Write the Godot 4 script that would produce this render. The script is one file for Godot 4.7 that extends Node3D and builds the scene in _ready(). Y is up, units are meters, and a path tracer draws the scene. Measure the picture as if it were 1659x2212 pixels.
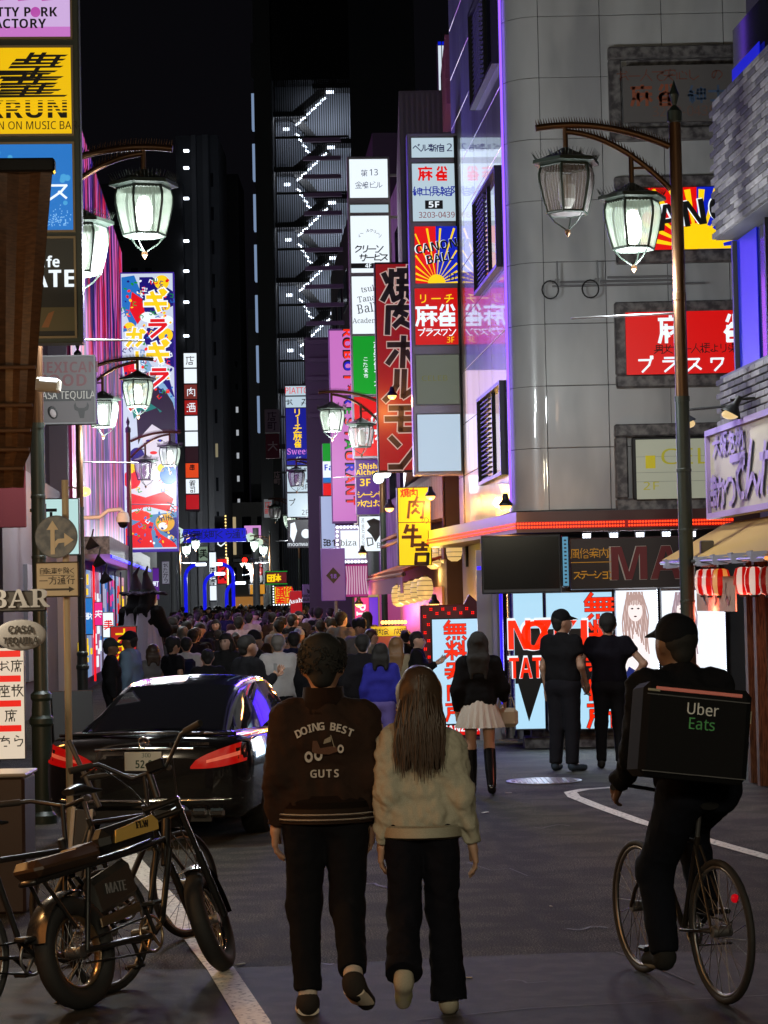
extends Node3D
# A night street of lit signs: the setting is laid out in metres from the camera's foot point. x right, y up, -z away.
const K := 4731.0  # focal length in picture units of a 1659 x 2212 frame (a 77 mm lens)
const EYE := 2.0
const TP := 0.03995
const ROLL := 0.021
const STREET := 3.9
const LAMP := 0.58  # how strong all lamps are against the signs' faces
const S := 2.49  # metres per step of distance
var cp := 1.0 / sqrt(1.0 + TP * TP)
var sp := TP / sqrt(1.0 + TP * TP)
var used := {}
var M := {}
var rng := RandomNumberGenerator.new()

func ray(px: float, py: float) -> Vector3:
	var u := (px - 829.5) / K
	var w := -(py - 1106.0) / K
	var x := u + w * ROLL
	var y := w - u * ROLL
	return Vector3(x, y * cp + sp, -(cp - y * sp))
# the place seen at (px, py) of the picture, dd steps ahead
func P(px: float, py: float, dd: float) -> Vector3:
	var r := ray(px, py)
	return Vector3(0, EYE, 0) + r * (dd * S / -r.z)
func WX(px: float, dd: float, py := 1380.0) -> float:
	return P(px, py, dd).x
func ground(x: float, z: float) -> float:
	var dd := -z
	return -0.13 * smoothstep(13.0, 21.0, dd) * (1.0 - smoothstep(45.0, 110.0, dd)) * (1.0 - smoothstep(-2.2 - 0.06 * maxf(0.0, dd - 30.0), 1.4 - 0.06 * maxf(0.0, dd - 30.0), x))
func on_ground(x: float, dd: float) -> Vector3:
	return Vector3(x, ground(x, -dd * S), -dd * S)
func gp(px: float, py: float) -> Vector2:  # the spot of level ground seen at (px, py): (x, distance)
	var r := ray(px, py)
	var t := -EYE / r.y
	return Vector2(r.x * t, -r.z * t)

class MB:
	var v := PackedVector3Array()
	var n := PackedVector3Array()
	var uv := PackedVector2Array()
	var xf := Transform3D.IDENTITY
	func tri(a: Vector3, b: Vector3, c: Vector3):
		a = xf * a; b = xf * b; c = xf * c
		var nn := (c - a).cross(b - a).normalized()
		v.append(a); v.append(b); v.append(c)
		n.append(nn); n.append(nn); n.append(nn)
		uv.append(Vector2.ZERO); uv.append(Vector2.ZERO); uv.append(Vector2.ZERO)
	func quad(a: Vector3, b: Vector3, c: Vector3, d: Vector3):  # clockwise seen from the front
		tri(a, b, c); tri(a, c, d)
	func tri_n(a: Vector3, b: Vector3, c: Vector3, na: Vector3, nb: Vector3, nc: Vector3):
		if (c - a).cross(b - a).dot(na + nb + nc) < 0.0:
			var sw := b; b = c; c = sw
			sw = nb; nb = nc; nc = sw
		v.append(xf * a); v.append(xf * b); v.append(xf * c)
		n.append((xf.basis * na).normalized()); n.append((xf.basis * nb).normalized()); n.append((xf.basis * nc).normalized())
		uv.append(Vector2.ZERO); uv.append(Vector2.ZERO); uv.append(Vector2.ZERO)
	func uvquad(a: Vector3, b: Vector3, c: Vector3, d: Vector3):  # a top left, b top right, c bottom right, d bottom left
		quad(a, b, c, d)
		var k := uv.size()
		var q := [Vector2(0, 0), Vector2(1, 0), Vector2(1, 1), Vector2(0, 0), Vector2(1, 1), Vector2(0, 1)]
		for i in 6: uv[k - 6 + i] = q[i]
	func box(c: Vector3, s: Vector3, bas := Basis.IDENTITY):
		var h := s * 0.5
		var p := []
		for i in 8:
			p.append(c + bas * Vector3(h.x if i & 1 else -h.x, h.y if i & 2 else -h.y, h.z if i & 4 else -h.z))
		quad(p[6], p[7], p[5], p[4]); quad(p[3], p[2], p[0], p[1]); quad(p[2], p[6], p[4], p[0])
		quad(p[7], p[3], p[1], p[5]); quad(p[2], p[3], p[7], p[6]); quad(p[4], p[5], p[1], p[0])
	func bev(c: Vector3, s: Vector3, b: float, bas := Basis.IDENTITY):  # a box with chamfered edges
		var h := s * 0.5
		b = minf(b, minf(h.x, minf(h.y, h.z)) * 0.9)
		var q := func(x, y, z): return c + bas * Vector3(x, y, z)
		for ax in 3:
			var u := (ax + 1) % 3
			var w := (ax + 2) % 3
			for sg in [-1.0, 1.0]:
				var f := []
				for k in [[-1, -1], [1, -1], [1, 1], [-1, 1]]:
					var e := Vector3.ZERO
					e[ax] = sg * h[ax]; e[u] = k[0] * (h[u] - b); e[w] = k[1] * (h[w] - b)
					f.append(c + bas * e)
				if sg > 0: quad(f[3], f[2], f[1], f[0])
				else: quad(f[0], f[1], f[2], f[3])
			for su in [-1.0, 1.0]:
				for sw in [-1.0, 1.0]:
					var f2 := []
					for k in [[-1, 0], [1, 0], [1, 1], [-1, 1]]:
						var e := Vector3.ZERO
						e[ax] = k[0] * (h[ax] - b)
						e[u] = su * (h[u] if k[1] == 0 else h[u] - b)
						e[w] = sw * (h[w] - b if k[1] == 0 else h[w])
						f2.append(c + bas * e)
					if su * sw > 0: quad(f2[0], f2[1], f2[2], f2[3])
					else: quad(f2[3], f2[2], f2[1], f2[0])
		for i in 8:
			var s3 := Vector3(1 if i & 1 else -1, 1 if i & 2 else -1, 1 if i & 4 else -1)
			var a = c + bas * (s3 * Vector3(h.x, h.y - b, h.z - b))
			var d = c + bas * (s3 * Vector3(h.x - b, h.y, h.z - b))
			var e2 = c + bas * (s3 * Vector3(h.x - b, h.y - b, h.z))
			if s3.x * s3.y * s3.z > 0: tri(a, e2, d)
			else: tri(a, d, e2)
	func tube(pts: Array, rad, seg := 8, capped := true, flat := 1.0):
		var rings := []
		var nrm := []
		var up := Vector3.UP
		for i in pts.size():
			var t: Vector3 = (pts[mini(i + 1, pts.size() - 1)] - pts[maxi(i - 1, 0)]).normalized()
			if absf(t.dot(up)) > 0.95 and i == 0: up = Vector3.RIGHT
			var a := t.cross(up).normalized()
			if a.length() < 0.5: a = t.cross(Vector3.RIGHT).normalized()
			var b := a.cross(t).normalized()
			up = b
			var r: float = rad[i] if rad is Array else rad
			var ring := []
			var rn := []
			for k in seg:
				var g := TAU * k / seg
				rn.append(a * cos(g) + b * sin(g))
				ring.append(pts[i] + a * cos(g) * r + b * sin(g) * r * flat)
			rings.append(ring); nrm.append(rn)
		for i in pts.size() - 1:
			for k in seg:
				var m := (k + 1) % seg
				tri_n(rings[i][k], rings[i + 1][k], rings[i + 1][m], nrm[i][k], nrm[i + 1][k], nrm[i + 1][m])
				tri_n(rings[i][k], rings[i + 1][m], rings[i][m], nrm[i][k], nrm[i + 1][m], nrm[i][m])
		if capped:
			for k in range(1, seg - 1):
				tri(rings[0][0], rings[0][k], rings[0][k + 1])
				tri(rings[-1][0], rings[-1][k + 1], rings[-1][k])
	func rod(a: Vector3, b: Vector3, r: float, seg := 8, r2 := -1.0):
		tube([a, b], [r, r if r2 < 0 else r2], seg)
	func lathe(prof: Array, seg := 16, c := Vector3.ZERO, bas := Basis.IDENTITY, arc := TAU):  # profile of Vector2(radius, height)
		for i in prof.size() - 1:
			var d: Vector2 = prof[i + 1] - prof[i]
			var pn := Vector2(d.y, -d.x).normalized()
			for k in seg:
				var a := arc * k / seg
				var b := arc * (k + 1) / seg
				var f := func(p, g): return c + bas * Vector3(p.x * cos(g), p.y, p.x * sin(g))
				var na := bas * Vector3(pn.x * cos(a), pn.y, pn.x * sin(a))
				var nb := bas * Vector3(pn.x * cos(b), pn.y, pn.x * sin(b))
				tri_n(f.call(prof[i], a), f.call(prof[i + 1], a), f.call(prof[i + 1], b), na, na, nb)
				tri_n(f.call(prof[i], a), f.call(prof[i + 1], b), f.call(prof[i], b), na, nb, nb)
	func ball(c: Vector3, r: Vector3, seg := 10, bas := Basis.IDENTITY):
		var rows := maxi(4, seg / 2 + 1)
		var f := func(i, k):
			var t = PI * i / rows
			var g = TAU * k / seg
			return Vector3(sin(t) * cos(g), cos(t), sin(t) * sin(g))
		for i in rows:
			for k in seg:
				var q := [f.call(i, k), f.call(i, k + 1), f.call(i + 1, k + 1), f.call(i + 1, k)]
				var p := []
				var m := []
				for e in q:
					p.append(c + bas * (e * r)); m.append((bas * (e / r)).normalized())
				if i > 0: tri_n(p[0], p[1], p[2], m[0], m[1], m[2])
				if i < rows - 1: tri_n(p[0], p[2], p[3], m[0], m[2], m[3])
	func poly(pts: PackedVector2Array, z: float, off := Vector2.ZERO):  # a flat shape facing +z
		var id := Geometry2D.triangulate_polygon(pts)
		for i in range(0, id.size(), 3):
			var t := [pts[id[i]] + off, pts[id[i + 1]] + off, pts[id[i + 2]] + off]
			if (t[1] - t[0]).cross(t[2] - t[0]) > 0: t = [t[0], t[2], t[1]]
			tri(Vector3(t[0].x, t[0].y, z), Vector3(t[1].x, t[1].y, z), Vector3(t[2].x, t[2].y, z))
	func prism(pts: PackedVector2Array, z0: float, z1: float):  # a flat shape with thickness from z0 to z1 (front)
		poly(pts, z1)
		var id := Geometry2D.triangulate_polygon(pts)
		for i in range(0, id.size(), 3):
			var t := [pts[id[i]], pts[id[i + 1]], pts[id[i + 2]]]
			if (t[1] - t[0]).cross(t[2] - t[0]) < 0: t = [t[0], t[2], t[1]]
			tri(Vector3(t[0].x, t[0].y, z0), Vector3(t[1].x, t[1].y, z0), Vector3(t[2].x, t[2].y, z0))
		for i in pts.size():
			var a := pts[i]
			var b := pts[(i + 1) % pts.size()]
			quad(Vector3(a.x, a.y, z1), Vector3(b.x, b.y, z1), Vector3(b.x, b.y, z0), Vector3(a.x, a.y, z0))
	func stroke(pts: Array, w: float, z: float):  # a flat brush line facing +z
		for i in pts.size() - 1:
			var a: Vector2 = pts[i]
			var b: Vector2 = pts[i + 1]
			var d := (b - a).normalized() * w * 0.5
			var s := Vector2(-d.y, d.x)
			a -= d * 0.7; b += d * 0.7
			quad(Vector3(a.x + s.x, a.y + s.y, z), Vector3(b.x + s.x, b.y + s.y, z), Vector3(b.x - s.x, b.y - s.y, z), Vector3(a.x - s.x, a.y - s.y, z))
	func sheet(r: Array, closed := false):  # a smooth surface through rows of points
		var nr := r.size()
		var nc: int = r[0].size()
		var nm := []
		for i in nr:
			var row := []
			for k in nc:
				var du: Vector3 = r[mini(i + 1, nr - 1)][k] - r[maxi(i - 1, 0)][k]
				var dv: Vector3 = r[i][(k + 1) % nc if closed else mini(k + 1, nc - 1)] - r[i][(k - 1 + nc) % nc if closed else maxi(k - 1, 0)]
				row.append(du.cross(dv).normalized())
			nm.append(row)
		for i in nr - 1:
			for k in (nc if closed else nc - 1):
				var m := (k + 1) % nc
				for t in [[[i, k], [i + 1, k], [i + 1, m]], [[i, k], [i + 1, m], [i, m]]]:
					tri_n(r[t[0][0]][t[0][1]], r[t[1][0]][t[1][1]], r[t[2][0]][t[2][1]], nm[t[0][0]][t[0][1]], nm[t[1][0]][t[1][1]], nm[t[2][0]][t[2][1]])
	func ring(c: Vector3, r: float, w: float, ax: Vector3, seg := 28, tseg := 8, flat := 1.0):  # a torus about the axis ax
		var pts := []
		var a := ax.cross(Vector3.UP if absf(ax.y) < 0.9 else Vector3.RIGHT).normalized()
		var b := ax.cross(a).normalized()
		var rows := []
		for i in seg + 1:
			var g := TAU * i / seg
			var d := a * cos(g) + b * sin(g)
			var row := []
			for k in tseg:
				var h := TAU * k / tseg
				row.append(c + d * (r + w * cos(h)) + ax * w * flat * sin(h))
			rows.append(row)
		sheet(rows, true)
	func mesh() -> ArrayMesh:
		var m := ArrayMesh.new()
		if v.is_empty(): return m
		var a := []
		a.resize(Mesh.ARRAY_MAX)
		a[Mesh.ARRAY_VERTEX] = v; a[Mesh.ARRAY_NORMAL] = n; a[Mesh.ARRAY_TEX_UV] = uv
		m.add_surface_from_arrays(Mesh.PRIMITIVE_TRIANGLES, a)
		return m

func numbered(base: String) -> String:
	if not used.has(base):
		used[base] = 0
		return base
	used[base] += 1
	return "%s_%03d" % [base, used[base]]
func thing(called: String, label: String, category: String, at := Vector3.ZERO, turn := 0.0, group := "") -> Node3D:
	var o := Node3D.new()
	o.name = numbered(called)
	add_child(o)
	o.position = at
	o.rotation_degrees.y = turn
	o.set_meta("label", label); o.set_meta("category", category)
	if group: o.set_meta("group", group)
	return o
func part(parent: Node, called: String, m, material: Material, at := Vector3.ZERO, label := "") -> MeshInstance3D:
	var o := MeshInstance3D.new()
	o.name = called
	o.mesh = m.mesh() if m is MB else m
	o.material_override = null
	for i in o.mesh.get_surface_count(): o.set_surface_override_material(i, material)
	parent.add_child(o, true)
	o.position = at
	if label: o.set_meta("label", label)
	return o
func solo(called: String, label: String, category: String, m, material: Material, at := Vector3.ZERO, group := "") -> MeshInstance3D:
	var o := part(self, numbered(called), m, material, at)
	o.set_meta("label", label); o.set_meta("category", category)
	if group: o.set_meta("group", group)
	return o
func struct(called: String, m, material: Material, at := Vector3.ZERO) -> MeshInstance3D:
	var o := part(self, numbered(called), m, material, at)
	o.set_meta("kind", "structure")
	return o
func copy(o: Node3D, at: Vector3, turn: float, label := "", group := "") -> Node3D:
	var c: Node3D = o.duplicate()
	var b := String(o.name)
	if used.has(b) == false and b.length() > 4 and b[-4] == "_": b = b.substr(0, b.length() - 4)
	c.name = numbered(b)
	add_child(c)
	c.position = at; c.rotation_degrees.y = turn
	if label: c.set_meta("label", label)
	if group: c.set_meta("group", group)
	return c

# materials: base colours are real-world linear values
func lin(r: float, g: float, b: float) -> Color:
	return Color(r, g, b).linear_to_srgb()
func mat(c: Color, rough := 0.7, metal := 0.0, spec := 0.5) -> StandardMaterial3D:
	var m := StandardMaterial3D.new()
	m.albedo_color = c; m.roughness = rough; m.metallic = metal; m.metallic_specular = spec
	return m
func emi(c: Color, e := 1.0, base := Color(-1, 0, 0)) -> StandardMaterial3D:
	var m := mat(base if base.r >= 0.0 else Color(c.r * 0.3, c.g * 0.3, c.b * 0.3), 0.4)
	m.emission_enabled = true; m.emission = c; m.emission_energy_multiplier = e
	return m
func noise_tex(size: int, freq: float, cols: Array, offs: Array, seed_ := 1, kind := FastNoiseLite.TYPE_SIMPLEX_SMOOTH, oct := 4) -> NoiseTexture2D:
	var f := FastNoiseLite.new()
	f.noise_type = kind; f.frequency = freq; f.seed = seed_; f.fractal_octaves = oct
	var t := NoiseTexture2D.new()
	t.width = size; t.height = size; t.seamless = true; t.noise = f
	var g := Gradient.new()
	g.offsets = PackedFloat32Array(offs); g.colors = PackedColorArray(cols)
	t.color_ramp = g
	return t
func bump_tex(size: int, freq: float, seed_ := 1, strength := 6.0) -> NoiseTexture2D:
	var f := FastNoiseLite.new()
	f.frequency = freq; f.seed = seed_; f.fractal_octaves = 4
	var t := NoiseTexture2D.new()
	t.width = size; t.height = size; t.seamless = true; t.noise = f; t.as_normal_map = true; t.bump_strength = strength
	return t
func area(parent: Node, at: Vector3, size: Vector2, c: Color, e: float, turn := Vector3.ZERO) -> void:  # shines along local +z of the sign
	var l := AreaLight3D.new()
	l.name = "sign_light"
	l.area_size = size; l.light_color = c; l.light_energy = e * LAMP; l.shadow_enabled = true
	l.area_range = 60.0
	parent.add_child(l, true)
	l.position = at
	l.rotation_degrees = Vector3(turn.x, turn.y + 180.0, turn.z)
func omni(parent: Node, at: Vector3, c: Color, e: float, size := 0.1) -> void:
	var l := OmniLight3D.new()
	l.name = "lamp_light"
	l.light_color = c; l.light_energy = e * LAMP; l.light_size = size; l.omni_range = 60.0; l.omni_attenuation = 2.0; l.shadow_enabled = true
	parent.add_child(l, true)
	l.position = at
# Brush strokes of the characters on the signs: each group is one stroke, each pair of digits a point (x right, y down) on a 10 by 10 field.
var glyphs := {
	"ベ": "053298 6172 7081", "ル": "31352709 51588695", "ビ": "7324 21288898 7081 8191", "ク": "3114 32827529", "リ": "2125 71766839", "ー": "0595", "｜": "5159", "ン": "1133 19497592", "サ": "0393 2126 71766949",
	"ス": "12826519 5598", "ホ": "1393 5159 3518 6588", "モ": "1282 0595 42488898", "プ": "12827539 80909181", "ラ": "2181 13937529", "ワ": "1214 12827539", "ギ": "1373 0696 3169 7082 8091", "ガ": "03737759 403509 7182 8192",
	"ズ": "12726519 5598 7081 8191", "シ": "1122 0425 18486693", "ャ": "1474 7465 3149", "チ": "7122 0595 525629", "テ": "2181 0494 545729", "ョ": "2282 8289 2989 2585", "キ": "1383 0696 4059", "ピ": "7324 21288898 80909181", "コ": "1282 8289 1989", "ト": "3139 3577",
	"す": "0393 515739 54343656", "の": "523728171523427294967869", "お": "0373 31382746758798 7182", "く": "711579", "を": "1282 411556 8434 3849 89", "よ": "5158281736 5383 5788", "し": "21275996", "で": "029245476989 7384 8393", "ん": "400946567996", "か": "0363685949 3109 7295", "つ": "04327294976949", "っ": "25547576588",
	"た": "0262 3109 5484 485998", "ば": "1119 4393 717848 7868 7081 8191", "こ": "2282 16289898", "み": "1151 511809 0646 9667 7179", "り": "2125 71766839", "が": "0353685949 3109 6385 7182 8192", "な": "0242 3107 6082 64675746 8899", "ら": "3152 23255484866949", "ち": "0383 4125 25648587 6949", "あ": "1282 4147 617428174489 8979", "に": "1119 4383 37488898", "も": "1272 0565 41488885",
	"一": "0595", "麻": "5051 0191 111609 2444 3339 3526 3547 5494 7379 7556 7597", "雀": "5053 3022 7082 4316 2529 6469 2484 2686 2787 2989", "新": "3031 0151 1222 4232 0353 0656 3439 3618 3658 9162 626659 6494 8489", "宿": "5051 1312 1292 9293 2306 1519 3494 6445 4549 4595 9599 4797 4999",
	"紳": "2013 1323 3305 0545 2529 1618 3638 5292 5257 9297 5797 5494 7179", "士": "0393 5058 1888", "倶": "2004 1319 4080 4046 8086 4282 4484 2696 5739 7799", "楽": "4161 4144 6164 4464 4262 5041 1223 0415 8273 7495 0696 5459 5619 5699", "部": "3031 0252 1314 4334 0555 1757 1719 5759 1959 6069 609073956786",
	"第": "2012 1141 6052 6191 1383 8385 1585 1517 1787 8789 5359 5629", "金": "5003 5093 3363 1585 5358 2638 7668 0999", "嶋": "2126 0306 0636 3336 6051 4148 4181 8184 4384 4484 4686 8689 4939 5759 6769", "焼": "2125 2509 2639 0214 4232 4191 7073 4494 5255 8285 4696 565839 76788998", "肉": "1219 1292 929989 5034 4364 5537 5677",
	"料": "1123 5133 0555 3039 3508 3557 6173 6375 5696 8089", "無": "2003 1292 0494 0696 2226 4246 6266 8286 2819 4849 6869 8899", "案": "5051 1112 1191 9192 0494 423557 7326 0696 5659 5618 5698", "内": "1219 1292 929989 5053 5337 5377", "所": "0151 1353 5355 1555 131609 9162 626759 6494 8489",
	"歌": "0050 1232 1214 3234 1434 4044 0555 1737 1719 3739 1939 4549 7062 6292 9284 7449 7499", "舞": "2002 1181 0393 0595 2125 4145 6165 8185 2617 2746 4609 7679 5696 5898", "伎": "2004 1319 6054 3292 4585 8539 4599", "市": "5051 0292 5259 2428 2484 848878", "場": "0333 2027 0736 4080 4044 8084 4282 4484 3595 4638 469689 6649",
	"団": "1119 1191 9199 1999 2484 626758 3546", "体": "2004 1319 3393 6069 6337 6397 4777", "風": "111709 1181 81878999 3262 3474 3436 7476 3676 5258 2878", "大": "0393 5054 5409 5499", "阪": "1019 104023454627 505749 5090 5383 8359 5489", "名": "4014 2282 8209 3344 4585 4549 8589 4989", "物": "1012 0242 2029 0645 6043 5292 929979 7246 8248",
	"串": "2181 2123 8183 2383 1585 1518 8588 1888 5059", "牛": "2013 2272 0595 5059", "吉": "1191 5053 2373 2585 2529 8589 2989", "自": "5041 2181 2129 8189 2484 2686 2989", "転": "0141 2029 0343 0306 4346 0646 0848 5282 4595 6548 4888 7799", "車": "1191 5059 2383 2327 8387 2585 2787 0898",
	"除": "1019 104023454627 7043 7094 5484 4696 7379 5748 8799", "方": "5051 0292 424619 4484 848969", "通": "1122 0424 2427 2708 0999 4080 8062 4347 4383 8388 4585 4777 6368", "行": "3003 3316 2429 5181 4494 747969", "男": "2181 2125 8185 2383 2585 5155 0686 868979 4609", "女": "3036 3699 7146 4609 0393", "人": "5044 4409 5499", "様": "2029 0343 2507 2538 4292 4494 4090 6059 6849 6899",
	"水": "5058 0333 3308 9264 5498", "俗": "2004 1319 5133 7183 6335 6395 4787 4749 8789 4989", "食": "5003 5093 3474 3439 7477 3575 3777 3859 5799", "放": "2021 0252 1209 3436 3658 6051 5292 8249 5499", "題": "1141 1114 4144 1444 0555 2529 0899 6191 5353 9353 5357 9397 5797", "座": "5051 0191 111709 3224 3246 7264 7286 5259 3676 2999", "敷": "2021 0252 1214 1454 0454 5054 2029 6051 5292 8249 5499", "席": "5051 0191 111709 2383 4246 6266 4666 3757 3739 7779 5659",
	"店": "5051 0191 111709 5255 5585 3777 3739 7779 3979", "町": "0141 0107 4147 0747 2127 0444 5191 717969", "桜": "2029 0343 2507 2538 5062 7073 9082 4595 644789 8448", "安": "5051 1112 1191 9192 0595 424679 7436 3609", "心": "1318 33388898 86 5263 8395", "美": "3041 7061 1181 1383 0595 5055 0797 5619 5699", "寿": "1191 0393 1585 5128 2848 7579 1787", "司": "1181 8189 7989 2363 2656 2629 5659 2959",
	"酒": "1122 0424 0919 3090 3339 9399 5055 7075 3696 3999 3393", "居": "1181 1183 1383 111709 2585 5358 3878 3799", "屋": "1181 1183 1383 111709 2585 4567 2777 5759 1999",
}
func _pts(s: String) -> Array:
	var a := []
	for i in range(0, s.length() - 1, 2):
		a.append(Vector2(int(s[i]) / 9.0, 1.0 - int(s[i + 1]) / 9.0))
	return a
# one character in a field of size w by h whose lower left corner is at o
func glyph(mb: MB, ch: String, o: Vector2, w: float, h: float, bold: float, z: float, slant := 0.0) -> void:
	for s in glyphs.get(ch, "").split(" ", false):
		var q := []
		for p in _pts(s): q.append(o + Vector2((p.x + slant * (p.y - 0.5)) * w, p.y * h))
		mb.stroke(q, bold, z)
func kanji(parent: Node, text: String, cx: float, cy: float, size: float, material: Material, z := 0.006, vertical := false, bold := 0.11, pitch := 1.16, wide := 1.0, slant := 0.0, called := "lettering") -> MeshInstance3D:
	var mb := MB.new()
	var n := text.length()
	var i := 0
	for ch in text:
		var k := (i - (n - 1) / 2.0) * size * pitch
		var o := Vector2(cx - size * wide * 0.5, cy - k - size * 0.5) if vertical else Vector2(cx + k * wide - size * wide * 0.5, cy - size * 0.5)
		glyph(mb, "｜" if vertical and ch == "ー" else ch, o, size * wide, size, size * bold, z + 0.0002 * (i % 2), slant)
		i += 1
	if mb.v.is_empty(): return null
	return part(parent, called, mb, material)
# the same with a broad outline behind
func kanji2(parent: Node, text: String, cx: float, cy: float, size: float, material: Material, edge: Material, z := 0.006, vertical := false, bold := 0.12, pitch := 1.16, wide := 1.0, slant := 0.0, rim := 0.09) -> void:
	kanji(parent, text, cx, cy, size, edge, z, vertical, bold + rim, pitch, wide, slant, "lettering_outline")
	kanji(parent, text, cx, cy, size, material, z + 0.003, vertical, bold, pitch, wide, slant)
var fonts := {}
func latin(parent: Node, text: String, cx: float, cy: float, size: float, material: Material, z := 0.006, bold := true, family := "Droid Sans", stretch := 1.0, turn := 0.0, depth := 0.004, called := "lettering") -> MeshInstance3D:
	var key := family + str(bold)
	if not fonts.has(key):
		var f := SystemFont.new()
		f.font_names = PackedStringArray([family]); f.font_weight = 700 if bold else 400
		fonts[key] = f
	var t := TextMesh.new()
	t.font = fonts[key]; t.text = text; t.font_size = 32; t.pixel_size = size / 23.0; t.depth = depth; t.curve_step = 2.0
	var o := MeshInstance3D.new()
	o.name = called; o.mesh = t
	o.set_surface_override_material(0, material)
	t.material = material
	parent.add_child(o, true)
	o.position = Vector3(cx, cy + size * 0.5, z)
	o.scale = Vector3(stretch, 1, 1)
	o.rotation_degrees.z = turn
	return o
func materials() -> void:
	M.black = mat(lin(0.012, 0.012, 0.013), 0.5)
	M.blackgloss = mat(lin(0.008, 0.008, 0.009), 0.12)
	M.darkmetal = mat(lin(0.03, 0.03, 0.032), 0.45, 0.6)
	M.steel = mat(lin(0.28, 0.28, 0.29), 0.4, 0.9)
	M.chrome = mat(lin(0.7, 0.7, 0.7), 0.12, 1.0)
	M.green = mat(lin(0.022, 0.034, 0.026), 0.42)
	M.bronze = mat(lin(0.11, 0.055, 0.025), 0.4, 0.75)
	M.white = mat(lin(0.7, 0.7, 0.7), 0.5)
	M.offwhite = mat(lin(0.5, 0.48, 0.44), 0.6)
	M.grey = mat(lin(0.2, 0.2, 0.21), 0.6)
	M.dkgrey = mat(lin(0.06, 0.06, 0.065), 0.6)
	M.rubber = mat(lin(0.014, 0.013, 0.013), 0.75)
	M.red = mat(lin(0.45, 0.02, 0.02), 0.5)
	M.wood = mat(lin(0.16, 0.085, 0.04), 0.7)
	M.wood.albedo_texture = noise_tex(256, 0.02, [Color(0.55, 0.5, 0.45), Color(1, 1, 1), Color(0.7, 0.62, 0.55)], [0.2, 0.5, 0.8], 5)
	M.wood.uv1_triplanar = true; M.wood.uv1_scale = Vector3(4, 0.5, 4)
	M.brown = mat(lin(0.07, 0.035, 0.018), 0.8)
	# asphalt: coarse tone patches under a fine stone grain, with relief
	M.asphalt = mat(Color(1, 0.985, 0.93), 0.85, 0.0, 0.3)
	M.asphalt.albedo_texture = noise_tex(1024, 0.11, [lin(0.012, 0.0118, 0.0108), lin(0.024, 0.0232, 0.021), lin(0.042, 0.0405, 0.036), lin(0.22, 0.21, 0.19)], [0.36, 0.49, 0.58, 0.74], 3, FastNoiseLite.TYPE_SIMPLEX_SMOOTH, 2)
	M.asphalt.uv1_triplanar = true; M.asphalt.uv1_world_triplanar = true; M.asphalt.uv1_scale = Vector3(0.62, 0.62, 0.62)
	M.asphalt.detail_enabled = true; M.asphalt.detail_blend_mode = BaseMaterial3D.BLEND_MODE_MUL
	M.asphalt.detail_albedo = noise_tex(512, 0.005, [Color(0.7, 0.7, 0.7), Color(0.88, 0.88, 0.87), Color(1, 1, 0.98)], [0.3, 0.5, 0.7], 9)
	M.asphalt.normal_enabled = true; M.asphalt.normal_texture = bump_tex(1024, 0.3, 3, 4.0); M.asphalt.normal_scale = 0.35
	M.asphalt2 = M.asphalt.duplicate()
	M.asphalt2.albedo_color = Color(0.84, 0.82, 0.82); M.asphalt2.uv1_scale = Vector3(1.4, 1.4, 1.4); M.asphalt2.roughness = 0.7; M.asphalt2.normal_scale = 0.5
	M.paint = mat(Color(1, 1, 1), 0.7)
	M.paint.albedo_texture = noise_tex(512, 0.03, [lin(0.1, 0.098, 0.09), lin(0.42, 0.41, 0.36), lin(0.6, 0.59, 0.53), lin(0.68, 0.67, 0.6)], [0.16, 0.26, 0.4, 0.7], 21)
	M.paint.uv1_triplanar = true; M.paint.uv1_world_triplanar = true; M.paint.uv1_scale = Vector3(1.3, 1.3, 1.3)
	M.tile = mat(lin(0.54, 0.545, 0.56), 0.3)
	M.tile.clearcoat_enabled = true; M.tile.clearcoat = 0.9; M.tile.clearcoat_roughness = 0.03
	M.tile.detail_enabled = true; M.tile.detail_blend_mode = BaseMaterial3D.BLEND_MODE_MUL
	M.tile.detail_albedo = noise_tex(256, 0.01, [Color(0.85, 0.85, 0.86), Color(0.95, 0.95, 0.95), Color(1, 1, 1)], [0.2, 0.5, 0.75], 31)
	M.tile.uv1_triplanar = true; M.tile.uv1_world_triplanar = true; M.tile.uv1_scale = Vector3(0.4, 0.12, 0.4)
	M.stone = mat(Color(1, 1, 1), 0.4)
	M.stone.albedo_texture = noise_tex(256, 0.02, [lin(0.05, 0.045, 0.05), lin(0.13, 0.12, 0.125), lin(0.2, 0.19, 0.19)], [0.2, 0.5, 0.8], 41)
	M.stone.uv1_triplanar = true; M.stone.uv1_world_triplanar = true; M.stone.uv1_scale = Vector3(1.2, 1.2, 1.2)
	M.concrete = mat(Color(1, 1, 1), 0.8)
	M.concrete.albedo_texture = noise_tex(256, 0.012, [lin(0.14, 0.14, 0.145), lin(0.22, 0.22, 0.225), lin(0.28, 0.28, 0.28)], [0.25, 0.5, 0.75], 43)
	M.concrete.uv1_triplanar = true; M.concrete.uv1_world_triplanar = true; M.concrete.uv1_scale = Vector3(0.35, 0.2, 0.35)
	M.towerdark = mat(lin(0.035, 0.036, 0.042), 0.6)
	M.glassdark = mat(lin(0.01, 0.011, 0.014), 0.06)
	M.glassdark.metallic_specular = 0.8
	# lit lettering and panels
	M.lw = emi(Color(0.93, 0.97, 1.0), 1.05); M.lwarm = emi(Color(1.0, 0.93, 0.78), 1.0); M.lred = emi(Color(0.95, 0.03, 0.015), 0.85, Color(0.3, 0, 0)); M.lyel = emi(Color(1.0, 0.83, 0.02), 1.0, Color(0.4, 0.3, 0))
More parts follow.
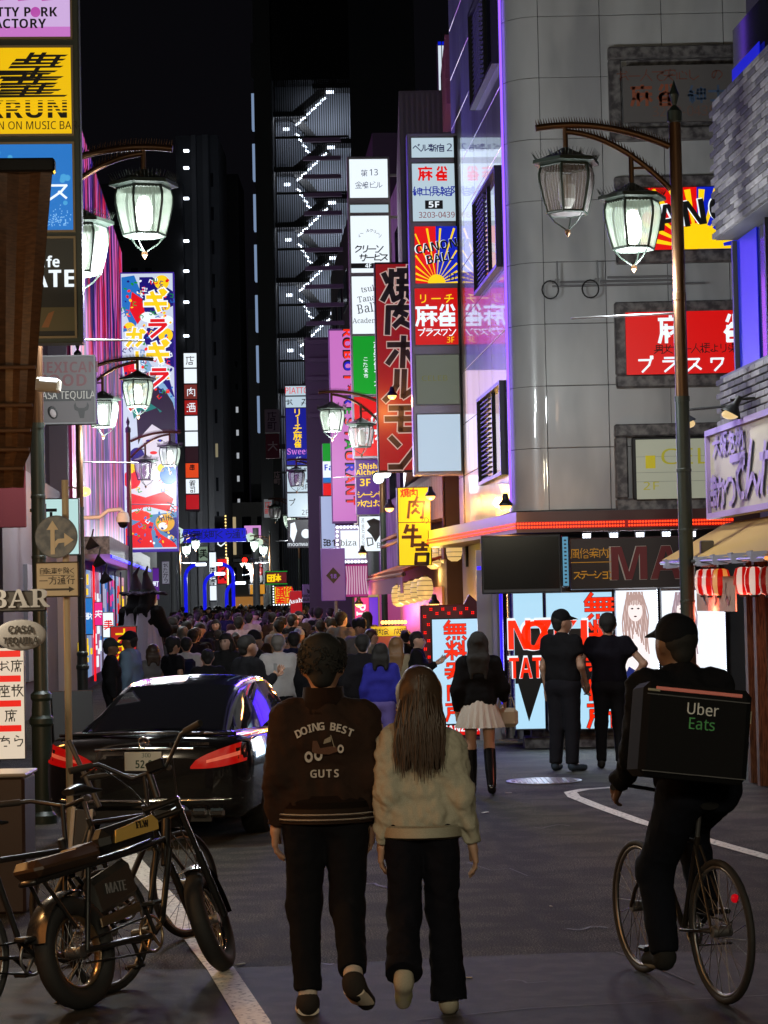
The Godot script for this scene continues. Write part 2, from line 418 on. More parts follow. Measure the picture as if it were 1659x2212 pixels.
	M.lblue = emi(Color(0.02, 0.1, 0.85), 0.8, Color(0, 0, 0.3)); M.lgreen = emi(Color(0.02, 0.62, 0.16), 0.8, Color(0, 0.3, 0)); M.lpink = emi(Color(0.88, 0.5, 0.85), 0.75); M.lpurple = emi(Color(0.33, 0.06, 0.55), 0.7)
	M.lorange = emi(Color(1.0, 0.16, 0.02), 1.0, Color(0.4, 0.1, 0)); M.ink = mat(lin(0.006, 0.006, 0.007), 0.5); M.inkblue = emi(Color(0.03, 0.05, 0.35), 0.6, Color(0, 0, 0.1)); M.lcyan = emi(Color(0.25, 0.75, 1.0), 0.9)
	M.lviolet = emi(Color(0.28, 0.16, 1.0), 1.6); M.ldim = emi(Color(0.55, 0.58, 0.6), 0.55); M.tube = emi(Color(0.9, 0.95, 1.0), 2.4); M.bulb = emi(Color(1.0, 0.72, 0.36), 3.5); M.led = emi(Color(0.9, 0.94, 1.0), 4.0); M.ledred = emi(Color(1.0, 0.06, 0.02), 2.2); M.lmag = emi(Color(0.95, 0.12, 0.55), 0.9); M.lskyblue = emi(Color(0.1, 0.5, 0.85), 0.75)

func sky_and_camera() -> void:
	var cam := Camera3D.new()
	cam.name = "camera"
	cam.position = Vector3(0, EYE, 0)
	cam.rotation = Vector3(atan(TP), 0, -ROLL)
	cam.fov = rad_to_deg(2.0 * atan(1106.0 / K)); cam.keep_aspect = Camera3D.KEEP_HEIGHT
	cam.near = 0.05; cam.far = 600.0
	add_child(cam)
	cam.current = true
	var e := Environment.new()
	var s := ProceduralSkyMaterial.new()
	s.sky_top_color = Color(0.035, 0.035, 0.045); s.sky_horizon_color = Color(0.07, 0.065, 0.085); s.ground_bottom_color = Color(0.03, 0.03, 0.03); s.ground_horizon_color = Color(0.06, 0.06, 0.07); s.sky_curve = 0.2
	s.sky_energy_multiplier = 1.0
	var sk := Sky.new()
	sk.sky_material = s
	e.background_mode = Environment.BG_SKY; e.sky = sk
	e.background_energy_multiplier = 0.55
	e.tonemap_mode = Environment.TONE_MAPPER_LINEAR
	e.tonemap_exposure = 1.0
	e.sdfgi_enabled = true; e.ssao_enabled = true; e.ssil_enabled = true
	var w := WorldEnvironment.new()
	w.name = "environment"; w.environment = e
	add_child(w)

func ground_sheet(x0: float, x1: float, d0: float, d1: float, nx: int, nd: int, lift := 0.0, clip := PackedVector2Array()) -> MB:
	var mb := MB.new()
	for i in nx:
		for j in nd:
			var q := []
			for k in [[0, 1], [1, 1], [1, 0], [0, 0]]:
				var x := lerpf(x0, x1, float(i + k[0]) / nx)
				var dd := d0 + (d1 - d0) * pow(float(j + k[1]) / nd, 1.6)
				q.append(Vector3(x, ground(x, -dd) + lift, -dd))
			mb.quad(q[0], q[1], q[2], q[3])
	return mb
# a painted or tarred strip that follows the ground along a line of (x, distance) points
func strip(pts: Array, w: float, lift: float) -> MB:
	var mb := MB.new()
	var pl := []
	for i in pts.size() - 1:
		for k in 6: pl.append(pts[i].lerp(pts[i + 1], k / 6.0))
	pl.append(pts[-1])
	var l := []
	var r := []
	for i in pl.size():
		var t: Vector2 = (pl[mini(i + 1, pl.size() - 1)] - pl[maxi(i - 1, 0)]).normalized() * w * 0.5
		var a: Vector2 = pl[i] + Vector2(-t.y, t.x)
		var b: Vector2 = pl[i] - Vector2(-t.y, t.x)
		l.append(Vector3(a.x, ground(a.x, -a.y) + lift, -a.y)); r.append(Vector3(b.x, ground(b.x, -b.y) + lift, -b.y))
	for i in pl.size() - 1: mb.quad(l[i], l[i + 1], r[i + 1], r[i])
	return mb
func roads() -> void:
	struct("road", ground_sheet(-20, 20, -12, 240, 60, 110), M.asphalt)
	var far := MB.new()
	for q in [[-500, -20, -500, 500], [20, 500, -500, 500], [-20, 20, 12, 500], [-20, 20, -500, -240]]:
		far.quad(Vector3(q[0], -0.004, q[2]), Vector3(q[1], -0.004, q[2]), Vector3(q[1], -0.004, q[3]), Vector3(q[0], -0.004, q[3]))
	struct("ground", far, M.asphalt)
	# a resurfaced band across the mouth of the crossing
	var pb := MB.new()
	for i in 24:
		var x0 := -6.0 + i * 0.5
		var e0 := 12.2 + 0.2 * sin(x0 * 1.3) - 0.05 * x0
		var e1 := 12.2 + 0.2 * sin((x0 + 0.5) * 1.3) - 0.05 * (x0 + 0.5)
		pb.quad(Vector3(x0, 0.004, -e0), Vector3(x0 + 0.5, 0.004, -e1), Vector3(x0 + 0.5, 0.004, 10), Vector3(x0, 0.004, 10))
	struct("road_patch", pb, M.asphalt2)
	# white edge line beside the parked bicycles
	struct("road_marking", strip([gp(556, 2235), gp(551, 2212), gp(478, 2097), gp(440, 2050), gp(320, 1885), gp(262, 1800)], 0.15, 0.009), M.paint)
	# the worn corner line on the right
	struct("road_marking", strip([gp(1345, 1700), gp(1262, 1706), gp(1232, 1712), gp(1240, 1722), gp(1290, 1742), gp(1390, 1778), gp(1480, 1802), gp(1570, 1828), gp(1659, 1853), gp(1760, 1880)], 0.13, 0.006), M.paint)
	var tar := mat(lin(0.02, 0.019, 0.018), 0.6)
	struct("road_joint", strip([gp(1010, 1862), gp(1060, 1880), gp(1100, 1876), gp(1140, 1893)], 0.012, 0.006), tar)
	struct("road_joint", strip([gp(900, 2206), gp(1150, 2180), gp(1420, 2166), gp(1700, 2150)], 0.012, 0.008), mat(lin(0.09, 0.088, 0.08), 0.8))
	for q in [[640, 1830, 0.02], [1150, 1790, 0.015], [770, 1905, 0.02], [1230, 2010, 0.018], [640, 2075, 0.02], [1090, 2120, 0.012]]:
		var pts := []
		for i in 6: pts.append(gp(q[0] + i * 17.0 + 6.0 * sin(i * 2.3 + q[0]), q[1] + i * 2.2 * sin(q[1]) + 3.0 * sin(i * 1.7 + q[1])))
		struct("road_crack", strip(pts, q[2], 0.008), tar)
	struct("road_joint", strip([gp(1500, 2128), gp(1400, 2085), gp(1330, 2058)], 0.014, 0.008), mat(lin(0.1, 0.09, 0.08), 0.8))
	# manhole cover with a raised grid
	var c := gp(1175, 1688)
	var t := thing("manhole_cover", "round iron manhole cover in the road before the white signs", "manhole cover", Vector3(c.x, ground(c.x, -c.y), -c.y))
	var mb := MB.new()
	mb.lathe([Vector2(0.41, 0.0), Vector2(0.41, 0.012), Vector2(0.37, 0.012), Vector2(0.365, 0.006), Vector2(0, 0.006)], 32)
	part(t, "rim", mb, mat(lin(0.22, 0.2, 0.21), 0.4, 0.7))
	mb = MB.new()
	for i in 13:
		for j in 13:
			var p := Vector2(i - 6, j - 6) * 0.055
			if p.length() < 0.34: mb.box(Vector3(p.x, 0.009, p.y), Vector3(0.034, 0.01, 0.034))
	part(t, "grid", mb, mat(lin(0.3, 0.28, 0.29), 0.35, 0.7)).set_meta("kind", "stuff")
	# scraps of litter on the road
	var k := 0
	for s in [[905, 1655, 0.04], [1098, 1714, 0.07], [1048, 1755, 0.09], [690, 1690, 0.05], [602, 1795, 0.03], [1500, 1950, 0.04], [1010, 2115, 0.05], [1380, 1905, 0.06], [520, 2086, 0.06], [640, 1865, 0.03], [1190, 1960, 0.035], [760, 1960, 0.03]]:
		var q := gp(s[0], s[1])
		var lb := MB.new()
		lb.bev(Vector3.ZERO, Vector3(s[2], 0.006, s[2] * 0.35), 0.002, Basis(Vector3.UP, 0.5 * k))
		solo("litter_scrap", "pale paper scrap " + ["behind the woman in white skirt", "below the manhole cover", "beside the beige jacketed woman's arm", "left of the varsity jacket man's shoulder", "right of the car's wheel", "left of the ridden bicycle", "between the walking woman's feet", "left of the courier", "beside the fat front tyre", "left of the varsity jacket man's hip", "right of the walking woman's knees", "between the walking couple"][k], "litter", lb, mat(lin(0.5, 0.49, 0.45), 0.8), Vector3(q.x, ground(q.x, -q.y) + 0.009, -q.y), "scraps of litter on the road")
		k += 1

var lamp_cache := {}
func lamp_meshes() -> void:
	var c := lamp_cache
	var mb := MB.new()
	mb.lathe([Vector2(0.14, -0.4), Vector2(0.14, 0.08), Vector2(0.1, 0.12), Vector2(0.098, 0.95), Vector2(0.12, 0.98), Vector2(0.12, 1.03), Vector2(0.098, 1.06), Vector2(0.09, 1.2), Vector2(0.105, 1.23), Vector2(0.105, 1.27), Vector2(0.072, 1.3), Vector2(0.07, 3.9), Vector2(0.076, 3.9), Vector2(0.076, 3.95)], 20)
	for y in [1.9, 2.6, 3.2]: mb.lathe([Vector2(0.07, y), Vector2(0.076, y + 0.005), Vector2(0.076, y + 0.03), Vector2(0.07, y + 0.035)], 20)
	c.base = mb.mesh()
	mb = MB.new()
	mb.lathe([Vector2(0.066, 3.9), Vector2(0.06, 6.72)], 18)
	mb.lathe([Vector2(0.064, 4.9), Vector2(0.068, 4.91), Vector2(0.068, 4.98), Vector2(0.064, 4.99)], 18)
	c.shaft = mb.mesh()
	mb = MB.new()
	mb.rod(Vector3(0.06, 4.78, 0), Vector3(1.08, 4.75, 0), 0.011, 8)
	c.rod = mb.mesh()
	mb = MB.new()
	mb.lathe([Vector2(0.0, 7.12), Vector2(0.05, 6.97), Vector2(0.022, 6.86), Vector2(0.04, 6.84), Vector2(0.074, 6.8), Vector2(0.074, 6.7), Vector2(0.06, 6.68)], 8)
	c.finial = mb.mesh()
	var up := []
	var low := []
	for i in 15:
		var t := i / 14.0
		up.append(Vector3(0.06 + 1.33 * t, 6.45 + 0.62 * t - 0.41 * t * t, 0))
		low.append(Vector3(0.06 + 1.03 * t, 6.02 + 1.12 * t - 0.52 * t * t, 0))
	mb = MB.new()
	mb.tube(up, 0.034, 10)
	c.arm = mb.mesh()
	mb = MB.new()
	mb.tube(low, 0.028, 10)
	c.arm2 = mb.mesh()
	mb = MB.new()
	for l in [up, low]:
		var n := 52 if l == up else 34
		for i in n:
			var f: float = (l.size() - 1) * (i + 0.5) / n
			var p: Vector3 = l[int(f)].lerp(l[int(f) + 1], f - int(f))
			mb.tube([p + Vector3(0, 0.025, 0.008 * (i % 2)), p + Vector3(0.012, 0.09, 0.02 * (i % 2))], [0.009, 0.001], 4, false)
	c.spikes = mb.mesh()
	mb = MB.new()
	mb.rod(Vector3(1.095, 6.68, 0), Vector3(1.095, 6.42, 0), 0.026)
	c.hanger = mb.mesh()
	mb = MB.new()
	mb.rod(Vector3(0.445, 6.4, 0), Vector3(0.445, 6.05, 0), 0.026)
	mb.rod(Vector3(0.445, 6.24, 0), Vector3(0.24, 6.24, 0), 0.014)
	c.hanger2 = mb.mesh()
	# the lantern hangs from its origin: roof, six panes, frame, bulb
	mb = MB.new()
	var hex := func(r, y, k): return Vector3(r * cos(TAU * k / 6.0), y, r * sin(TAU * k / 6.0))
	for k in 6:
		var rows := [[0.03, 0.02], [0.12, -0.03], [0.25, -0.09], [0.345, -0.115], [0.35, -0.15], [0.26, -0.17]]
		for i in rows.size() - 1:
			mb.quad(hex.call(rows[i][0], rows[i][1], k), hex.call(rows[i][0], rows[i][1], k + 1), hex.call(rows[i + 1][0], rows[i + 1][1], k + 1), hex.call(rows[i + 1][0], rows[i + 1][1], k))
	c.roof = mb.mesh()
	mb = MB.new()
	for k in 6:
		for i in 9:
			var a: Vector3 = hex.call(0.33, -0.1, k)
			var b: Vector3 = hex.call(0.33, -0.1, k + 1)
			var p := a.lerp(b, (i + 0.5) / 9.0)
			mb.tube([p, p * Vector3(1.12, 1, 1.12) + Vector3(0, 0.065, 0)], [0.004, 0.001], 4, false)
			var p2 := p * Vector3(0.5, 1, 0.5) + Vector3(0, 0.05, 0)
			if i % 2: mb.tube([p2, p2 * Vector3(1.15, 1, 1.15) + Vector3(0, 0.06, 0)], [0.004, 0.001], 4, false)
	c.roof_spikes = mb.mesh()
	var prof := [[0.262, -0.17], [0.285, -0.25], [0.282, -0.33], [0.25, -0.48], [0.205, -0.64]]
	mb = MB.new()
	for k in 6:
		var pts := []
		for r in prof: pts.append(hex.call(r[0], r[1], k))
		mb.tube(pts, 0.014, 6)
		mb.rod(hex.call(0.262, -0.18, k), hex.call(0.262, -0.18, k + 1), 0.016, 6)
		mb.rod(hex.call(0.205, -0.64, k), hex.call(0.205, -0.64, k + 1), 0.016, 6)
		if k % 2 == 0:
			mb.tube([hex.call(0.2, -0.65, k), hex.call(0.13, -0.73, k), hex.call(0.02, -0.8, k)], 0.008, 6)
	c.frame = mb.mesh()
	mb = MB.new()
	mb.lathe([Vector2(0.0, -0.79), Vector2(0.03, -0.81), Vector2(0.028, -0.84), Vector2(0.0, -0.88)], 10)
	c.ball = mb.mesh()
	mb = MB.new()
	# one pane between two bars: pressed glass with ribs
	for i in prof.size() - 1:
		var nr := 7
		for j in nr:
			var f0 := 0.06 + 0.88 * j / nr
			var f1 := 0.06 + 0.88 * (j + 1) / nr
			var fm := (f0 + f1) / 2
			var q := func(rr, f, out):
				var a: Vector3 = hex.call(rr[0], rr[1], 0)
				var b: Vector3 = hex.call(rr[0], rr[1], 1)
				var p := a.lerp(b, f)
				return p + Vector3(p.x, 0, p.z).normalized() * out
			mb.quad(q.call(prof[i], f0, 0.0), q.call(prof[i], fm, 0.012), q.call(prof[i + 1], fm, 0.012), q.call(prof[i + 1], f0, 0.0))
			mb.quad(q.call(prof[i], fm, 0.012), q.call(prof[i], f1, 0.0), q.call(prof[i + 1], f1, 0.0), q.call(prof[i + 1], fm, 0.012))
	c.pane = mb.mesh()
	mb = MB.new()
	for k in 6: mb.tri(Vector3(0, -0.66, 0), hex.call(0.19, -0.645, k), hex.call(0.19, -0.645, k + 1))
	c.glass_base = mb.mesh()
	mb = MB.new()
	mb.lathe([Vector2(0, -0.24), Vector2(0.05, -0.26), Vector2(0.085, -0.36), Vector2(0.085, -0.5), Vector2(0.05, -0.58), Vector2(0, -0.6)], 14)
	c.bulb = mb.mesh()
	M.panelit = emi(Color(0.84, 0.95, 0.86), 0.36, Color(0.7, 0.74, 0.7))
	M.panelit.albedo_color.a = 0.5; M.panelit.transparency = BaseMaterial3D.TRANSPARENCY_ALPHA; M.panelit.roughness = 0.3
	M.panedark = mat(Color(0.62, 0.6, 0.6, 0.45), 0.3)
	M.panedark.transparency = BaseMaterial3D.TRANSPARENCY_ALPHA
	M.panedark.metallic_specular = 0.9
	M.lampbulb = emi(Color(0.95, 1.0, 0.94), 8.0, Color(0.9, 0.9, 0.9))
	M.bulboff = mat(lin(0.6, 0.6, 0.55), 0.4)
func lamp_post(at: Vector3, turn: float, lit: Array, label: String, energy: float, tint := Color(0.96, 0.99, 1.0)) -> Node3D:
	var c := lamp_cache
	var t := thing("street_lamp", label, "street lamp", at, turn, "lantern street lamps along the road")
	part(t, "pole_base", c.base, M.green)
	part(t, "pole", c.shaft, M.bronze)
	part(t, "finial", c.finial, M.green)
	part(t, "banner_rod", c.rod, M.steel)
	part(t, "arm", c.arm, M.bronze)
	part(t, "arm", c.arm2, M.bronze)
	part(t, "hanger", c.hanger, M.bronze)
	part(t, "hanger", c.hanger2, M.bronze)
	part(t, "bird_spikes", c.spikes, M.bronze).set_meta("kind", "stuff")
	for i in 2:
		var at2 := Vector3(1.095, 6.44, 0) if i == 0 else Vector3(0.445, 6.07, 0)
		var on: bool = lit[i]
		var l := part(t, "lantern", c.frame, M.green, at2, "glowing lantern" if on else "unlit lantern")
		l.rotation_degrees.y = 15.0 if i == 0 else 8.0
		part(l, "roof", c.roof, M.green)
		part(l, "roof_spikes", c.roof_spikes, M.green).set_meta("kind", "stuff")
		part(l, "knob", c.ball, M.bronze)
		for k in 6: part(l, "pane", c.pane, M.panelit if on else M.panedark).rotation.y = TAU * k / 6.0
		part(l, "base_glass", c.glass_base, M.panelit if on else M.panedark)
		part(l, "bulb", c.bulb, M.lampbulb if on else M.bulboff)
		if on and energy > 0: omni(l, Vector3(0, -0.95, 0), tint, energy, 0.22)
	return t
func lamps() -> void:
	lamp_meshes()
	var g := func(x, dd): return on_ground(x, dd)
	lamp_post(g.call(2.98, 8.7), 180, [false, true], "lamp post on the right with one dark and one lit lantern", 10.0)
	lamp_post(g.call(-3.42, 8.7), 0, [true, true], "lamp post at far left before the road signs, lanterns beside the yellow sign", 14.0)
	lamp_post(g.call(-5.6, 16.2), STREET, [true, true], "lamp post whose two lit lanterns hang before the tall painted woman sign", 12.0)
	lamp_post(g.call(-6.75, 23.3), STREET, [true, false], "smaller lamp post before the foot of the tall painted woman sign", 12.0)
	lamp_post(g.call(-0.03, 19.7), 180 + STREET, [true, false], "lamp post in the middle beside the red vertical grill sign", 12.0)
	lamp_post(g.call(-1.77, 29.0), 180 + STREET, [false, true], "lamp post before the blue vertical mahjong sign", 12.0)
	lamp_post(g.call(-3.87, 40.0), 180 + STREET, [false, true], "farthest lamp post on the right, beside the group party sign", 12.0)
	lamp_post(g.call(-8.1, 62.0), 180 + STREET, [true, true], "tiny added lamp post on the right side beyond the party sign", 70.0)  # row carried on with added posts that light the far fronts
	lamp_post(g.call(-14.0, 60.0), STREET, [true, true], "tiny added lamp post on the left side before the blue gate", 70.0)  # added likewise, brightens the far left fronts
	lamp_post(g.call(-13.2, 88.0), 180 + STREET, [true, true], "tiniest added lamp post beyond the blue gate", 90.0)  # added to light the blocks that close the street
	# the next pair of the row stands behind the camera and lights the walkers' backs
	lamp_post(Vector3(3.4, 0, 1.0), 180, [true, true], "lamp post of the same row behind the viewer on the right", 21.0, Color(1.0, 0.95, 0.82))
	lamp_post(Vector3(-3.3, 0, 0.6), 0, [true, true], "lamp post of the same row behind the viewer on the left", 17.0, Color(1.0, 0.95, 0.82))
func tile_building() -> void:
	var t := thing("corner_building", "grey panel clad corner building with rounded edge above the red light strip", "building", Vector3(0, 0, -11.7 * S))
	var y0 := 3.14
	var rows := 12
	var ph := 0.83
	# core behind the panels; joints show it
	var sd := Vector2(-sin(deg_to_rad(STREET)), -cos(deg_to_rad(STREET)))  # along the street (x, z)
	var nl := Vector2(sd.y, -sd.x)  # out of the left face
	var cc := Vector2(2.2, -0.5)
	var left0 := cc + nl * 0.5
	var mb := MB.new()
	var outline := PackedVector2Array([Vector2(7.0, -0.03), Vector2(2.2, -0.03)])
	for i in 7:
		var a := PI / 2 + deg_to_rad(86.1) * i / 6.0
		outline.append(cc + Vector2(cos(a), sin(a)) * 0.47)
	outline.append(left0 + sd * 6.64 - nl * 0.03)
	outline.append(Vector2(7.0, -7.0))
	mb.xf = Transform3D(Basis(Vector3(1, 0, 0), Vector3(0, 0, 1), Vector3(0, -1, 0)), Vector3.ZERO)
	# prism along local z becomes height: (x, y, z) -> (x, -z.., y)
	mb.xf = Transform3D(Basis(Vector3(1, 0, 0), Vector3(0, 0, 1), Vector3(0, 1, 0)), Vector3.ZERO)
	mb.prism(outline, 0.3, y0 + rows * ph)
	part(t, "core_wall", mb, M.dkgrey)
	var pm := MB.new()
	pm.bev(Vector3(0, 0, 0), Vector3(0.822, 0.822, 0.03), 0.006)
	var pmesh := pm.mesh()
	var cm := MB.new()
	for i in 8:
		var a0 := PI / 2 + deg_to_rad(86.1) * (0.006 + 0.988 * i / 8.0)
		var a1 := PI / 2 + deg_to_rad(86.1) * (0.006 + 0.988 * (i + 1) / 8.0)
		var q := func(a, r, y): return Vector3(cc.x + cos(a) * r, y, cc.y + sin(a) * r)
		var nr := func(a): return Vector3(cos(a), 0, sin(a))
		cm.tri_n(q.call(a0, 0.5, 0.411), q.call(a1, 0.5, 0.411), q.call(a1, 0.5, -0.411), nr.call(a0), nr.call(a1), nr.call(a1))
		cm.tri_n(q.call(a0, 0.5, 0.411), q.call(a1, 0.5, -0.411), q.call(a0, 0.5, -0.411), nr.call(a0), nr.call(a1), nr.call(a0))
		for y in [0.411, -0.411]:
			cm.quad(q.call(a0, 0.5, y), q.call(a1, 0.5, y), q.call(a1, 0.46, y), q.call(a0, 0.46, y))
	var cmesh := cm.mesh()
	var lm := MB.new()
	lm.bev(Vector3(0, 0, 0), Vector3(1.65, 0.822, 0.03), 0.006)
	var lmesh := lm.mesh()
	for r in rows:
		var y := y0 + ph * (r + 0.5)
		for k in 5: part(t, "wall_panel", pmesh, M.tile, Vector3(2.2 + 0.83 * (k + 0.5), y, -0.015))
		part(t, "corner_panel", cmesh, M.tile, Vector3(0, y, 0))
		for k in 4:
			var p := left0 + sd * (1.66 * (k + 0.5)) - nl * 0.015
			part(t, "side_panel", lmesh, M.tile, Vector3(p.x, y, p.y)).rotation_degrees.y = -90 + STREET
	# windows of the side face
	for w in [[3.66, 4.95], [6.5, 7.9], [9.3, 10.75]]:
		var p := left0 + sd * 1.55
		var wt := Node3D.new()
		wt.name = "window"
		t.add_child(wt, true)
		wt.position = Vector3(p.x, (w[0] + w[1]) / 2, p.y)
		wt.rotation_degrees.y = -90 + STREET
		var h: float = w[1] - w[0]
		var f := MB.new()
		for s in [-1, 1]:
			f.box(Vector3(s * 1.4, 0, 0.04), Vector3(0.05, h, 0.1))
			f.box(Vector3(0, s * (h / 2 - 0.025), 0.04), Vector3(2.75, 0.05, 0.1))
		f.box(Vector3(0.1, 0, 0.02), Vector3(0.04, h - 0.1, 0.05))
		part(wt, "frame", f, M.darkmetal)
		f = MB.new()
		f.box(Vector3(0, 0, 0.01), Vector3(2.75, h - 0.1, 0.012))
		part(wt, "pane", f, M.glassdark)
		var fr := part(wt, "louvre", MB.new(), M.dkgrey)
		var lb := MB.new()
		for i in int(h / 0.07) - 1: lb.box(Vector3(-0.85, -h / 2 + 0.08 + i * 0.07, 0.03), Vector3(1.0, 0.02, 0.03))
		fr.mesh = lb.mesh(); fr.set_surface_override_material(0, M.dkgrey)
	# violet light tube up the rounded edge
	var neon := MB.new()
	var ne := cc + Vector2(cos(deg_to_rad(158)), sin(deg_to_rad(158))) * 0.53
	neon.rod(Vector3(ne.x, y0 + 0.1, ne.y), Vector3(ne.x, y0 + 9.8, ne.y), 0.016, 8)
	part(t, "neon_tube", neon, emi(Color(0.5, 0.3, 1.0), 2.4))
	var np := left0 + sd * 7.5 + nl * 2.6
	area(t, Vector3(np.x, 6.2, np.y), Vector2(0.5, 5.6), Color(0.42, 0.3, 1.0), 60.0, Vector3(0, 40, 0))  # added violet wash for the side face, hung free without a fitting
	# stone framed sign boxes on the front
	sign_frames(t)
	# ground floor
	var b := MB.new()
	b.box(Vector3(4.3, 0.07, -0.1), Vector3(5.0, 0.14, 0.5)); b.box(Vector3(4.4, 0.2, -0.2), Vector3(5.0, 0.13, 0.4))
	part(t, "plinth", b, M.stone)
	b = MB.new()
	b.box(Vector3(4.55, 1.75, -0.9), Vector3(4.8, 2.9, 1.5))
	part(t, "shop_wall", b, M.dkgrey)
	# canopy with a red light strip round the corner
	var front := 0.62
	var c0 := Vector2(1.72, front)
	var c1 := left0 + sd * 6.6 + nl * 0.62
	var cpoly := PackedVector2Array([Vector2(7.0, front), c0, c1, left0 + sd * 6.6 - nl * 0.02, left0, Vector2(2.2, -0.02), Vector2(7.0, -0.02)])
	b = MB.new()
	b.xf = Transform3D(Basis(Vector3(1, 0, 0), Vector3(0, 0, 1), Vector3(0, 1, 0)), Vector3.ZERO)
	b.prism(cpoly, 2.83, 3.1)
	part(t, "canopy", b, mat(lin(0.05, 0.018, 0.018), 0.35))
	b = MB.new()
	var base := MB.new()
	var run := [[Vector2(4.55, front), c0, 0.0], [c0, c1, 0.0]]
	for s in run:
		var d: Vector2 = (s[1] - s[0])
		var nrm := Vector2(d.y, -d.x).normalized()
		if nrm.dot(Vector2(-0.2, 1)) < 0: nrm = -nrm
		var n := int(d.length() / 0.036)
		for i in n:
			var p: Vector2 = s[0] + d * (i + 0.5) / n
			if s == run[0] and (i == 38): continue
			for y in [2.9, 2.945]:
				b.box(Vector3(p.x + nrm.x * 0.012, y, p.y + nrm.y * 0.012), Vector3(0.02, 0.024, 0.02))
		var m: Vector2 = (s[0] + s[1]) / 2
		base.box(Vector3(m.x + nrm.x * 0.004, 2.922, m.y + nrm.y * 0.004), Vector3(d.length(), 0.1, 0.012), Basis(Vector3.UP, -atan2(d.y, d.x)))
	part(t, "light_strip_base", base, emi(Color(0.7, 0.01, 0.01), 0.45, Color(0.3, 0, 0)))
	part(t, "light_strip", b, emi(Color(1.0, 0.25, 0.08), 2.4, Color(0.6, 0, 0))).set_meta("kind", "stuff")
	area(t, Vector3(3.1, 2.86, front + 0.06), Vector2(2.8, 0.1), Color(1, 0.06, 0.03), 0.9, Vector3(30, 0, 0))
	# flood lights under the canopy
	for px in [1282, 1342, 1400, 1458, 1514]:
		var x := WX(px, 11.25)
		var fl := MB.new()
		fl.bev(Vector3(x, 2.77, 0.5), Vector3(0.14, 0.12, 0.05), 0.01)
		var fo := part(t, "flood_light", fl, M.darkmetal)
		fl = MB.new()
		for i in 3:
			for j in 2: fl.box(Vector3(x - 0.036 + 0.036 * i, 2.752 + 0.038 * j, 0.528), Vector3(0.03, 0.032, 0.006))
		part(fo, "lens", fl, M.led)
	area(t, Vector3(WX(1400, 11.25), 2.74, 0.56), Vector2(1.5, 0.1), Color(0.9, 0.93, 1.0), 4.0, Vector3(45, 0, 0))
	# chrome corner post
	b = MB.new()
	b.lathe([Vector2(0.085, 0.12), Vector2(0.085, 2.66)], 20, Vector3(WX(1097, 11.9), 0, -0.15))
	part(t, "corner_post", b, M.chrome)
	b = MB.new()
	for i in 3: b.box(Vector3(WX(1062 + i * 13, 12.4), 1.4, -0.75), Vector3(0.05, 2.5, 0.05))
	b.box(Vector3(1.55, 1.35, -1.0), Vector3(0.6, 2.6, 0.06))
	part(t, "entrance_frame", b, mat(lin(0.3, 0.3, 0.34), 0.3))
	b = MB.new()
	b.box(Vector3(1.56, 1.5, -0.72), Vector3(0.03, 1.9, 0.02)); b.box(Vector3(1.5, 2.4, -0.7), Vector3(0.5, 0.05, 0.02))
	part(t, "blue_tube", b, emi(Color(0.15, 0.08, 1.0), 1.6))
	area(t, Vector3(1.5, 1.5, -0.6), Vector2(0.5, 1.8), Color(0.3, 0.15, 1.0), 2.2)
	# switched-off screen and the name board beside it
	var sc := sign_box("display_screen", "large switched-off black screen under the red light strip", "screen", 1040, 1155, 1212, 1282, 11.15, 0.16, 0.0, M.black)
	b = MB.new()
	b.box(Vector3(0, 0.015, 0.002), Vector3(sc.w - 0.05, sc.h - 0.09, 0.006))
	part(sc.o, "glass", b, M.blackgloss)
	b = MB.new()
	b.box(Vector3(0, -sc.h / 2 + 0.035, 0.002), Vector3(sc.w - 0.05, 0.03, 0.008))
	part(sc.o, "lower_bezel", b, M.dkgrey)
	var ls := sign_box("light_column", "narrow pale blue light column right of the black screen", "light", 1214, 1157, 1229, 1268, 11.15, 0.1, 0.0, M.darkmetal)
	b = MB.new()
	b.box(Vector3(0, 0, 0.002), Vector3(0.07, ls.h - 0.03, 0.006))
	part(ls.o, "diffuser", b, emi(Color(0.35, 0.62, 0.75), 0.75))
	b = MB.new()
	for i in 12: b.box(Vector3(0, -ls.h / 2 + 0.06 + i * (ls.h - 0.12) / 11.0, 0.007), Vector3(0.03, 0.02, 0.006))
	part(ls.o, "lamp_row", b, M.darkmetal)
	var nb := sign_box("name_board", "dark name board with thin yellow characters and huge maroon letters", "sign", 1232, 1160, 1500, 1272, 11.45, 0.1, 0.0, mat(lin(0.03, 0.022, 0.022), 0.5))
	var yel := emi(Color(0.75, 0.5, 0.08), 0.5, Color(0.5, 0.4, 0.1))
	kanji(nb.o, "風俗案内所", -0.5, 0.14, 0.125, yel, 0.006, false, 0.07, 1.08, 0.9)
	kanji(nb.o, "ステーション", -0.5, -0.14, 0.105, yel, 0.006, false, 0.12, 1.02, 0.85)
	b = MB.new()
	b.box(Vector3(-0.5, 0.02, 0.004), Vector3(0.6, 0.008, 0.004))
	part(nb.o, "rule", b, yel)
	var maroon := mat(lin(0.16, 0.015, 0.02), 0.5)
	latin(nb.o, "MAN", 0.4, -0.23, 0.44, M.offwhite, 0.004, true, "Droid Sans", 1.06)
	latin(nb.o, "MAN", 0.4, -0.225, 0.43, maroon, 0.007, true, "Droid Sans", 1.05)
	info_signs()

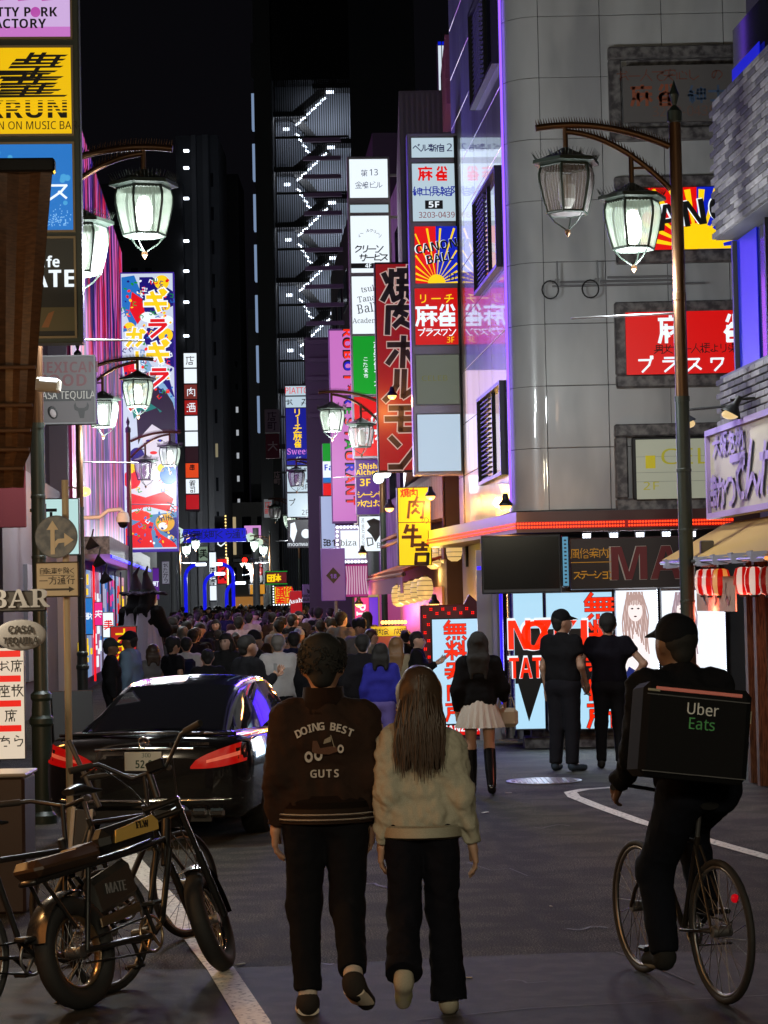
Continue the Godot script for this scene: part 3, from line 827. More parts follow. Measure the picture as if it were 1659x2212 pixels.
# a box sign seen between two corners of the picture at a distance; returns its node (front face centre, +z to the viewer) and size
func sign_box(called: String, label: String, category: String, px0: float, py0: float, px1: float, py1: float, dd: float, deep := 0.25, turn := STREET, housing: Material = null, group := "") -> Dictionary:
	var py := (py0 + py1) / 2
	var a := P(px0, py, dd)
	var b := P(px1, py, dd)
	var top := P((px0 + px1) / 2, py0, dd)
	var bot := P((px0 + px1) / 2, py1, dd)
	var w := b.x - a.x
	var h := top.y - bot.y
	var o := thing(called, label, category, Vector3((a.x + b.x) / 2, (top.y + bot.y) / 2, -dd * S), turn, group)
	var mb := MB.new()
	mb.bev(Vector3(0, 0, -deep / 2 - 0.002), Vector3(w, h, deep), 0.012)
	part(o, "housing", mb, housing if housing else M.dkgrey)
	return {"o": o, "w": w, "h": h}
# a lit panel on a sign between fractions of its face (0..1 from the left and from the top), with a raised frame
func panel(s: Dictionary, x0: float, y0: float, x1: float, y1: float, material: Material, frame: Material = null, bar := 0.018) -> Dictionary:
	var mb := MB.new()
	var cx: float = ((x0 + x1) / 2 - 0.5) * s.w
	var cy: float = (0.5 - (y0 + y1) / 2) * s.h
	var w: float = (x1 - x0) * s.w
	var h: float = (y1 - y0) * s.h
	mb.box(Vector3(cx, cy, 0.0), Vector3(w, h, 0.008))
	part(s.o, "panel", mb, material)
	if frame:
		mb = MB.new()
		for k in [-1, 1]:
			mb.box(Vector3(cx + k * (w / 2 + bar / 2), cy, 0.008), Vector3(bar, h + bar * 2, 0.03))
			mb.box(Vector3(cx, cy + k * (h / 2 + bar / 2), 0.008), Vector3(w, bar, 0.03))
		part(s.o, "frame", mb, frame)
	return {"o": s.o, "w": w, "h": h, "x": cx, "y": cy}

func sign_frames(t: Node3D) -> void:
	# four sign boxes one above the other, each in a speckled stone surround
	for f in [[106, 300], [385, 565], [655, 832], [918, 1098]]:
		var a := P(1311 if f[0] < 200 else 1325, f[0], 11.7)
		var b := P(1700, f[1], 11.7)
		var mb := MB.new()
		var bw := 0.17
		var w := b.x - a.x
		var h := a.y - b.y
		var c := (a + b) / 2
		mb.bev(Vector3(c.x, a.y - bw / 2, 0.06), Vector3(w, bw, 0.14), 0.02)
		mb.bev(Vector3(c.x, b.y + bw / 2, 0.06), Vector3(w, bw, 0.14), 0.02)
		mb.bev(Vector3(a.x + bw / 2, c.y, 0.058), Vector3(bw, h - 2 * bw, 0.138), 0.02)
		mb.box(Vector3(c.x + bw, c.y, 0.01), Vector3(w - bw, h - 2 * bw, 0.04))
		part(t, "stone_surround", mb, M.stone)
	var s := sign_box("wall_sign", "faded unlit wall sign with orange and blue characters at top of panel building", "sign", 1345, 140, 1640, 262, 11.62, 0.06, 0.0, M.stone)
	panel(s, 0.0, 0.0, 1.0, 1.0, mat(lin(0.13, 0.12, 0.12), 0.7))
	var faded := mat(lin(0.33, 0.09, 0.045), 0.7)
	kanji(s.o, "お一人で安心しての", -0.28, 0.25, 0.15, mat(lin(0.2, 0.07, 0.05), 0.7), 0.006, false, 0.1, 1.04)
	kanji(s.o, "麻雀", -0.5, -0.02, 0.26, faded, 0.006, false, 0.16, 1.25)
	kanji(s.o, "紳士倶", 0.35, -0.02, 0.22, mat(lin(0.07, 0.12, 0.22), 0.7), 0.006, false, 0.14, 1.25)
	latin(s.o, "3203-0439", -0.1, -0.31, 0.13, mat(lin(0.2, 0.11, 0.09), 0.7), 0.006, false)
	s = sign_box("wall_sign", "red, blue and yellow starburst wall sign behind the right lamp post", "sign", 1372, 404, 1640, 538, 11.62, 0.06, 0.0, M.stone)
	starburst(s, 0.12)
	latin(s.o, "CANON", 0.02, -0.1, 0.34, M.ink, 0.012, true, "Droid Sans", 1.0, 8.0)
	latin(s.o, "CANON", 0.0, -0.09, 0.34, M.lw, 0.008, true, "Droid Sans", 1.03, 8.0)
	s = sign_box("wall_sign", "red wall sign with white characters beside the right lamp post", "sign", 1352, 672, 1640, 807, 11.62, 0.06, 0.0, M.stone)
	panel(s, 0, 0, 1, 1, emi(Color(0.9, 0.025, 0.02), 0.72, Color(0.4, 0, 0)))
	kanji(s.o, "麻雀", 0.12, 0.18, 0.34, M.lw, 0.006, false, 0.13, 3.1, 0.8)
	kanji(s.o, "男女お一人様より楽し", 0.1, -0.08, 0.12, M.ink, 0.006, false, 0.1, 1.02)
	kanji(s.o, "プラスワン", 0.0, -0.28, 0.2, M.lw, 0.006, false, 0.14, 1.6)
	s = sign_box("wall_sign", "dim cream wall sign with pale yellow letters above the canopy", "sign", 1366, 942, 1640, 1076, 11.62, 0.06, 0.0, M.black)
	panel(s, 0.03, 0.04, 1, 1, emi(Color(0.62, 0.64, 0.56), 0.5, Color(0.6, 0.6, 0.55)))
	var pale := emi(Color(0.62, 0.58, 0.16), 0.52, Color(0.6, 0.6, 0.1))
	latin(s.o, "CELEB", 0.1, 0.04, 0.2, pale, 0.006, false, "Droid Sans", 1.5)
	latin(s.o, "2F", -0.6, -0.29, 0.1, pale, 0.006, false, "Droid Sans", 1.5)
	var q := MB.new()
	q.box(Vector3(-0.6, 0.08, 0.006), Vector3(0.13, 0.17, 0.006))
	part(s.o, "logo_block", q, emi(Color(0.7, 0.62, 0.03), 0.6, Color(0.6, 0.6, 0.1)))
	q = MB.new()
	for y in [-0.12, 0.0, 0.21]: q.box(Vector3(0, y - 0.06, 0.004), Vector3(s.w - 0.1, 0.004, 0.003))
	part(s.o, "seam", q, M.grey)
	area(t, Vector3(WX(1500, 11.6), P(0, 738, 11.6).y, 0.16), Vector2(1.3, 0.7), Color(1, 0.15, 0.12), 0.7)
	# antennas and cable conduit
	var an := thing("antenna_rig", "pipe rig with two small aerials and black cable loops on the grey panels", "antenna", Vector3(0, 0, -11.7 * S))
	var b := MB.new()
	var ya := P(0, 637, 11.7).y
	for i in 3: b.rod(Vector3(WX(1210 if i < 2 else 1330, 11.7), ya + 0.05 * (i - 1), 0.08), Vector3(WX(1345, 11.7) + (1.2 if i == 0 else 0.9), ya + 0.05 * (i - 1), 0.08), 0.016, 8)
	part(an, "conduit", b, M.grey)
	for px in [1222, 1309]:
		var x := WX(px, 11.7)
		b = MB.new()
		b.rod(Vector3(x, ya - 0.02, 0.1), Vector3(x, ya + 0.28, 0.1), 0.012, 6)
		b.box(Vector3(x, ya, 0.05), Vector3(0.06, 0.09, 0.1))
		part(an, "aerial", b, M.steel)
		b = MB.new()
		var pts := []
		for i in 17:
			var g := TAU * i / 16.0
			pts.append(Vector3(x - 0.1 + 0.11 * cos(g), ya - 0.1 + 0.12 * sin(g), 0.1))
		b.tube(pts, 0.011, 6)
		part(an, "cable_loop", b, M.black)

func starburst(s: Dictionary, sun_y: float) -> void:
	var w: float = s.w / 2
	var h: float = s.h / 2
	panel(s, 0, 0, 0.5, 1, M.lred)
	panel(s, 0.5, 0, 1, 1, emi(Color(0.02, 0.13, 0.8), 0.8, Color(0, 0, 0.3)))
	var mb := MB.new()
	for i in 13:
		var a := PI * (i + 0.15) / 13.0
		var d := Vector2(cos(a), sin(a))
		var p = Vector2(-d.y, d.x) * 0.009 * s.w * 2.2
		var l := minf(w / maxf(absf(d.x), 0.001), (2 * h - 0.02) / maxf(d.y, 0.001)) * 0.985
		var c := Vector2(0, -h)
		var q := PackedVector2Array([c + d * 0.06 + p * 0.2, c + d * l + p * 1.3, c + d * l - p * 1.3, c + d * 0.06 - p * 0.2])
		for k in 4: q[k] = Vector2(clampf(q[k].x, -w, w), clampf(q[k].y, -h, h))
		if Geometry2D.triangulate_polygon(q).size(): mb.poly(q, 0.0052)
	part(s.o, "rays", mb, M.lyel)
	mb = MB.new()
	var c2 := PackedVector2Array()
	for i in 13: c2.append(Vector2(cos(PI * i / 12.0), sin(PI * i / 12.0)) * w * 0.42 + Vector2(0, -h))
	mb.poly(c2, 0.0064)
	part(s.o, "sun_disc", mb, M.lyel)

func info_signs() -> void:
	# the long light box on the front: two panels
	var box_l := emi(Color(0.72, 0.9, 1.0), 0.95)
	var s := sign_box("light_box_sign", "tall white light box with red block letters and black emblem beside chrome post", "sign", 1110, 1277, 1176, 1577, 11.55, 0.2, 0.0, M.grey)
	panel(s, 0.02, 0.01, 0.98, 0.99, box_l)
	emblem(s, 0.3, 0.0, 0.42)
	var s2 := sign_box("light_box_sign", "wide white light box with red vertical characters behind the two standing men", "sign", 1181, 1277, 1326, 1577, 11.55, 0.2, 0.0, M.grey)
	panel(s2, 0.01, 0.01, 0.99, 0.99, box_l)
	emblem(s2, -0.18, 0.0, 0.42)
	kanji2(s2.o, "無料案内所", s2.w * 0.3, 0.0, 0.315, M.lorange, mat(lin(0.12, 0.008, 0.005), 0.5), 0.01, true, 0.13, 1.13, 1.12, 0.0, 0.05)
	latin(s2.o, "OKU", -0.22, 0.13, 0.42, M.lw, 0.014, true, "Droid Sans", 1.0)
	latin(s2.o, "OKU", -0.22, 0.14, 0.38, M.lorange, 0.02, true, "Droid Sans", 1.05)
	latin(s.o, "NZ", 0.0, 0.13, 0.42, M.lw, 0.014, true, "Droid Sans", 0.85)
	latin(s.o, "NZ", 0.0, 0.14, 0.38, M.lorange, 0.02, true, "Droid Sans", 0.9)
	latin(s.o, "TATI", 0.0, -0.24, 0.3, M.lw, 0.014, true, "Droid Sans", 0.66)
	latin(s.o, "TATI", 0.0, -0.235, 0.27, M.lorange, 0.02, true, "Droid Sans", 0.68)
	latin(s2.o, "ON", -0.3, -0.24, 0.3, M.lw, 0.014, true, "Droid Sans", 0.8)
	latin(s2.o, "ON", -0.3, -0.235, 0.27, M.lorange, 0.02, true, "Droid Sans", 0.82)
	area(s2.o, Vector3(-0.1, 0, 0.1), Vector2(1.3, 1.75), Color(0.8, 0.9, 1.0), 7.0)
	# portrait light boxes
	var k := 0
	for r in [[1330, 1423, "bright light box with a portrait of a woman with long wavy hair"], [1428, 1568, "bright light box behind the lamp post with a portrait of a fringed woman"]]:
		var p := sign_box("portrait_light_box", r[2], "poster", r[0], 1262, r[1], 1478, 11.5, 0.16, 0.0, M.steel, "portrait light boxes")
		panel(p, 0.02, 0.06, 0.98, 0.99, emi(Color(0.93, 0.96, 1.0), 1.15))
		portrait(p, -0.02 if k == 0 else -0.12, k)
		var mb := MB.new()
		for i in int(p.w / 0.024): mb.box(Vector3(-p.w / 2 + 0.014 + i * 0.024, p.h / 2 - 0.02, 0.012), Vector3(0.014, 0.016, 0.012))
		for i in int(p.h / 0.03): mb.box(Vector3(p.w / 2 - 0.012, -p.h / 2 + 0.02 + i * 0.03, 0.012), Vector3(0.012, 0.014, 0.012))
		part(p.o, "lamp_row", mb, M.led).set_meta("kind", "stuff")
		area(p.o, Vector3(0, 0, 0.1), Vector2(p.w * 0.9, p.h * 0.9), Color(0.95, 0.97, 1.0), 5.0)
		k += 1
	# free standing sign with a red lamp border and an arrow top
	s = sign_box("street_sign_board", "standing white sign with red vertical characters and red lamp border", "sign", 912, 1306, 1048, 1592, 12.5, 0.22, 4.0, mat(lin(0.12, 0.01, 0.01), 0.5))
	panel(s, 0.17, 0.11, 0.98, 0.9, emi(Color(0.75, 0.9, 1.0), 0.95), M.darkmetal)
	panel(s, 0.3, 0.915, 0.98, 0.985, M.lred)
	latin(s.o, "MANZOKU", 0.1, -s.h * 0.46, 0.09, M.lw, 0.008, true, "Droid Sans", 1.0)
	kanji2(s.o, "無料案内所", 0.03, 0.0, 0.255, M.lorange, mat(lin(0.12, 0.008, 0.005), 0.5), 0.01, true, 0.13, 1.13, 1.15, 0.0, 0.05)
	var mb2 := MB.new()
	mb2.poly(PackedVector2Array([Vector2(0.1, -s.h * 0.37), Vector2(0.22, -s.h * 0.37), Vector2(0.16, -s.h * 0.41)]), 0.012)
	part(s.o, "yellow_mark", mb2, M.lyel)
	var mb := MB.new()
	var cl := func(x, y):
		for d in [[-1, -1], [1, -1], [1, 1], [-1, 1]]: mb.ball(Vector3(x + d[0] * 0.012, y + d[1] * 0.012, 0.012), Vector3.ONE * 0.008, 6)
	for i in 11:
		cl.call(-s.w / 2 + 0.05 + 0.05 * (i % 2), s.h / 2 - 0.16 - i * 0.115)
		if i < 9: cl.call(-s.w / 2 + 0.14 + i * 0.085, s.h / 2 - 0.06 - 0.06 * (i % 2))
	part(s.o, "red_lamps", mb, M.ledred).set_meta("kind", "stuff")
	mb = MB.new()
	mb.prism(PackedVector2Array([Vector2(s.w / 2 - 0.28, s.h / 2), Vector2(s.w / 2 - 0.2, s.h / 2 + 0.14), Vector2(s.w / 2 + 0.06, s.h / 2 - 0.1), Vector2(s.w / 2 - 0.02, s.h / 2 - 0.16)]), -0.1, 0.01)
	part(s.o, "arrow_tip", mb, mat(lin(0.12, 0.01, 0.01), 0.5))
	area(s.o, Vector3(0.05, 0, 0.08), Vector2(0.7, 1.4), Color(0.85, 0.92, 1.0), 3.0)

# a plain black emblem: a broad band behind the letters that runs out into a long point below
func emblem(s: Dictionary, shift: float, y: float, half: float) -> void:
	var w: float = s.w / 2 - 0.012
	var mb := MB.new()
	mb.poly(PackedVector2Array([Vector2(-w, 0.42), Vector2(minf(w, shift + half), 0.42), Vector2(minf(w, shift + half), -0.3), Vector2(-w, -0.3)]), 0.006)
	var tip := Vector2(minf(shift, 0.02), -s.h * 0.44)
	mb.poly(PackedVector2Array([Vector2(-w * 0.8, -0.3), Vector2(w * 0.8 if s.w < 0.6 else 0.02, -0.3), Vector2(-0.02 if s.w < 0.6 else -0.3, tip.y)]), 0.006)
	part(s.o, "emblem", mb, M.ink)

func portrait(p: Dictionary, x: float, k: int) -> void:
	var oval := func(cx, cy, rx, ry, z):
		var mb := MB.new()
		var a := PackedVector2Array()
		for i in 24: a.append(Vector2(cx + rx * cos(TAU * i / 24.0), cy + ry * sin(TAU * i / 24.0)))
		mb.poly(a, z)
		return mb
	var top: float = p.h * 0.42
	var hair := emi([Color(0.76, 0.63, 0.6), Color(0.68, 0.58, 0.62)][k], 0.9)
	var mb := MB.new()
	# long hair as wavy locks
	for i in 22:
		var f := (i - 10.5) / 10.5
		var pts := []
		for j in 9:
			var g := j / 8.0
			var sway := 0.012 * sin(g * 9.0 + i * 1.7)
			pts.append(Vector2(x + f * (0.1 + 0.06 * sin(minf(g * 2.2, 1.0) * PI / 2)) + sway, top - g * (0.3 + 0.5 * (0.4 + 0.6 * absf(f)))))
		mb.stroke(pts, 0.017, 0.006 + 0.0003 * (i % 3))
	part(p.o, "printed_hair", mb, hair)
	mb = MB.new()
	var hp := PackedVector2Array()
	for i in 17:
		var g := PI * i / 16.0
		hp.append(Vector2(x + 0.135 * cos(g), top - 0.14 + 0.13 * sin(g)))
	for q in [[-0.16, -0.5], [-0.1, -0.62], [-0.06, -0.42], [0.06, -0.42], [0.11, -0.66], [0.165, -0.52]]: hp.append(Vector2(x + q[0], top + q[1]))
	mb.poly(hp, 0.0053)
	part(p.o, "printed_hair_mass", mb, emi([Color(0.88, 0.78, 0.76), Color(0.82, 0.74, 0.78)][k], 0.95))
	part(p.o, "printed_face", oval.call(x, top - 0.24, 0.095, 0.14, 0.0085), emi(Color(1.0, 0.94, 0.93), 1.05))
	mb = MB.new()
	for i in 9: mb.stroke([Vector2(x + (i - 4) * 0.022, top - 0.04), Vector2(x + (i - 4) * 0.024, top - 0.155 - 0.01 * (i % 2))], 0.018, 0.0095 + 0.0002 * (i % 2))
	part(p.o, "printed_fringe", mb, hair)
	mb = MB.new()
	for sg in [-1, 1]:
		mb.poly(PackedVector2Array([Vector2(x + sg * 0.04 - 0.022, top - 0.215), Vector2(x + sg * 0.04, top - 0.2), Vector2(x + sg * 0.04 + 0.022, top - 0.215), Vector2(x + sg * 0.04, top - 0.225)]), 0.0105)
	part(p.o, "printed_eyes", mb, mat(lin(0.03, 0.02, 0.03), 0.5))
	part(p.o, "printed_mouth", oval.call(x, top - 0.315, 0.02, 0.009, 0.0105), mat(lin(0.12, 0.02, 0.03), 0.5))
	mb = MB.new()
	mb.poly(PackedVector2Array([Vector2(x - 0.03, top - 0.37), Vector2(x + 0.03, top - 0.37), Vector2(x + 0.05, top - 0.45), Vector2(x + 0.17, top - 0.56), Vector2(x + 0.19, -p.h * 0.47), Vector2(x - 0.19, -p.h * 0.47), Vector2(x - 0.17, top - 0.56), Vector2(x - 0.05, top - 0.45)]), 0.0056)
	part(p.o, "printed_shoulders", mb, emi(Color(1.0, 0.95, 0.95), 1.05))
	mb = MB.new()
	mb.poly(PackedVector2Array([Vector2(x - 0.19, -p.h * 0.47), Vector2(x - 0.1, -p.h * 0.32), Vector2(x + 0.02, -p.h * 0.38), Vector2(x + 0.12, -p.h * 0.3), Vector2(x + 0.2, -p.h * 0.47)]), 0.0075)
	part(p.o, "printed_dress", mb, emi([Color(0.12, 0.18, 0.5), Color(0.15, 0.7, 0.8)][k], 0.7))
# a column of stacked light boxes: rows of [top, bottom] in picture rows, as fractions of the column
func rows_of(s: Dictionary, y0: float, y1: float, rows: Array, x0 := 0.06, x1 := 0.94, frame: Material = null) -> Array:
	var out := []
	for r in rows:
		out.append(panel(s, x0, (r[0] - y0) / (y1 - y0), x1, (r[1] - y0) / (y1 - y0), r[2], frame))
	return out
func bracket(s: Dictionary, ys: Array, x: float, len_: float, material: Material) -> void:
	var mb := MB.new()
	for y in ys: mb.box(Vector3(x + len_ / 2, y * s.h, -0.12), Vector3(len_, 0.06, 0.06))
	part(s.o, "bracket", mb, material)

func right_signs() -> void:
	var side := mat(lin(0.3, 0.27, 0.34), 0.3, 0.2)
	# the building-name tower beside the panel building
	var s := sign_box("sign_tower", "tall stacked light box tower next to the rounded corner, starburst panel halfway", "sign", 887, 288, 996, 1027, 14.2, 0.3, STREET, side)
	var wh := emi(Color(0.78, 0.87, 0.92), 0.82)
	var p := rows_of(s, 288, 1027, [[298, 341, wh], [354, 479, wh], [624, 746, emi(Color(0.88, 0.03, 0.02), 0.75, Color(0.4, 0, 0))], [768, 874, emi(Color(0.5, 0.53, 0.47), 0.45)], [896, 1018, emi(Color(0.78, 0.87, 0.95), 0.8)]], 0.08, 0.93, M.grey)
	kanji(s.o, "ベル新宿", p[0].x - 0.07, p[0].y, 0.12, M.inkblue, 0.006, false, 0.12, 1.06)
	latin(s.o, "2", p[0].x + 0.28, p[0].y - 0.06, 0.12, M.inkblue, 0.006, false, "Droid Sans", 1.2)
	kanji(s.o, "麻雀", p[1].x, p[1].y + 0.31, 0.21, M.lred, 0.006, false, 0.15, 1.25)
	kanji(s.o, "紳士倶楽部", p[1].x, p[1].y + 0.02, 0.145, emi(Color(0.02, 0.15, 0.7), 0.7), 0.006, false, 0.11, 0.92, 1.0)
	var mb := MB.new()
	mb.box(Vector3(p[1].x, p[1].y - 0.2, 0.006), Vector3(0.29, 0.14, 0.004))
	part(s.o, "floor_plate", mb, M.ink)
	latin(s.o, "5F", p[1].x, p[1].y - 0.25, 0.1, M.lw, 0.012, true, "Droid Sans", 1.2)
	latin(s.o, "3203-0439", p[1].x + 0.04, p[1].y - 0.415, 0.09, emi(Color(0.6, 0.12, 0.08), 0.6), 0.008, false)
	kanji(s.o, "リーチ", p[2].x, p[2].y + 0.3, 0.14, M.lyel, 0.006, false, 0.13, 1.5)
	kanji(s.o, "麻雀", p[2].x, p[2].y + 0.02, 0.32, M.lw, 0.006, false, 0.14, 1.02)
	kanji(s.o, "プラスワン", p[2].x, p[2].y - 0.25, 0.12, M.lw, 0.006, false, 0.13, 1.05)
	latin(s.o, "3F", p[2].x + 0.22, p[2].y - 0.43, 0.09, M.lyel, 0.008, false)
	latin(s.o, "CELEB", p[3].x - 0.05, p[3].y - 0.02, 0.08, emi(Color(0.5, 0.5, 0.2), 0.5), 0.008, false, "Droid Sans", 1.4)
	var st := sign_box("starburst_panel", "small red and blue starburst light panel on the stacked tower", "sign", 896, 489, 988, 612, 14.17, 0.02, STREET, M.grey)
	starburst(st, 0.2)
	latin(st.o, "CANON", 0.0, 0.07, 0.145, M.lw, 0.009, true, "Droid Sans", 1.0, 10.0)
	latin(st.o, "CANON", 0.01, 0.065, 0.145, M.ink, 0.013, true, "Droid Sans", 0.97, 10.0)
	latin(st.o, "BALL", 0.05, -0.12, 0.145, M.lw, 0.009, true, "Droid Sans", 1.0, 10.0)
	latin(st.o, "BALL", 0.06, -0.125, 0.145, M.ink, 0.013, true, "Droid Sans", 0.97, 10.0)
	latin(st.o, "4F", 0.26, -0.43, 0.12, M.inkblue, 0.011, false, "Droid Serif")
	bracket(s, [0.25, -0.02, -0.23], s.w / 2, 0.5, M.dkgrey)
	area(s.o, Vector3(0, 1.5, 0.1), Vector2(0.7, 2.0), Color(0.88, 0.94, 1.0), 0.7)
	area(s.o, Vector3(0, -2.0, 0.1), Vector2(0.7, 1.8), Color(0.95, 0.8, 0.85), 0.7)
	# red vertical grill sign
	s = sign_box("vertical_sign", "tall red vertical sign with dark brush characters outlined in white", "sign", 813, 566, 908, 1020, 15.6, 0.25, STREET, M.darkmetal)
	panel(s, 0.03, 0.01, 0.97, 0.99, emi(Color(0.62, 0.028, 0.022), 0.62, Color(0.4, 0.02, 0.02)))
	kanji2(s.o, "焼肉ホルモン", 0.06, 0.0, 0.58, mat(lin(0.04, 0.028, 0.022), 0.5), emi(Color(0.85, 0.72, 0.68), 0.7), 0.008, true, 0.17, 1.03, 1.0, 0.06, 0.07)
	area(s.o, Vector3(0, 0, 0.08), Vector2(0.7, 3.4), Color(1, 0.2, 0.15), 2.0)
	# white name tower
	s = sign_box("sign_tower", "white stacked light box tower with a number at its top, green panel below", "sign", 756, 338, 848, 990, 20.3, 0.28, STREET, side)
	p = rows_of(s, 338, 990, [[344, 428, M.lw], [443, 460, wh], [467, 590, M.lw], [598, 722, M.lw], [727, 852, M.lgreen], [858, 985, emi(Color(0.9, 0.02, 0.02), 0.8, Color(0.4, 0, 0))]], 0.05, 0.95, M.grey)
	kanji(s.o, "第", p[0].x - 0.1, p[0].y + 0.13, 0.15, M.inkblue, 0.006, false, 0.08)
	latin(s.o, "13", p[0].x + 0.12, p[0].y + 0.07, 0.14, M.inkblue, 0.006, false)
	kanji(s.o, "金嶋ビル", p[0].x, p[0].y - 0.15, 0.15, M.inkblue, 0.006, false, 0.08, 1.06)
	kanji(s.o, "クリーン", p[2].x - 0.03, p[2].y - 0.1, 0.17, M.ink, 0.006, false, 0.15, 0.95, 1.0, 0.2)
	kanji(s.o, "サービス", p[2].x + 0.08, p[2].y - 0.3, 0.17, M.ink, 0.006, false, 0.15, 0.95, 1.0, 0.2)
	mb = MB.new()
	var arc := "トータルクリーン"
	for i in 8:
		var g := PI * (0.16 + 0.68 * (7 - i) / 7.0)
		glyph(mb, arc[i], Vector2(p[2].x + 0.27 * cos(g) - 0.035, p[2].y + 0.05 + 0.24 * sin(g)), 0.07, 0.07, 0.009, 0.006)
	part(s.o, "lettering", mb, M.ink)
	mb = MB.new()
	mb.box(Vector3(p[2].x, p[2].y - 0.5, 0.006), Vector3(p[2].w, 0.12, 0.004))
	part(s.o, "floor_plate", mb, M.ink)
	latin(s.o, "4F", p[2].x - 0.05, p[2].y - 0.55, 0.1, M.lw, 0.012, true)
	latin(s.o, "tsuko", p[3].x, p[3].y + 0.32, 0.13, M.dkgrey, 0.008, false, "Droid Serif", 1.0, 8)
	latin(s.o, "Tanaka", p[3].x, p[3].y + 0.1, 0.13, M.dkgrey, 0.008, false, "Droid Serif", 1.0, 8)
	latin(s.o, "Ballet", p[3].x, p[3].y - 0.16, 0.2, M.dkgrey, 0.008, false, "Droid Serif", 0.9, 8)
	latin(s.o, "Academy 3F", p[3].x, p[3].y - 0.42, 0.11, M.dkgrey, 0.008, false, "Droid Serif")
	kanji(s.o, "歌舞伎市場", p[4].x + 0.14, p[4].y, 0.2, M.lw, 0.006, true, 0.11, 1.06)
	kanji(s.o, "こた食市", p[4].x - 0.16, p[4].y - 0.05, 0.1, M.lw, 0.006, true, 0.11, 1.3)
	kanji(s.o, "の肉", p[5].x + 0.1, p[5].y, 0.36, M.lw, 0.006, true, 0.13, 1.1)
	kanji(s.o, "酒場", p[5].x - 0.24, p[5].y - 0.2, 0.24, M.lw, 0.006, true, 0.13, 1.1)
	bracket(s, [0.44, 0.3], s.w / 2, 0.6, M.grey)
	area(s.o, Vector3(0, 0, 0.1), Vector2(0.8, 5.0), Color(0.95, 0.95, 1.0), 5.0)
	# purple water pipe sign and the meat sign under the tower
	s = sign_box("light_box_sign", "purple light box with yellow lettering below the white tower", "sign", 768, 992, 832, 1112, 20.4, 0.24, STREET, side)
	panel(s, 0.03, 0.01, 0.97, 0.99, M.lpurple)
	latin(s.o, "Shisha", 0.0, 0.42, 0.12, M.lyel, 0.008, true)
	latin(s.o, "Alchemy", 0.02, 0.28, 0.12, M.lyel, 0.008, true)
	kanji(s.o, "シーシャ", 0.0, -0.17, 0.15, M.lyel, 0.006, false, 0.14, 1.0)
	kanji(s.o, "水たばこ", 0.0, -0.38, 0.15, M.lyel, 0.006, false, 0.14, 1.0)
	latin(s.o, "3F", -0.12, 0.02, 0.17, M.lyel, 0.008, true)
	s = sign_box("light_box_sign", "white light box with a black bull drawing and side lettering", "sign", 775, 1114, 832, 1192, 20.5, 0.24, STREET, M.darkmetal)
	panel(s, 0.03, 0.02, 0.97, 0.98, M.lw)
	latin(s.o, "NO MEAT NO LIFE", -0.21, 0.0, 0.06, M.ink, 0.008, false, "Droid Sans", 1.0, -90.0)
	mb = MB.new()
	mb.poly(PackedVector2Array([Vector2(-0.12, 0.3), Vector2(0.05, 0.36), Vector2(0.2, 0.3), Vector2(0.2, -0.02), Vector2(0.08, -0.2), Vector2(-0.02, -0.02), Vector2(-0.12, 0.08), Vector2(-0.04, 0.16)]), 0.007)
	mb.stroke([Vector2(-0.12, -0.1), Vector2(-0.1, -0.28), Vector2(0.02, -0.24), Vector2(0.0, -0.1), Vector2(-0.12, -0.1)], 0.025, 0.007)
	part(s.o, "bull_drawing", mb, M.ink)
	latin(s.o, "B1", 0.2, -0.34, 0.12, M.ink, 0.008, false)
	# pink vertical sign with coloured letters
	s = sign_box("vertical_sign", "pale pink vertical sign with coloured block letters reading downwards", "sign", 714, 710, 768, 1130, 21.6, 0.35, STREET, emi(Color(0.5, 0.28, 0.6), 0.35))
	panel(s, 0.03, 0.01, 0.97, 0.99, M.lpink)
	var cols := [M.lorange, M.lred, M.lorange, M.lblue, M.lorange, M.lred, M.lblue, M.lgreen, M.lorange, M.lred, M.lgreen, M.lorange, M.lblue, M.lorange, M.lred, M.lred, M.lgreen]
	var word := "ROBOT*RESTAURANT"
	for i in word.length():
		var y: float = s.h * (0.46 - 0.058 * i)
		latin(s.o, word[i], 0.2 - 0.06, y, 0.24, M.ink, 0.006, true, "Droid Sans", 1.3, -90)
		latin(s.o, word[i], 0.2 - 0.05, y, 0.2, cols[i], 0.012, true, "Droid Sans", 1.25, -90)
	area(s.o, Vector3(0, 0, 0.1), Vector2(0.5, 4.4), Color(1.0, 0.5, 0.9), 6.0)
	# lamp-ringed white sign
	s = sign_box("lamp_ringed_sign", "small white sign ringed with round lamps under the pink vertical sign", "sign", 725, 1134, 794, 1218, 20.6, 0.3, STREET, mat(lin(0.3, 0.25, 0.4), 0.4))
	panel(s, 0.16, 0.14, 0.95, 0.86, M.lw)
	latin(s.o, "ibiza SS", 0.03, -0.03, 0.13, M.ink, 0.008, false, "Droid Serif", 1.1)
	mb = MB.new()
	for i in 9:
		mb.ball(Vector3(-s.w / 2 + 0.04, -s.h / 2 + 0.05 + i * (s.h - 0.1) / 8.0, 0.02), Vector3.ONE * 0.034, 8)
		for y in [-1, 1]: mb.ball(Vector3(-s.w / 2 + 0.05 + i * (s.w - 0.1) / 8.0, y * (s.h / 2 - 0.05), 0.02), Vector3.ONE * 0.034, 8)
	part(s.o, "lamp_ring", mb, M.tube)
	area(s.o, Vector3(0, 0, 0.12), Vector2(0.7, 0.8), Color(0.95, 0.93, 1.0), 4.0)
	# convenience store sign, small white basement sign, violet emblem board
	s = sign_box("store_sign", "small green and white shop sign with red panel behind the pink sign", "sign", 697, 958, 722, 1075, 25.0, 0.3, STREET, M.grey)
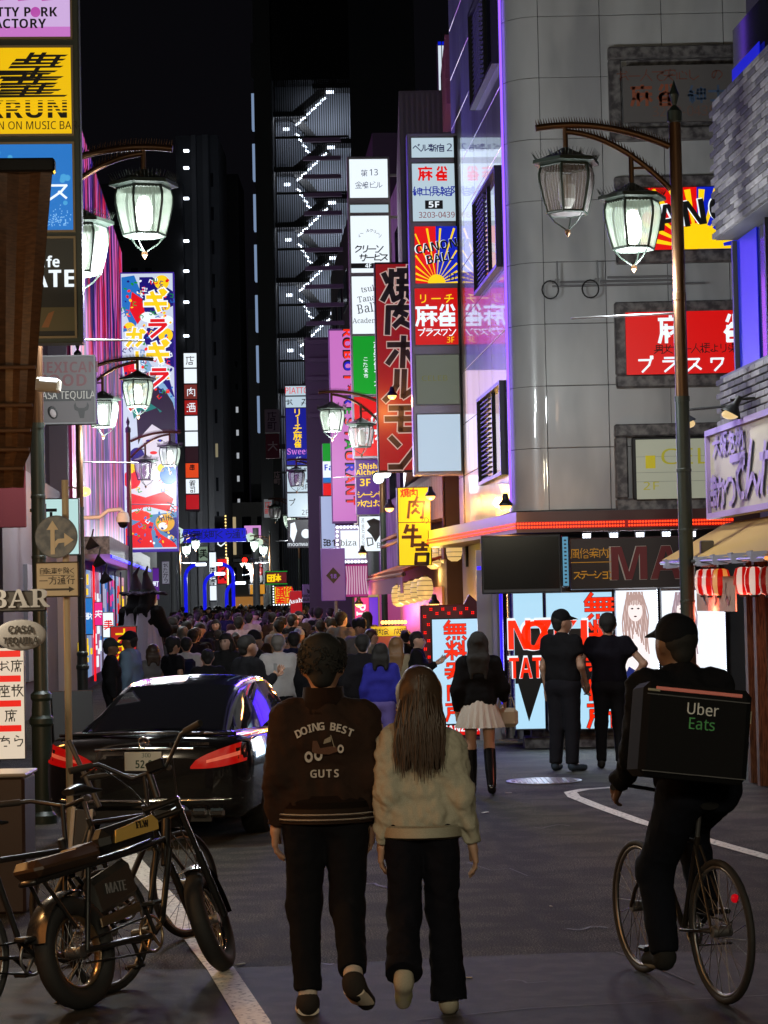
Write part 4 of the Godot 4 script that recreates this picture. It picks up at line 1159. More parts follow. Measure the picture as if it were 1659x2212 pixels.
	panel(s, 0.02, 0.0, 0.98, 0.33, M.lgreen); panel(s, 0.02, 0.33, 0.98, 0.63, M.lw); panel(s, 0.02, 0.63, 0.98, 0.72, M.lskyblue); panel(s, 0.02, 0.74, 0.98, 1.0, M.lred)
	latin(s.o, "Fa", 0.0, 0.0, 0.17, M.lblue, 0.008, true)
	s = sign_box("light_box_sign", "narrow pale light box with a basement arrow mark", "sign", 692, 1070, 726, 1186, 23.0, 0.3, STREET, M.darkmetal)
	panel(s, 0.06, 0.02, 0.94, 0.98, emi(Color(0.72, 0.78, 0.95), 0.75))
	latin(s.o, "B1", 0.06, -0.63, 0.17, M.ink, 0.008, true)
	mb = MB.new()
	for i in 3: mb.poly(PackedVector2Array([Vector2(-0.15, -0.44 - i * 0.07), Vector2(-0.05, -0.44 - i * 0.07), Vector2(-0.1, -0.5 - i * 0.07)]), 0.007)
	part(s.o, "arrow_marks", mb, M.ink)
	s = sign_box("emblem_board", "violet board on a post with a dark diamond emblem, in the street's middle", "sign", 694, 1184, 746, 1298, 19.4, 0.12, STREET, emi(Color(0.22, 0.13, 0.42), 0.55, Color(0.4, 0.3, 0.6)))
	mb = MB.new()
	mb.poly(PackedVector2Array([Vector2(0, 0.16), Vector2(0.16, -0.02), Vector2(0, -0.2), Vector2(-0.16, -0.02)]), 0.006)
	part(s.o, "emblem", mb, M.ink)
	latin(s.o, "18", 0.0, -0.09, 0.1, emi(Color(0.4, 0.25, 0.7), 0.6), 0.012, true)
	mb = MB.new()
	mb.rod(Vector3(0.05, -s.h / 2, -0.06), Vector3(0.05, -2.45, -0.06), 0.04)
	part(s.o, "post", mb, M.grey)
	s = sign_box("light_box_sign", "magenta patterned light box behind the violet emblem board", "sign", 746, 1218, 795, 1290, 20.9, 0.2, STREET, M.dkgrey)
	panel(s, 0.02, 0.02, 0.98, 0.98, emi(Color(0.75, 0.2, 0.55), 0.6))
	mb = MB.new()
	for i in 9:
		mb.stroke([Vector2(-s.w * 0.45 + i * s.w * 0.11, s.h * 0.42), Vector2(-s.w * 0.4 + i * s.w * 0.1, 0.05), Vector2(-s.w * 0.45 + i * s.w * 0.115, -s.h * 0.4)], 0.03, 0.007)
	part(s.o, "printed_stripes", mb, emi(Color(0.9, 0.75, 0.85), 0.7))
	s = sign_box("vertical_sign", "short pink and white vertical banner sign by the crowd's right edge", "sign", 766, 1290, 818, 1384, 18.8, 0.15, STREET, M.dkgrey)
	panel(s, 0.02, 0.01, 0.6, 0.99, M.lmag); panel(s, 0.62, 0.01, 0.98, 0.99, emi(Color(0.4, 0.15, 0.9), 0.8))
	latin(s.o, "PINK", -0.12, -0.1, 0.2, M.lw, 0.008, true, "Droid Sans", 1.0, -90)
	area(s.o, Vector3(0, 0.2, 0.1), Vector2(0.5, 0.8), Color(1.0, 0.3, 0.8), 4.0)
	# blue mahjong column
	s = sign_box("sign_tower", "blue and white stacked light box column in the distance", "sign", 617, 830, 670, 1118, 30.0, 0.35, STREET, M.darkmetal)
	p = rows_of(s, 830, 1118, [[834, 854, wh], [857, 880, wh], [882, 1004, emi(Color(0.02, 0.09, 0.6), 0.7, Color(0, 0, 0.3))], [1008, 1062, wh], [1066, 1116, wh]], 0.04, 0.96)
	latin(s.o, "PIATTO", p[0].x, p[0].y - 0.1, 0.2, M.lred, 0.008, false, "Droid Sans", 0.9)
	kanji(s.o, "おうみ", p[1].x, p[1].y, 0.22, M.ink, 0.006, false, 0.12, 1.2)
	kanji(s.o, "リーチ麻雀", p[2].x, p[2].y + 0.3, 0.26, M.lyel, 0.006, true, 0.15, 1.02)
	latin(s.o, "Sweet", p[2].x, p[2].y - 0.62, 0.2, emi(Color(0.85, 0.5, 0.9), 0.8), 0.008, true, "Droid Serif", 0.9)
	latin(s.o, "4F", p[2].x, p[2].y - 0.85, 0.14, M.lw, 0.008, false)
	latin(s.o, "3F", p[3].x + 0.2, p[3].y - 0.36, 0.16, M.ink, 0.008, false)
	latin(s.o, "2F", p[4].x + 0.2, p[4].y - 0.34, 0.16, M.ink, 0.008, false)
	kanji(s.o, "プペペ", p[4].x, p[4].y + 0.1, 0.22, M.ink, 0.006, false, 0.12, 1.1)
	area(s.o, Vector3(0, 0, 0.1), Vector2(0.7, 4.0), Color(0.8, 0.88, 1.0), 6.0)
	s = sign_box("light_box_sign", "black sign with a lit moon figure under the blue column", "sign", 622, 1122, 672, 1184, 30.0, 0.3, STREET, M.black)
	latin(s.o, "moonwalk", 0.0, -0.42, 0.13, M.lw, 0.008, false)
	mb = MB.new()
	mb.ball(Vector3(0.22, 0.0, 0.0), Vector3(0.16, 0.16, 0.02), 12)
	mb.poly(PackedVector2Array([Vector2(-0.3, 0.35), Vector2(-0.15, 0.4), Vector2(-0.08, 0.1), Vector2(-0.2, -0.3), Vector2(-0.32, -0.1)]), 0.01)
	part(s.o, "moon_figure", mb, M.lw)
	# dim dark signs beyond
	var k := 0
	for q in [[572, 884, 604, 935, "福", M.grey, M.ink, "dim grey hanging sign with dark characters in the distance"], [574, 937, 604, 990, "大", mat(lin(0.12, 0.01, 0.02), 0.6), M.offwhite, "dark red hanging sign with a pale star in the distance"], [590, 990, 608, 1075, "桜", mat(lin(0.02, 0.05, 0.03), 0.6), M.offwhite, "dark green hanging sign in the distance"], [570, 1078, 588, 1118, "店", M.grey, M.red, "small grey hanging sign above the far lamps"]]:
		s = sign_box("hanging_sign", q[7], "sign", q[0], q[1], q[2], q[3], 38.0 + k, 0.2, STREET, q[5])
		kanji(s.o, "店町" if k != 1 else "大", 0, 0, minf(s.w, s.h / 2) * 0.7, q[6], 0.008, true, 0.12)
		k += 1
	# group party sign and neighbours
	s = sign_box("neon_sign", "small yellow and red neon sign beside the far lamps", "sign", 573, 1233, 621, 1263, 33.5, 0.25, STREET, M.black)
	panel(s, 0.08, 0.12, 0.95, 0.88, emi(Color(0.5, 0.02, 0.01), 0.5))
	kanji(s.o, "団体客", 0.03, 0.0, 0.26, M.lyel, 0.008, false, 0.2, 1.0)
	mb = MB.new()
	for y in [-1, 1]: mb.box(Vector3(0, y * s.h * 0.45, 0.01), Vector3(s.w, 0.03, 0.02))
	part(s.o, "neon_line", mb, M.lgreen)
	s = sign_box("neon_sign", "yellow sign with red characters ringed by white lamps, far right side", "sign", 589, 1264, 633, 1308, 33.0, 0.25, STREET, M.dkgrey)
	panel(s, 0.1, 0.08, 0.95, 0.9, emi(Color(0.95, 0.8, 0.05), 0.8))
	kanji(s.o, "風案", -0.1, 0.0, 0.32, M.lred, 0.008, true, 0.16, 1.05)
	kanji(s.o, "俗内", 0.24, 0.0, 0.32, M.lred, 0.008, true, 0.16, 1.05)
	mb = MB.new()
	for i in 8: mb.ball(Vector3(-s.w / 2 + 0.04 + i * (s.w - 0.08) / 7.0, -s.h / 2 + 0.03, 0.02), Vector3.ONE * 0.025, 6)
	for i in 8: mb.ball(Vector3(-s.w / 2 + 0.03, -s.h / 2 + 0.04 + i * (s.h - 0.08) / 7.0, 0.02), Vector3.ONE * 0.025, 6)
	part(s.o, "lamp_ring", mb, M.tube)
	s = sign_box("beer_board", "red board with white script letters right of the yellow neon", "sign", 627, 1276, 653, 1342, 29.0, 0.1, STREET, M.dkgrey)
	panel(s, 0.02, 0.01, 0.98, 0.99, emi(Color(0.75, 0.03, 0.06), 0.7))
	latin(s.o, "Asahi", 0.0, 0.1, 0.13, M.lw, 0.008, true, "Droid Serif", 1.0, 8)
	s = sign_box("light_box_sign", "grey burger shop sign beside the far lamp pole", "sign", 654, 1262, 682, 1302, 27.5, 0.2, STREET, mat(lin(0.2, 0.2, 0.22), 0.5))
	latin(s.o, "SHOGUN", 0.0, -0.12, 0.09, M.ink, 0.008, true, "Droid Sans", 0.85)
	latin(s.o, "BURGER", 0.0, -0.24, 0.09, M.ink, 0.008, true, "Droid Sans", 0.85)
	mb = MB.new()
	mb.poly(PackedVector2Array([Vector2(-0.08, 0.16), Vector2(0, 0.1), Vector2(0.08, 0.16), Vector2(0.05, 0.0), Vector2(-0.05, 0.0)]), 0.008)
	part(s.o, "emblem", mb, M.ink)
	# yellow beef sign
	s = sign_box("vertical_sign", "bright yellow sign with black brush characters under the stacked tower", "sign", 859, 1052, 932, 1222, 14.3, 0.22, STREET, M.darkmetal)
	panel(s, 0.03, 0.01, 0.97, 0.445, emi(Color(1.0, 0.85, 0.0), 0.92, Color(0.5, 0.4, 0))); panel(s, 0.03, 0.455, 0.97, 0.99, emi(Color(1.0, 0.85, 0.0), 0.92, Color(0.5, 0.4, 0)))
	kanji(s.o, "焼肉", -0.08, s.h * 0.43, 0.13, M.lorange, 0.006, false, 0.16, 1.05)
	kanji(s.o, "肉", 0.02, s.h * 0.24, 0.33, mat(lin(0.05, 0.02, 0.008), 0.5), 0.007, false, 0.13, 1.0, 0.8, 0.15)
	kanji(s.o, "の", 0.17, s.h * 0.08, 0.12, mat(lin(0.05, 0.02, 0.008), 0.5), 0.007, false, 0.08)
	kanji(s.o, "牛", -0.05, -s.h * 0.12, 0.34, mat(lin(0.05, 0.02, 0.008), 0.5), 0.007, false, 0.16, 1.0, 0.85, 0.1)
	kanji(s.o, "吉", 0.1, -s.h * 0.34, 0.34, mat(lin(0.05, 0.02, 0.008), 0.5), 0.007, false, 0.16, 1.0, 0.85, 0.1)
	area(s.o, Vector3(0, 0, 0.1), Vector2(0.5, 1.3), Color(1.0, 0.85, 0.2), 2.5)
	# menu board with bulbs over it
	s = sign_box("menu_board", "yellow menu board with a row of bare bulbs behind the crowd", "sign", 800, 1352, 879, 1412, 15.0, 0.08, STREET, M.wood)
	panel(s, 0.02, 0.02, 0.98, 0.36, emi(Color(0.85, 0.75, 0.02), 0.7)); panel(s, 0.1, 0.38, 0.9, 0.98, emi(Color(0.7, 0.25, 0.2), 0.4)); panel(s, 0.02, 0.38, 0.09, 0.98, emi(Color(0.85, 0.75, 0.02), 0.7)); panel(s, 0.91, 0.38, 0.98, 0.98, emi(Color(0.85, 0.75, 0.02), 0.7))
	kanji(s.o, "焼肉食べ放題", 0.0, s.h * 0.3, 0.1, M.ink, 0.006, false, 0.12, 0.98)
	mb = MB.new()
	for i in 8: mb.ball(Vector3(-0.1 + i * 0.055, s.h / 2 + 0.06, 0.05), Vector3.ONE * 0.034, 8)
	part(s.o, "bulb_row", mb, M.bulb)
	omni(s.o, Vector3(0.1, s.h / 2 + 0.08, 0.3), Color(1.0, 0.7, 0.35), 1.6, 0.15)
	# star sign up on the roof
	s = sign_box("roof_sign", "white roof sign with a yellow and blue star shape high on the right", "sign", 946, 90, 1000, 198, 22.0, 0.3, STREET, M.dkgrey)
	panel(s, 0.02, 0.08, 0.98, 0.98, emi(Color(0.9, 0.95, 1.0), 0.85)); panel(s, 0.02, 0.0, 0.98, 0.07, M.lblue)
	for q in [[0.05, 0.15, 0.2, M.lblue], [0.04, 0.17, 0.17, M.lyel], [-0.08, -0.25, 0.16, M.lblue], [-0.09, -0.23, 0.13, M.lyel]]:
		mb = MB.new()
		var sp5 := PackedVector2Array()
		for i in 14: sp5.append(Vector2(q[0], q[1]) + Vector2(cos(TAU * i / 14.0), sin(TAU * i / 14.0)) * q[2] * (1.15 if i % 2 else 0.8))
		mb.poly(sp5, 0.006 if q[3] == M.lblue else 0.009)
		part(s.o, "star_shape", mb, q[3])
	mb = MB.new()
	for x in [-0.22, 0.0]: mb.rod(Vector3(x, -s.h / 2 - 0.4, 0.06), Vector3(x, s.h / 2 + 0.2, 0.06), 0.012, 6)
	part(s.o, "guard_rod", mb, M.black)

func left_signs() -> void:
	var side := mat(lin(0.035, 0.045, 0.035), 0.45)
	# the near sign tower at the upper left
	var s := sign_box("sign_tower", "large stacked light box tower cut off at the upper left edge", "sign", -150, -80, 173, 742, 7.4, 0.22, STREET, side)
	var y0 := -80.0
	var y1 := 742.0
	var fr := mat(lin(0.25, 0.19, 0.11), 0.45, 0.3)
	var top := emi(Color(0.86, 0.72, 0.93), 0.85)
	var p := rows_of(s, y0, y1, [[-60, 82, top], [105, 292, emi(Color(0.98, 0.78, 0.0), 0.85, Color(0.5, 0.4, 0))], [314, 500, emi(Color(0.12, 0.5, 0.85), 0.75, Color(0.1, 0.3, 0.6))], [518, 728, mat(lin(0.02, 0.02, 0.02), 0.4)]], 0.03, 0.945, fr)
	# soft pink lower third and letters of the top panel
	var mb := MB.new()
	mb.box(Vector3(p[0].x, p[0].y - p[0].h * 0.42, 0.0045), Vector3(p[0].w, p[0].h * 0.16, 0.004))
	part(s.o, "pink_band", mb, emi(Color(0.85, 0.5, 0.85), 0.8))
	latin(s.o, "PRETTY P", p[0].x + 0.0, p[0].y - 0.105, 0.08, M.ink, 0.008, true, "Droid Sans", 1.05)
	latin(s.o, "RK", p[0].x + 0.397, p[0].y - 0.105, 0.08, M.ink, 0.008, true, "Droid Sans", 1.05)
	latin(s.o, "FACTORY", p[0].x + 0.12, p[0].y - 0.205, 0.08, M.ink, 0.008, true, "Droid Sans", 1.05)
	mb = MB.new()
	mb.ball(Vector3(p[0].x + 0.288, p[0].y - 0.065, 0.006), Vector3(0.042, 0.045, 0.006), 16)
	for x in [-0.1, 0.1, 0.3]: mb.stroke([Vector2(p[0].x + x, p[0].y + 0.1), Vector2(p[0].x + x + 0.05, p[0].y + 0.04), Vector2(p[0].x + x + 0.14, p[0].y + 0.05)], 0.02, 0.007)
	part(s.o, "printed_marks", mb, emi(Color(0.8, 0.35, 0.75), 0.75))
	# speed-lined emblem on yellow
	mb = MB.new()
	var yc: float = p[1].y
	var xc: float = p[1].x + 0.27
	for b in [[0.3, -0.02, 0.26], [0.265, -0.17, 0.24], [0.235, -0.2, 0.2], [0.205, -0.22, 0.22], [0.165, -0.32, 0.17], [0.145, -0.32, 0.12], [0.115, -0.3, 0.22], [0.095, -0.28, 0.18], [0.06, -0.3, 0.06], [0.06, 0.07, 0.17], [0.035, -0.3, 0.15], [0.005, -0.3, 0.2], [-0.02, -0.32, 0.14], [-0.045, -0.36, 0.25]]:
		mb.poly(PackedVector2Array([Vector2(xc + b[1], yc + b[0] - 0.012), Vector2(xc + b[1] + 0.02, yc + b[0] + 0.012), Vector2(xc + b[2] + 0.03, yc + b[0] + 0.01), Vector2(xc + b[2], yc + b[0] - 0.006)]), 0.006)
	for b in [[-0.1, 0.28], [0.0, 0.28], [0.12, 0.25], [-0.16, 0.1], [-0.03, 0.1], [-0.14, 0.0], [0.0, 0.02], [-0.05, 0.16]]:
		mb.poly(PackedVector2Array([Vector2(xc + b[0], yc + b[1] - 0.05), Vector2(xc + b[0] + 0.07, yc + b[1] + 0.05), Vector2(xc + b[0] + 0.11, yc + b[1] + 0.05), Vector2(xc + b[0] + 0.045, yc + b[1] - 0.05)]), 0.0066)
	part(s.o, "emblem", mb, M.ink)
	latin(s.o, "KRUN", xc - 0.07, yc - 0.235, 0.15, M.ink, 0.008, true, "Droid Sans", 1.25)
	mb = MB.new()
	for i in 4: mb.box(Vector3(xc, yc - 0.085 - i * 0.028 - 0.01, 0.0135), Vector3(0.62, 0.012, 0.004))
	part(s.o, "speed_lines", mb, emi(Color(0.98, 0.78, 0.0), 0.85, Color(0.5, 0.4, 0)))
	latin(s.o, "RUN ON MUSIC BAR-", xc - 0.02, yc - 0.33, 0.065, M.ink, 0.008, false, "Droid Sans", 0.95)
	# blue panel with light spots and glitter
	mb = MB.new()
	rng.seed = 3
	for i in 16:
		var c := Vector3(p[2].x + rng.randf_range(-0.1, 0.55), p[2].y + rng.randf_range(-0.15, 0.33), 0.004)
		mb.ball(c, Vector3(1, 1, 0.02) * rng.randf_range(0.012, 0.034), 12)
	part(s.o, "printed_light_spots", mb, emi(Color(0.3, 0.7, 0.95), 0.8)).set_meta("kind", "stuff")
	mb = MB.new()
	for i in 260:
		var c2 := Vector2(p[2].x + rng.randf_range(-0.1, 0.56), p[2].y - 0.33 + absf(rng.randfn()) * 0.07)
		mb.box(Vector3(c2.x, c2.y, 0.005), Vector3(0.008, 0.008, 0.002))
	part(s.o, "printed_glitter", mb, emi(Color(0.55, 0.8, 1.0), 0.9)).set_meta("kind", "stuff")
	kanji(s.o, "スス", p[2].x + 0.36, p[2].y - 0.03, 0.16, M.lw, 0.007, false, 0.12, 1.2, 1.0, 0.2)
	latin(s.o, "Cafe", p[3].x + 0.33, p[3].y + 0.17, 0.09, M.lw, 0.008, true)
	latin(s.o, "PLATE", p[3].x + 0.29, p[3].y + 0.0, 0.145, M.lw, 0.008, true, "Droid Sans", 1.05)
	mb = MB.new()
	mb.box(Vector3(p[3].x + 0.4, p[3].y - 0.27, 0.006), Vector3(0.36, 0.2, 0.004))
	part(s.o, "printed_picture", mb, mat(lin(0.12, 0.1, 0.05), 0.6))
	mb = MB.new()
	mb.poly(PackedVector2Array([Vector2(p[3].x + 0.3, p[3].y - 0.34), Vector2(p[3].x + 0.36, p[3].y - 0.22), Vector2(p[3].x + 0.41, p[3].y - 0.2), Vector2(p[3].x + 0.36, p[3].y - 0.34)]), 0.0095)
	part(s.o, "printed_door", mb, mat(lin(0.3, 0.13, 0.05), 0.6))
	area(s.o, Vector3(0.1, 0.6, 0.1), Vector2(1.0, 2.2), Color(0.95, 0.85, 0.75), 2.5)
	# food sign below
	s = sign_box("hanging_sign", "unlit pinkish sign with maroon letters, an avocado and a bull head", "sign", 78, 768, 207, 916, 10.4, 0.2, STREET, M.dkgrey)
	panel(s, 0.02, 0.02, 0.97, 0.98, mat(lin(0.08, 0.068, 0.072), 0.5), M.grey)
	var mar := mat(lin(0.1, 0.012, 0.02), 0.5)
	latin(s.o, "MEXICAN", 0.0, 0.2, 0.13, mar, 0.008, true, "Droid Sans", 0.95)
	latin(s.o, "FOOD", -0.04, 0.04, 0.14, mar, 0.008, true, "Droid Sans", 1.1)
	mb = MB.new()
	mb.box(Vector3(0, -0.07, 0.006), Vector3(s.w * 0.84, 0.13, 0.004))
	part(s.o, "name_strip", mb, M.ink)
	latin(s.o, "CASA TEQUILA", 0.0, -0.11, 0.085, M.offwhite, 0.011, false, "Droid Sans", 0.9)
	mb = MB.new()
	mb.ball(Vector3(-0.16, -0.27, 0.005), Vector3(0.055, 0.08, 0.008), 14, Basis(Vector3.BACK, 0.4))
	mb.poly(PackedVector2Array([Vector2(0.12, -0.2), Vector2(0.15, -0.22), Vector2(0.21, -0.22), Vector2(0.24, -0.2), Vector2(0.25, -0.15), Vector2(0.27, -0.19), Vector2(0.26, -0.24), Vector2(0.22, -0.26), Vector2(0.21, -0.34), Vector2(0.16, -0.34), Vector2(0.14, -0.26), Vector2(0.1, -0.24), Vector2(0.09, -0.19), Vector2(0.11, -0.15)]), 0.008)
	part(s.o, "avocado_and_bull", mb, M.ink)
	mb = MB.new()
	mb.ball(Vector3(-0.155, -0.28, 0.012), Vector3(0.035, 0.052, 0.006), 14, Basis(Vector3.BACK, 0.4))
	part(s.o, "avocado_flesh", mb, mat(lin(0.35, 0.3, 0.3), 0.5))
	# the tall painted sign
	s = sign_box("billboard", "very tall lit billboard with a painted woman, waves and yellow red characters", "billboard", 264, 588, 381, 1192, 24.0, 0.4, STREET, emi(Color(0.3, 0.2, 0.75), 0.5))
	panel(s, 0.02, 0.005, 0.97, 0.99, emi(Color(0.85, 0.9, 0.97), 0.85))
	painted_woman(s)
	kanji2(s.o, "ギ", 0.22, 3.05, 0.55, M.lyel, M.lw, 0.03, true, 0.2, 1.1, 1.0, 0.0, 0.14)
	kanji2(s.o, "ラ", 0.24, 2.3, 0.5, M.lred, M.lw, 0.03, true, 0.18, 1.1, 1.0, 0.0, 0.14)
	kanji2(s.o, "ギ", 0.26, 1.65, 0.55, M.lyel, M.lw, 0.03, true, 0.2, 1.1, 1.0, 0.0, 0.14)
	kanji2(s.o, "ラ", 0.26, 0.95, 0.5, M.lred, M.lw, 0.03, true, 0.18, 1.1, 1.0, 0.0, 0.14)
	kanji2(s.o, "ガール", -0.33, 1.45, 0.46, M.lyel, M.lw, 0.03, true, 0.2, 1.3, 1.0, 0.0, 0.14)
	kanji2(s.o, "ズ", -0.33, 0.3, 0.46, M.lred, M.lw, 0.03, true, 0.2, 1.3, 1.0, 0.0, 0.14)
	area(s.o, Vector3(0, 0, 0.2), Vector2(1.2, 6.5), Color(0.95, 0.9, 1.0), 14.0)
	# small stacked signs on the far left
	s = sign_box("sign_tower", "slim stack of small lit signs right of the tall billboard", "sign", 398, 760, 429, 1105, 33.0, 0.25, STREET, M.black)
	var rows := []
	var cs := [M.lw, M.lw, emi(Color(0.6, 0.25, 0.2), 0.5), emi(Color(0.75, 0.12, 0.06), 0.6), M.lw, M.lw, emi(Color(0.2, 0.09, 0.05), 0.4), emi(Color(0.95, 0.3, 0.02), 0.8), M.lw, emi(Color(0.8, 0.04, 0.03), 0.7)]
	for i in 10: rows.append([763 + i * 34, 763 + i * 34 + 31, cs[i]])
	p = rows_of(s, 760, 1105, rows, 0.06, 0.94)
	kanji(s.o, "店", p[0].x, p[0].y, 0.3, mat(lin(0.3, 0.2, 0.1), 0.5), 0.006, false, 0.1)
	kanji(s.o, "肉", p[2].x, p[2].y, 0.3, M.lw, 0.006, false, 0.1); kanji(s.o, "酒", p[3].x, p[3].y, 0.3, M.lw, 0.006, false, 0.1)
	kanji(s.o, "串る", p[7].x, p[7].y, 0.2, M.ink, 0.006, true, 0.16); kanji(s.o, "寿司", p[8].x, p[8].y, 0.22, M.ink, 0.006, true, 0.12, 1.05); kanji(s.o, "桂花", p[9].x, p[9].y, 0.3, M.lw, 0.006, false, 0.16)
	area(s.o, Vector3(0, 0, 0.1), Vector2(0.4, 5.0), Color(0.95, 0.95, 1.0), 3.0)
	# white sushi sign behind the road sign
	s = sign_box("light_box_sign", "white light box with a large black brush character behind the round road sign", "sign", 80, 1076, 171, 1200, 15.0, 0.25, STREET, M.darkmetal)
	panel(s, 0.01, 0.02, 0.98, 0.98, emi(Color(0.78, 0.93, 0.92), 0.85))
	kanji(s.o, "す", -s.w * 0.34, s.h * 0.22, 0.42, M.ink, 0.007, false, 0.13)
	kanji(s.o, "し", -s.w * 0.02, s.h * 0.1, 0.36, M.ink, 0.007, false, 0.13)
	area(s.o, Vector3(0, 0, 0.1), Vector2(0.6, 0.8), Color(0.9, 1.0, 0.98), 0.6)
	# small signs at the far left by the tequila bar
	s = sign_box("cutout_sign", "weathered cut-out letters of a bar sign at far left", "sign", -40, 1276, 100, 1322, 6.6, 0.03, STREET, M.black)
	latin(s.o, "BAR", 0.04, -0.05, 0.13, M.grey, 0.01, true, "Droid Serif", 1.15, 0.0, 0.02)
	var o := thing("oval_sign", "oval bar sign with dark letters at far left under the cut-out letters", "sign", P(45, 1372, 6.5), STREET)
	mb = MB.new()
	mb.ball(Vector3.ZERO, Vector3(0.19, 0.115, 0.02), 24)
	part(o, "plate", mb, M.grey)
	latin(o, "CASA", 0.0, 0.015, 0.055, M.ink, 0.026, true)
	latin(o, "TEQUILA", 0.0, -0.065, 0.05, M.ink, 0.024, true, "Droid Sans", 0.9)
	s = sign_box("menu_light_box", "cream lit menu panel with red pills at the far left edge", "sign", -60, 1398, 53, 1642, 7.0, 0.12, STREET, M.darkmetal)
	panel(s, 0.01, 0.01, 0.99, 0.99, emi(Color(0.98, 0.9, 0.8), 0.7))
	for i in 4:
		mb = MB.new()
		mb.bev(Vector3(0.08, s.h * (0.45 - 0.22 * i) - 0.01, 0.006), Vector3(0.2, 0.05, 0.008), 0.02)
		part(s.o, "red_pill", mb, M.lred)
		kanji(s.o, ["お席", "座敷", "席", "ちら"][i], 0.1, s.h * (0.45 - 0.22 * i) - 0.105, 0.09, M.ink, 0.007, false, 0.1)
	area(s.o, Vector3(0, 0, 0.06), Vector2(0.35, 0.8), Color(1.0, 0.85, 0.65), 0.5)
	# far left dim red hanging cloth sign by the pole
	s = sign_box("cloth_banner", "dark red cloth banner behind the left lamp pole", "banner", -20, 1000, 56, 1140, 9.2, 0.02, STREET, mat(lin(0.1, 0.01, 0.015), 0.9))

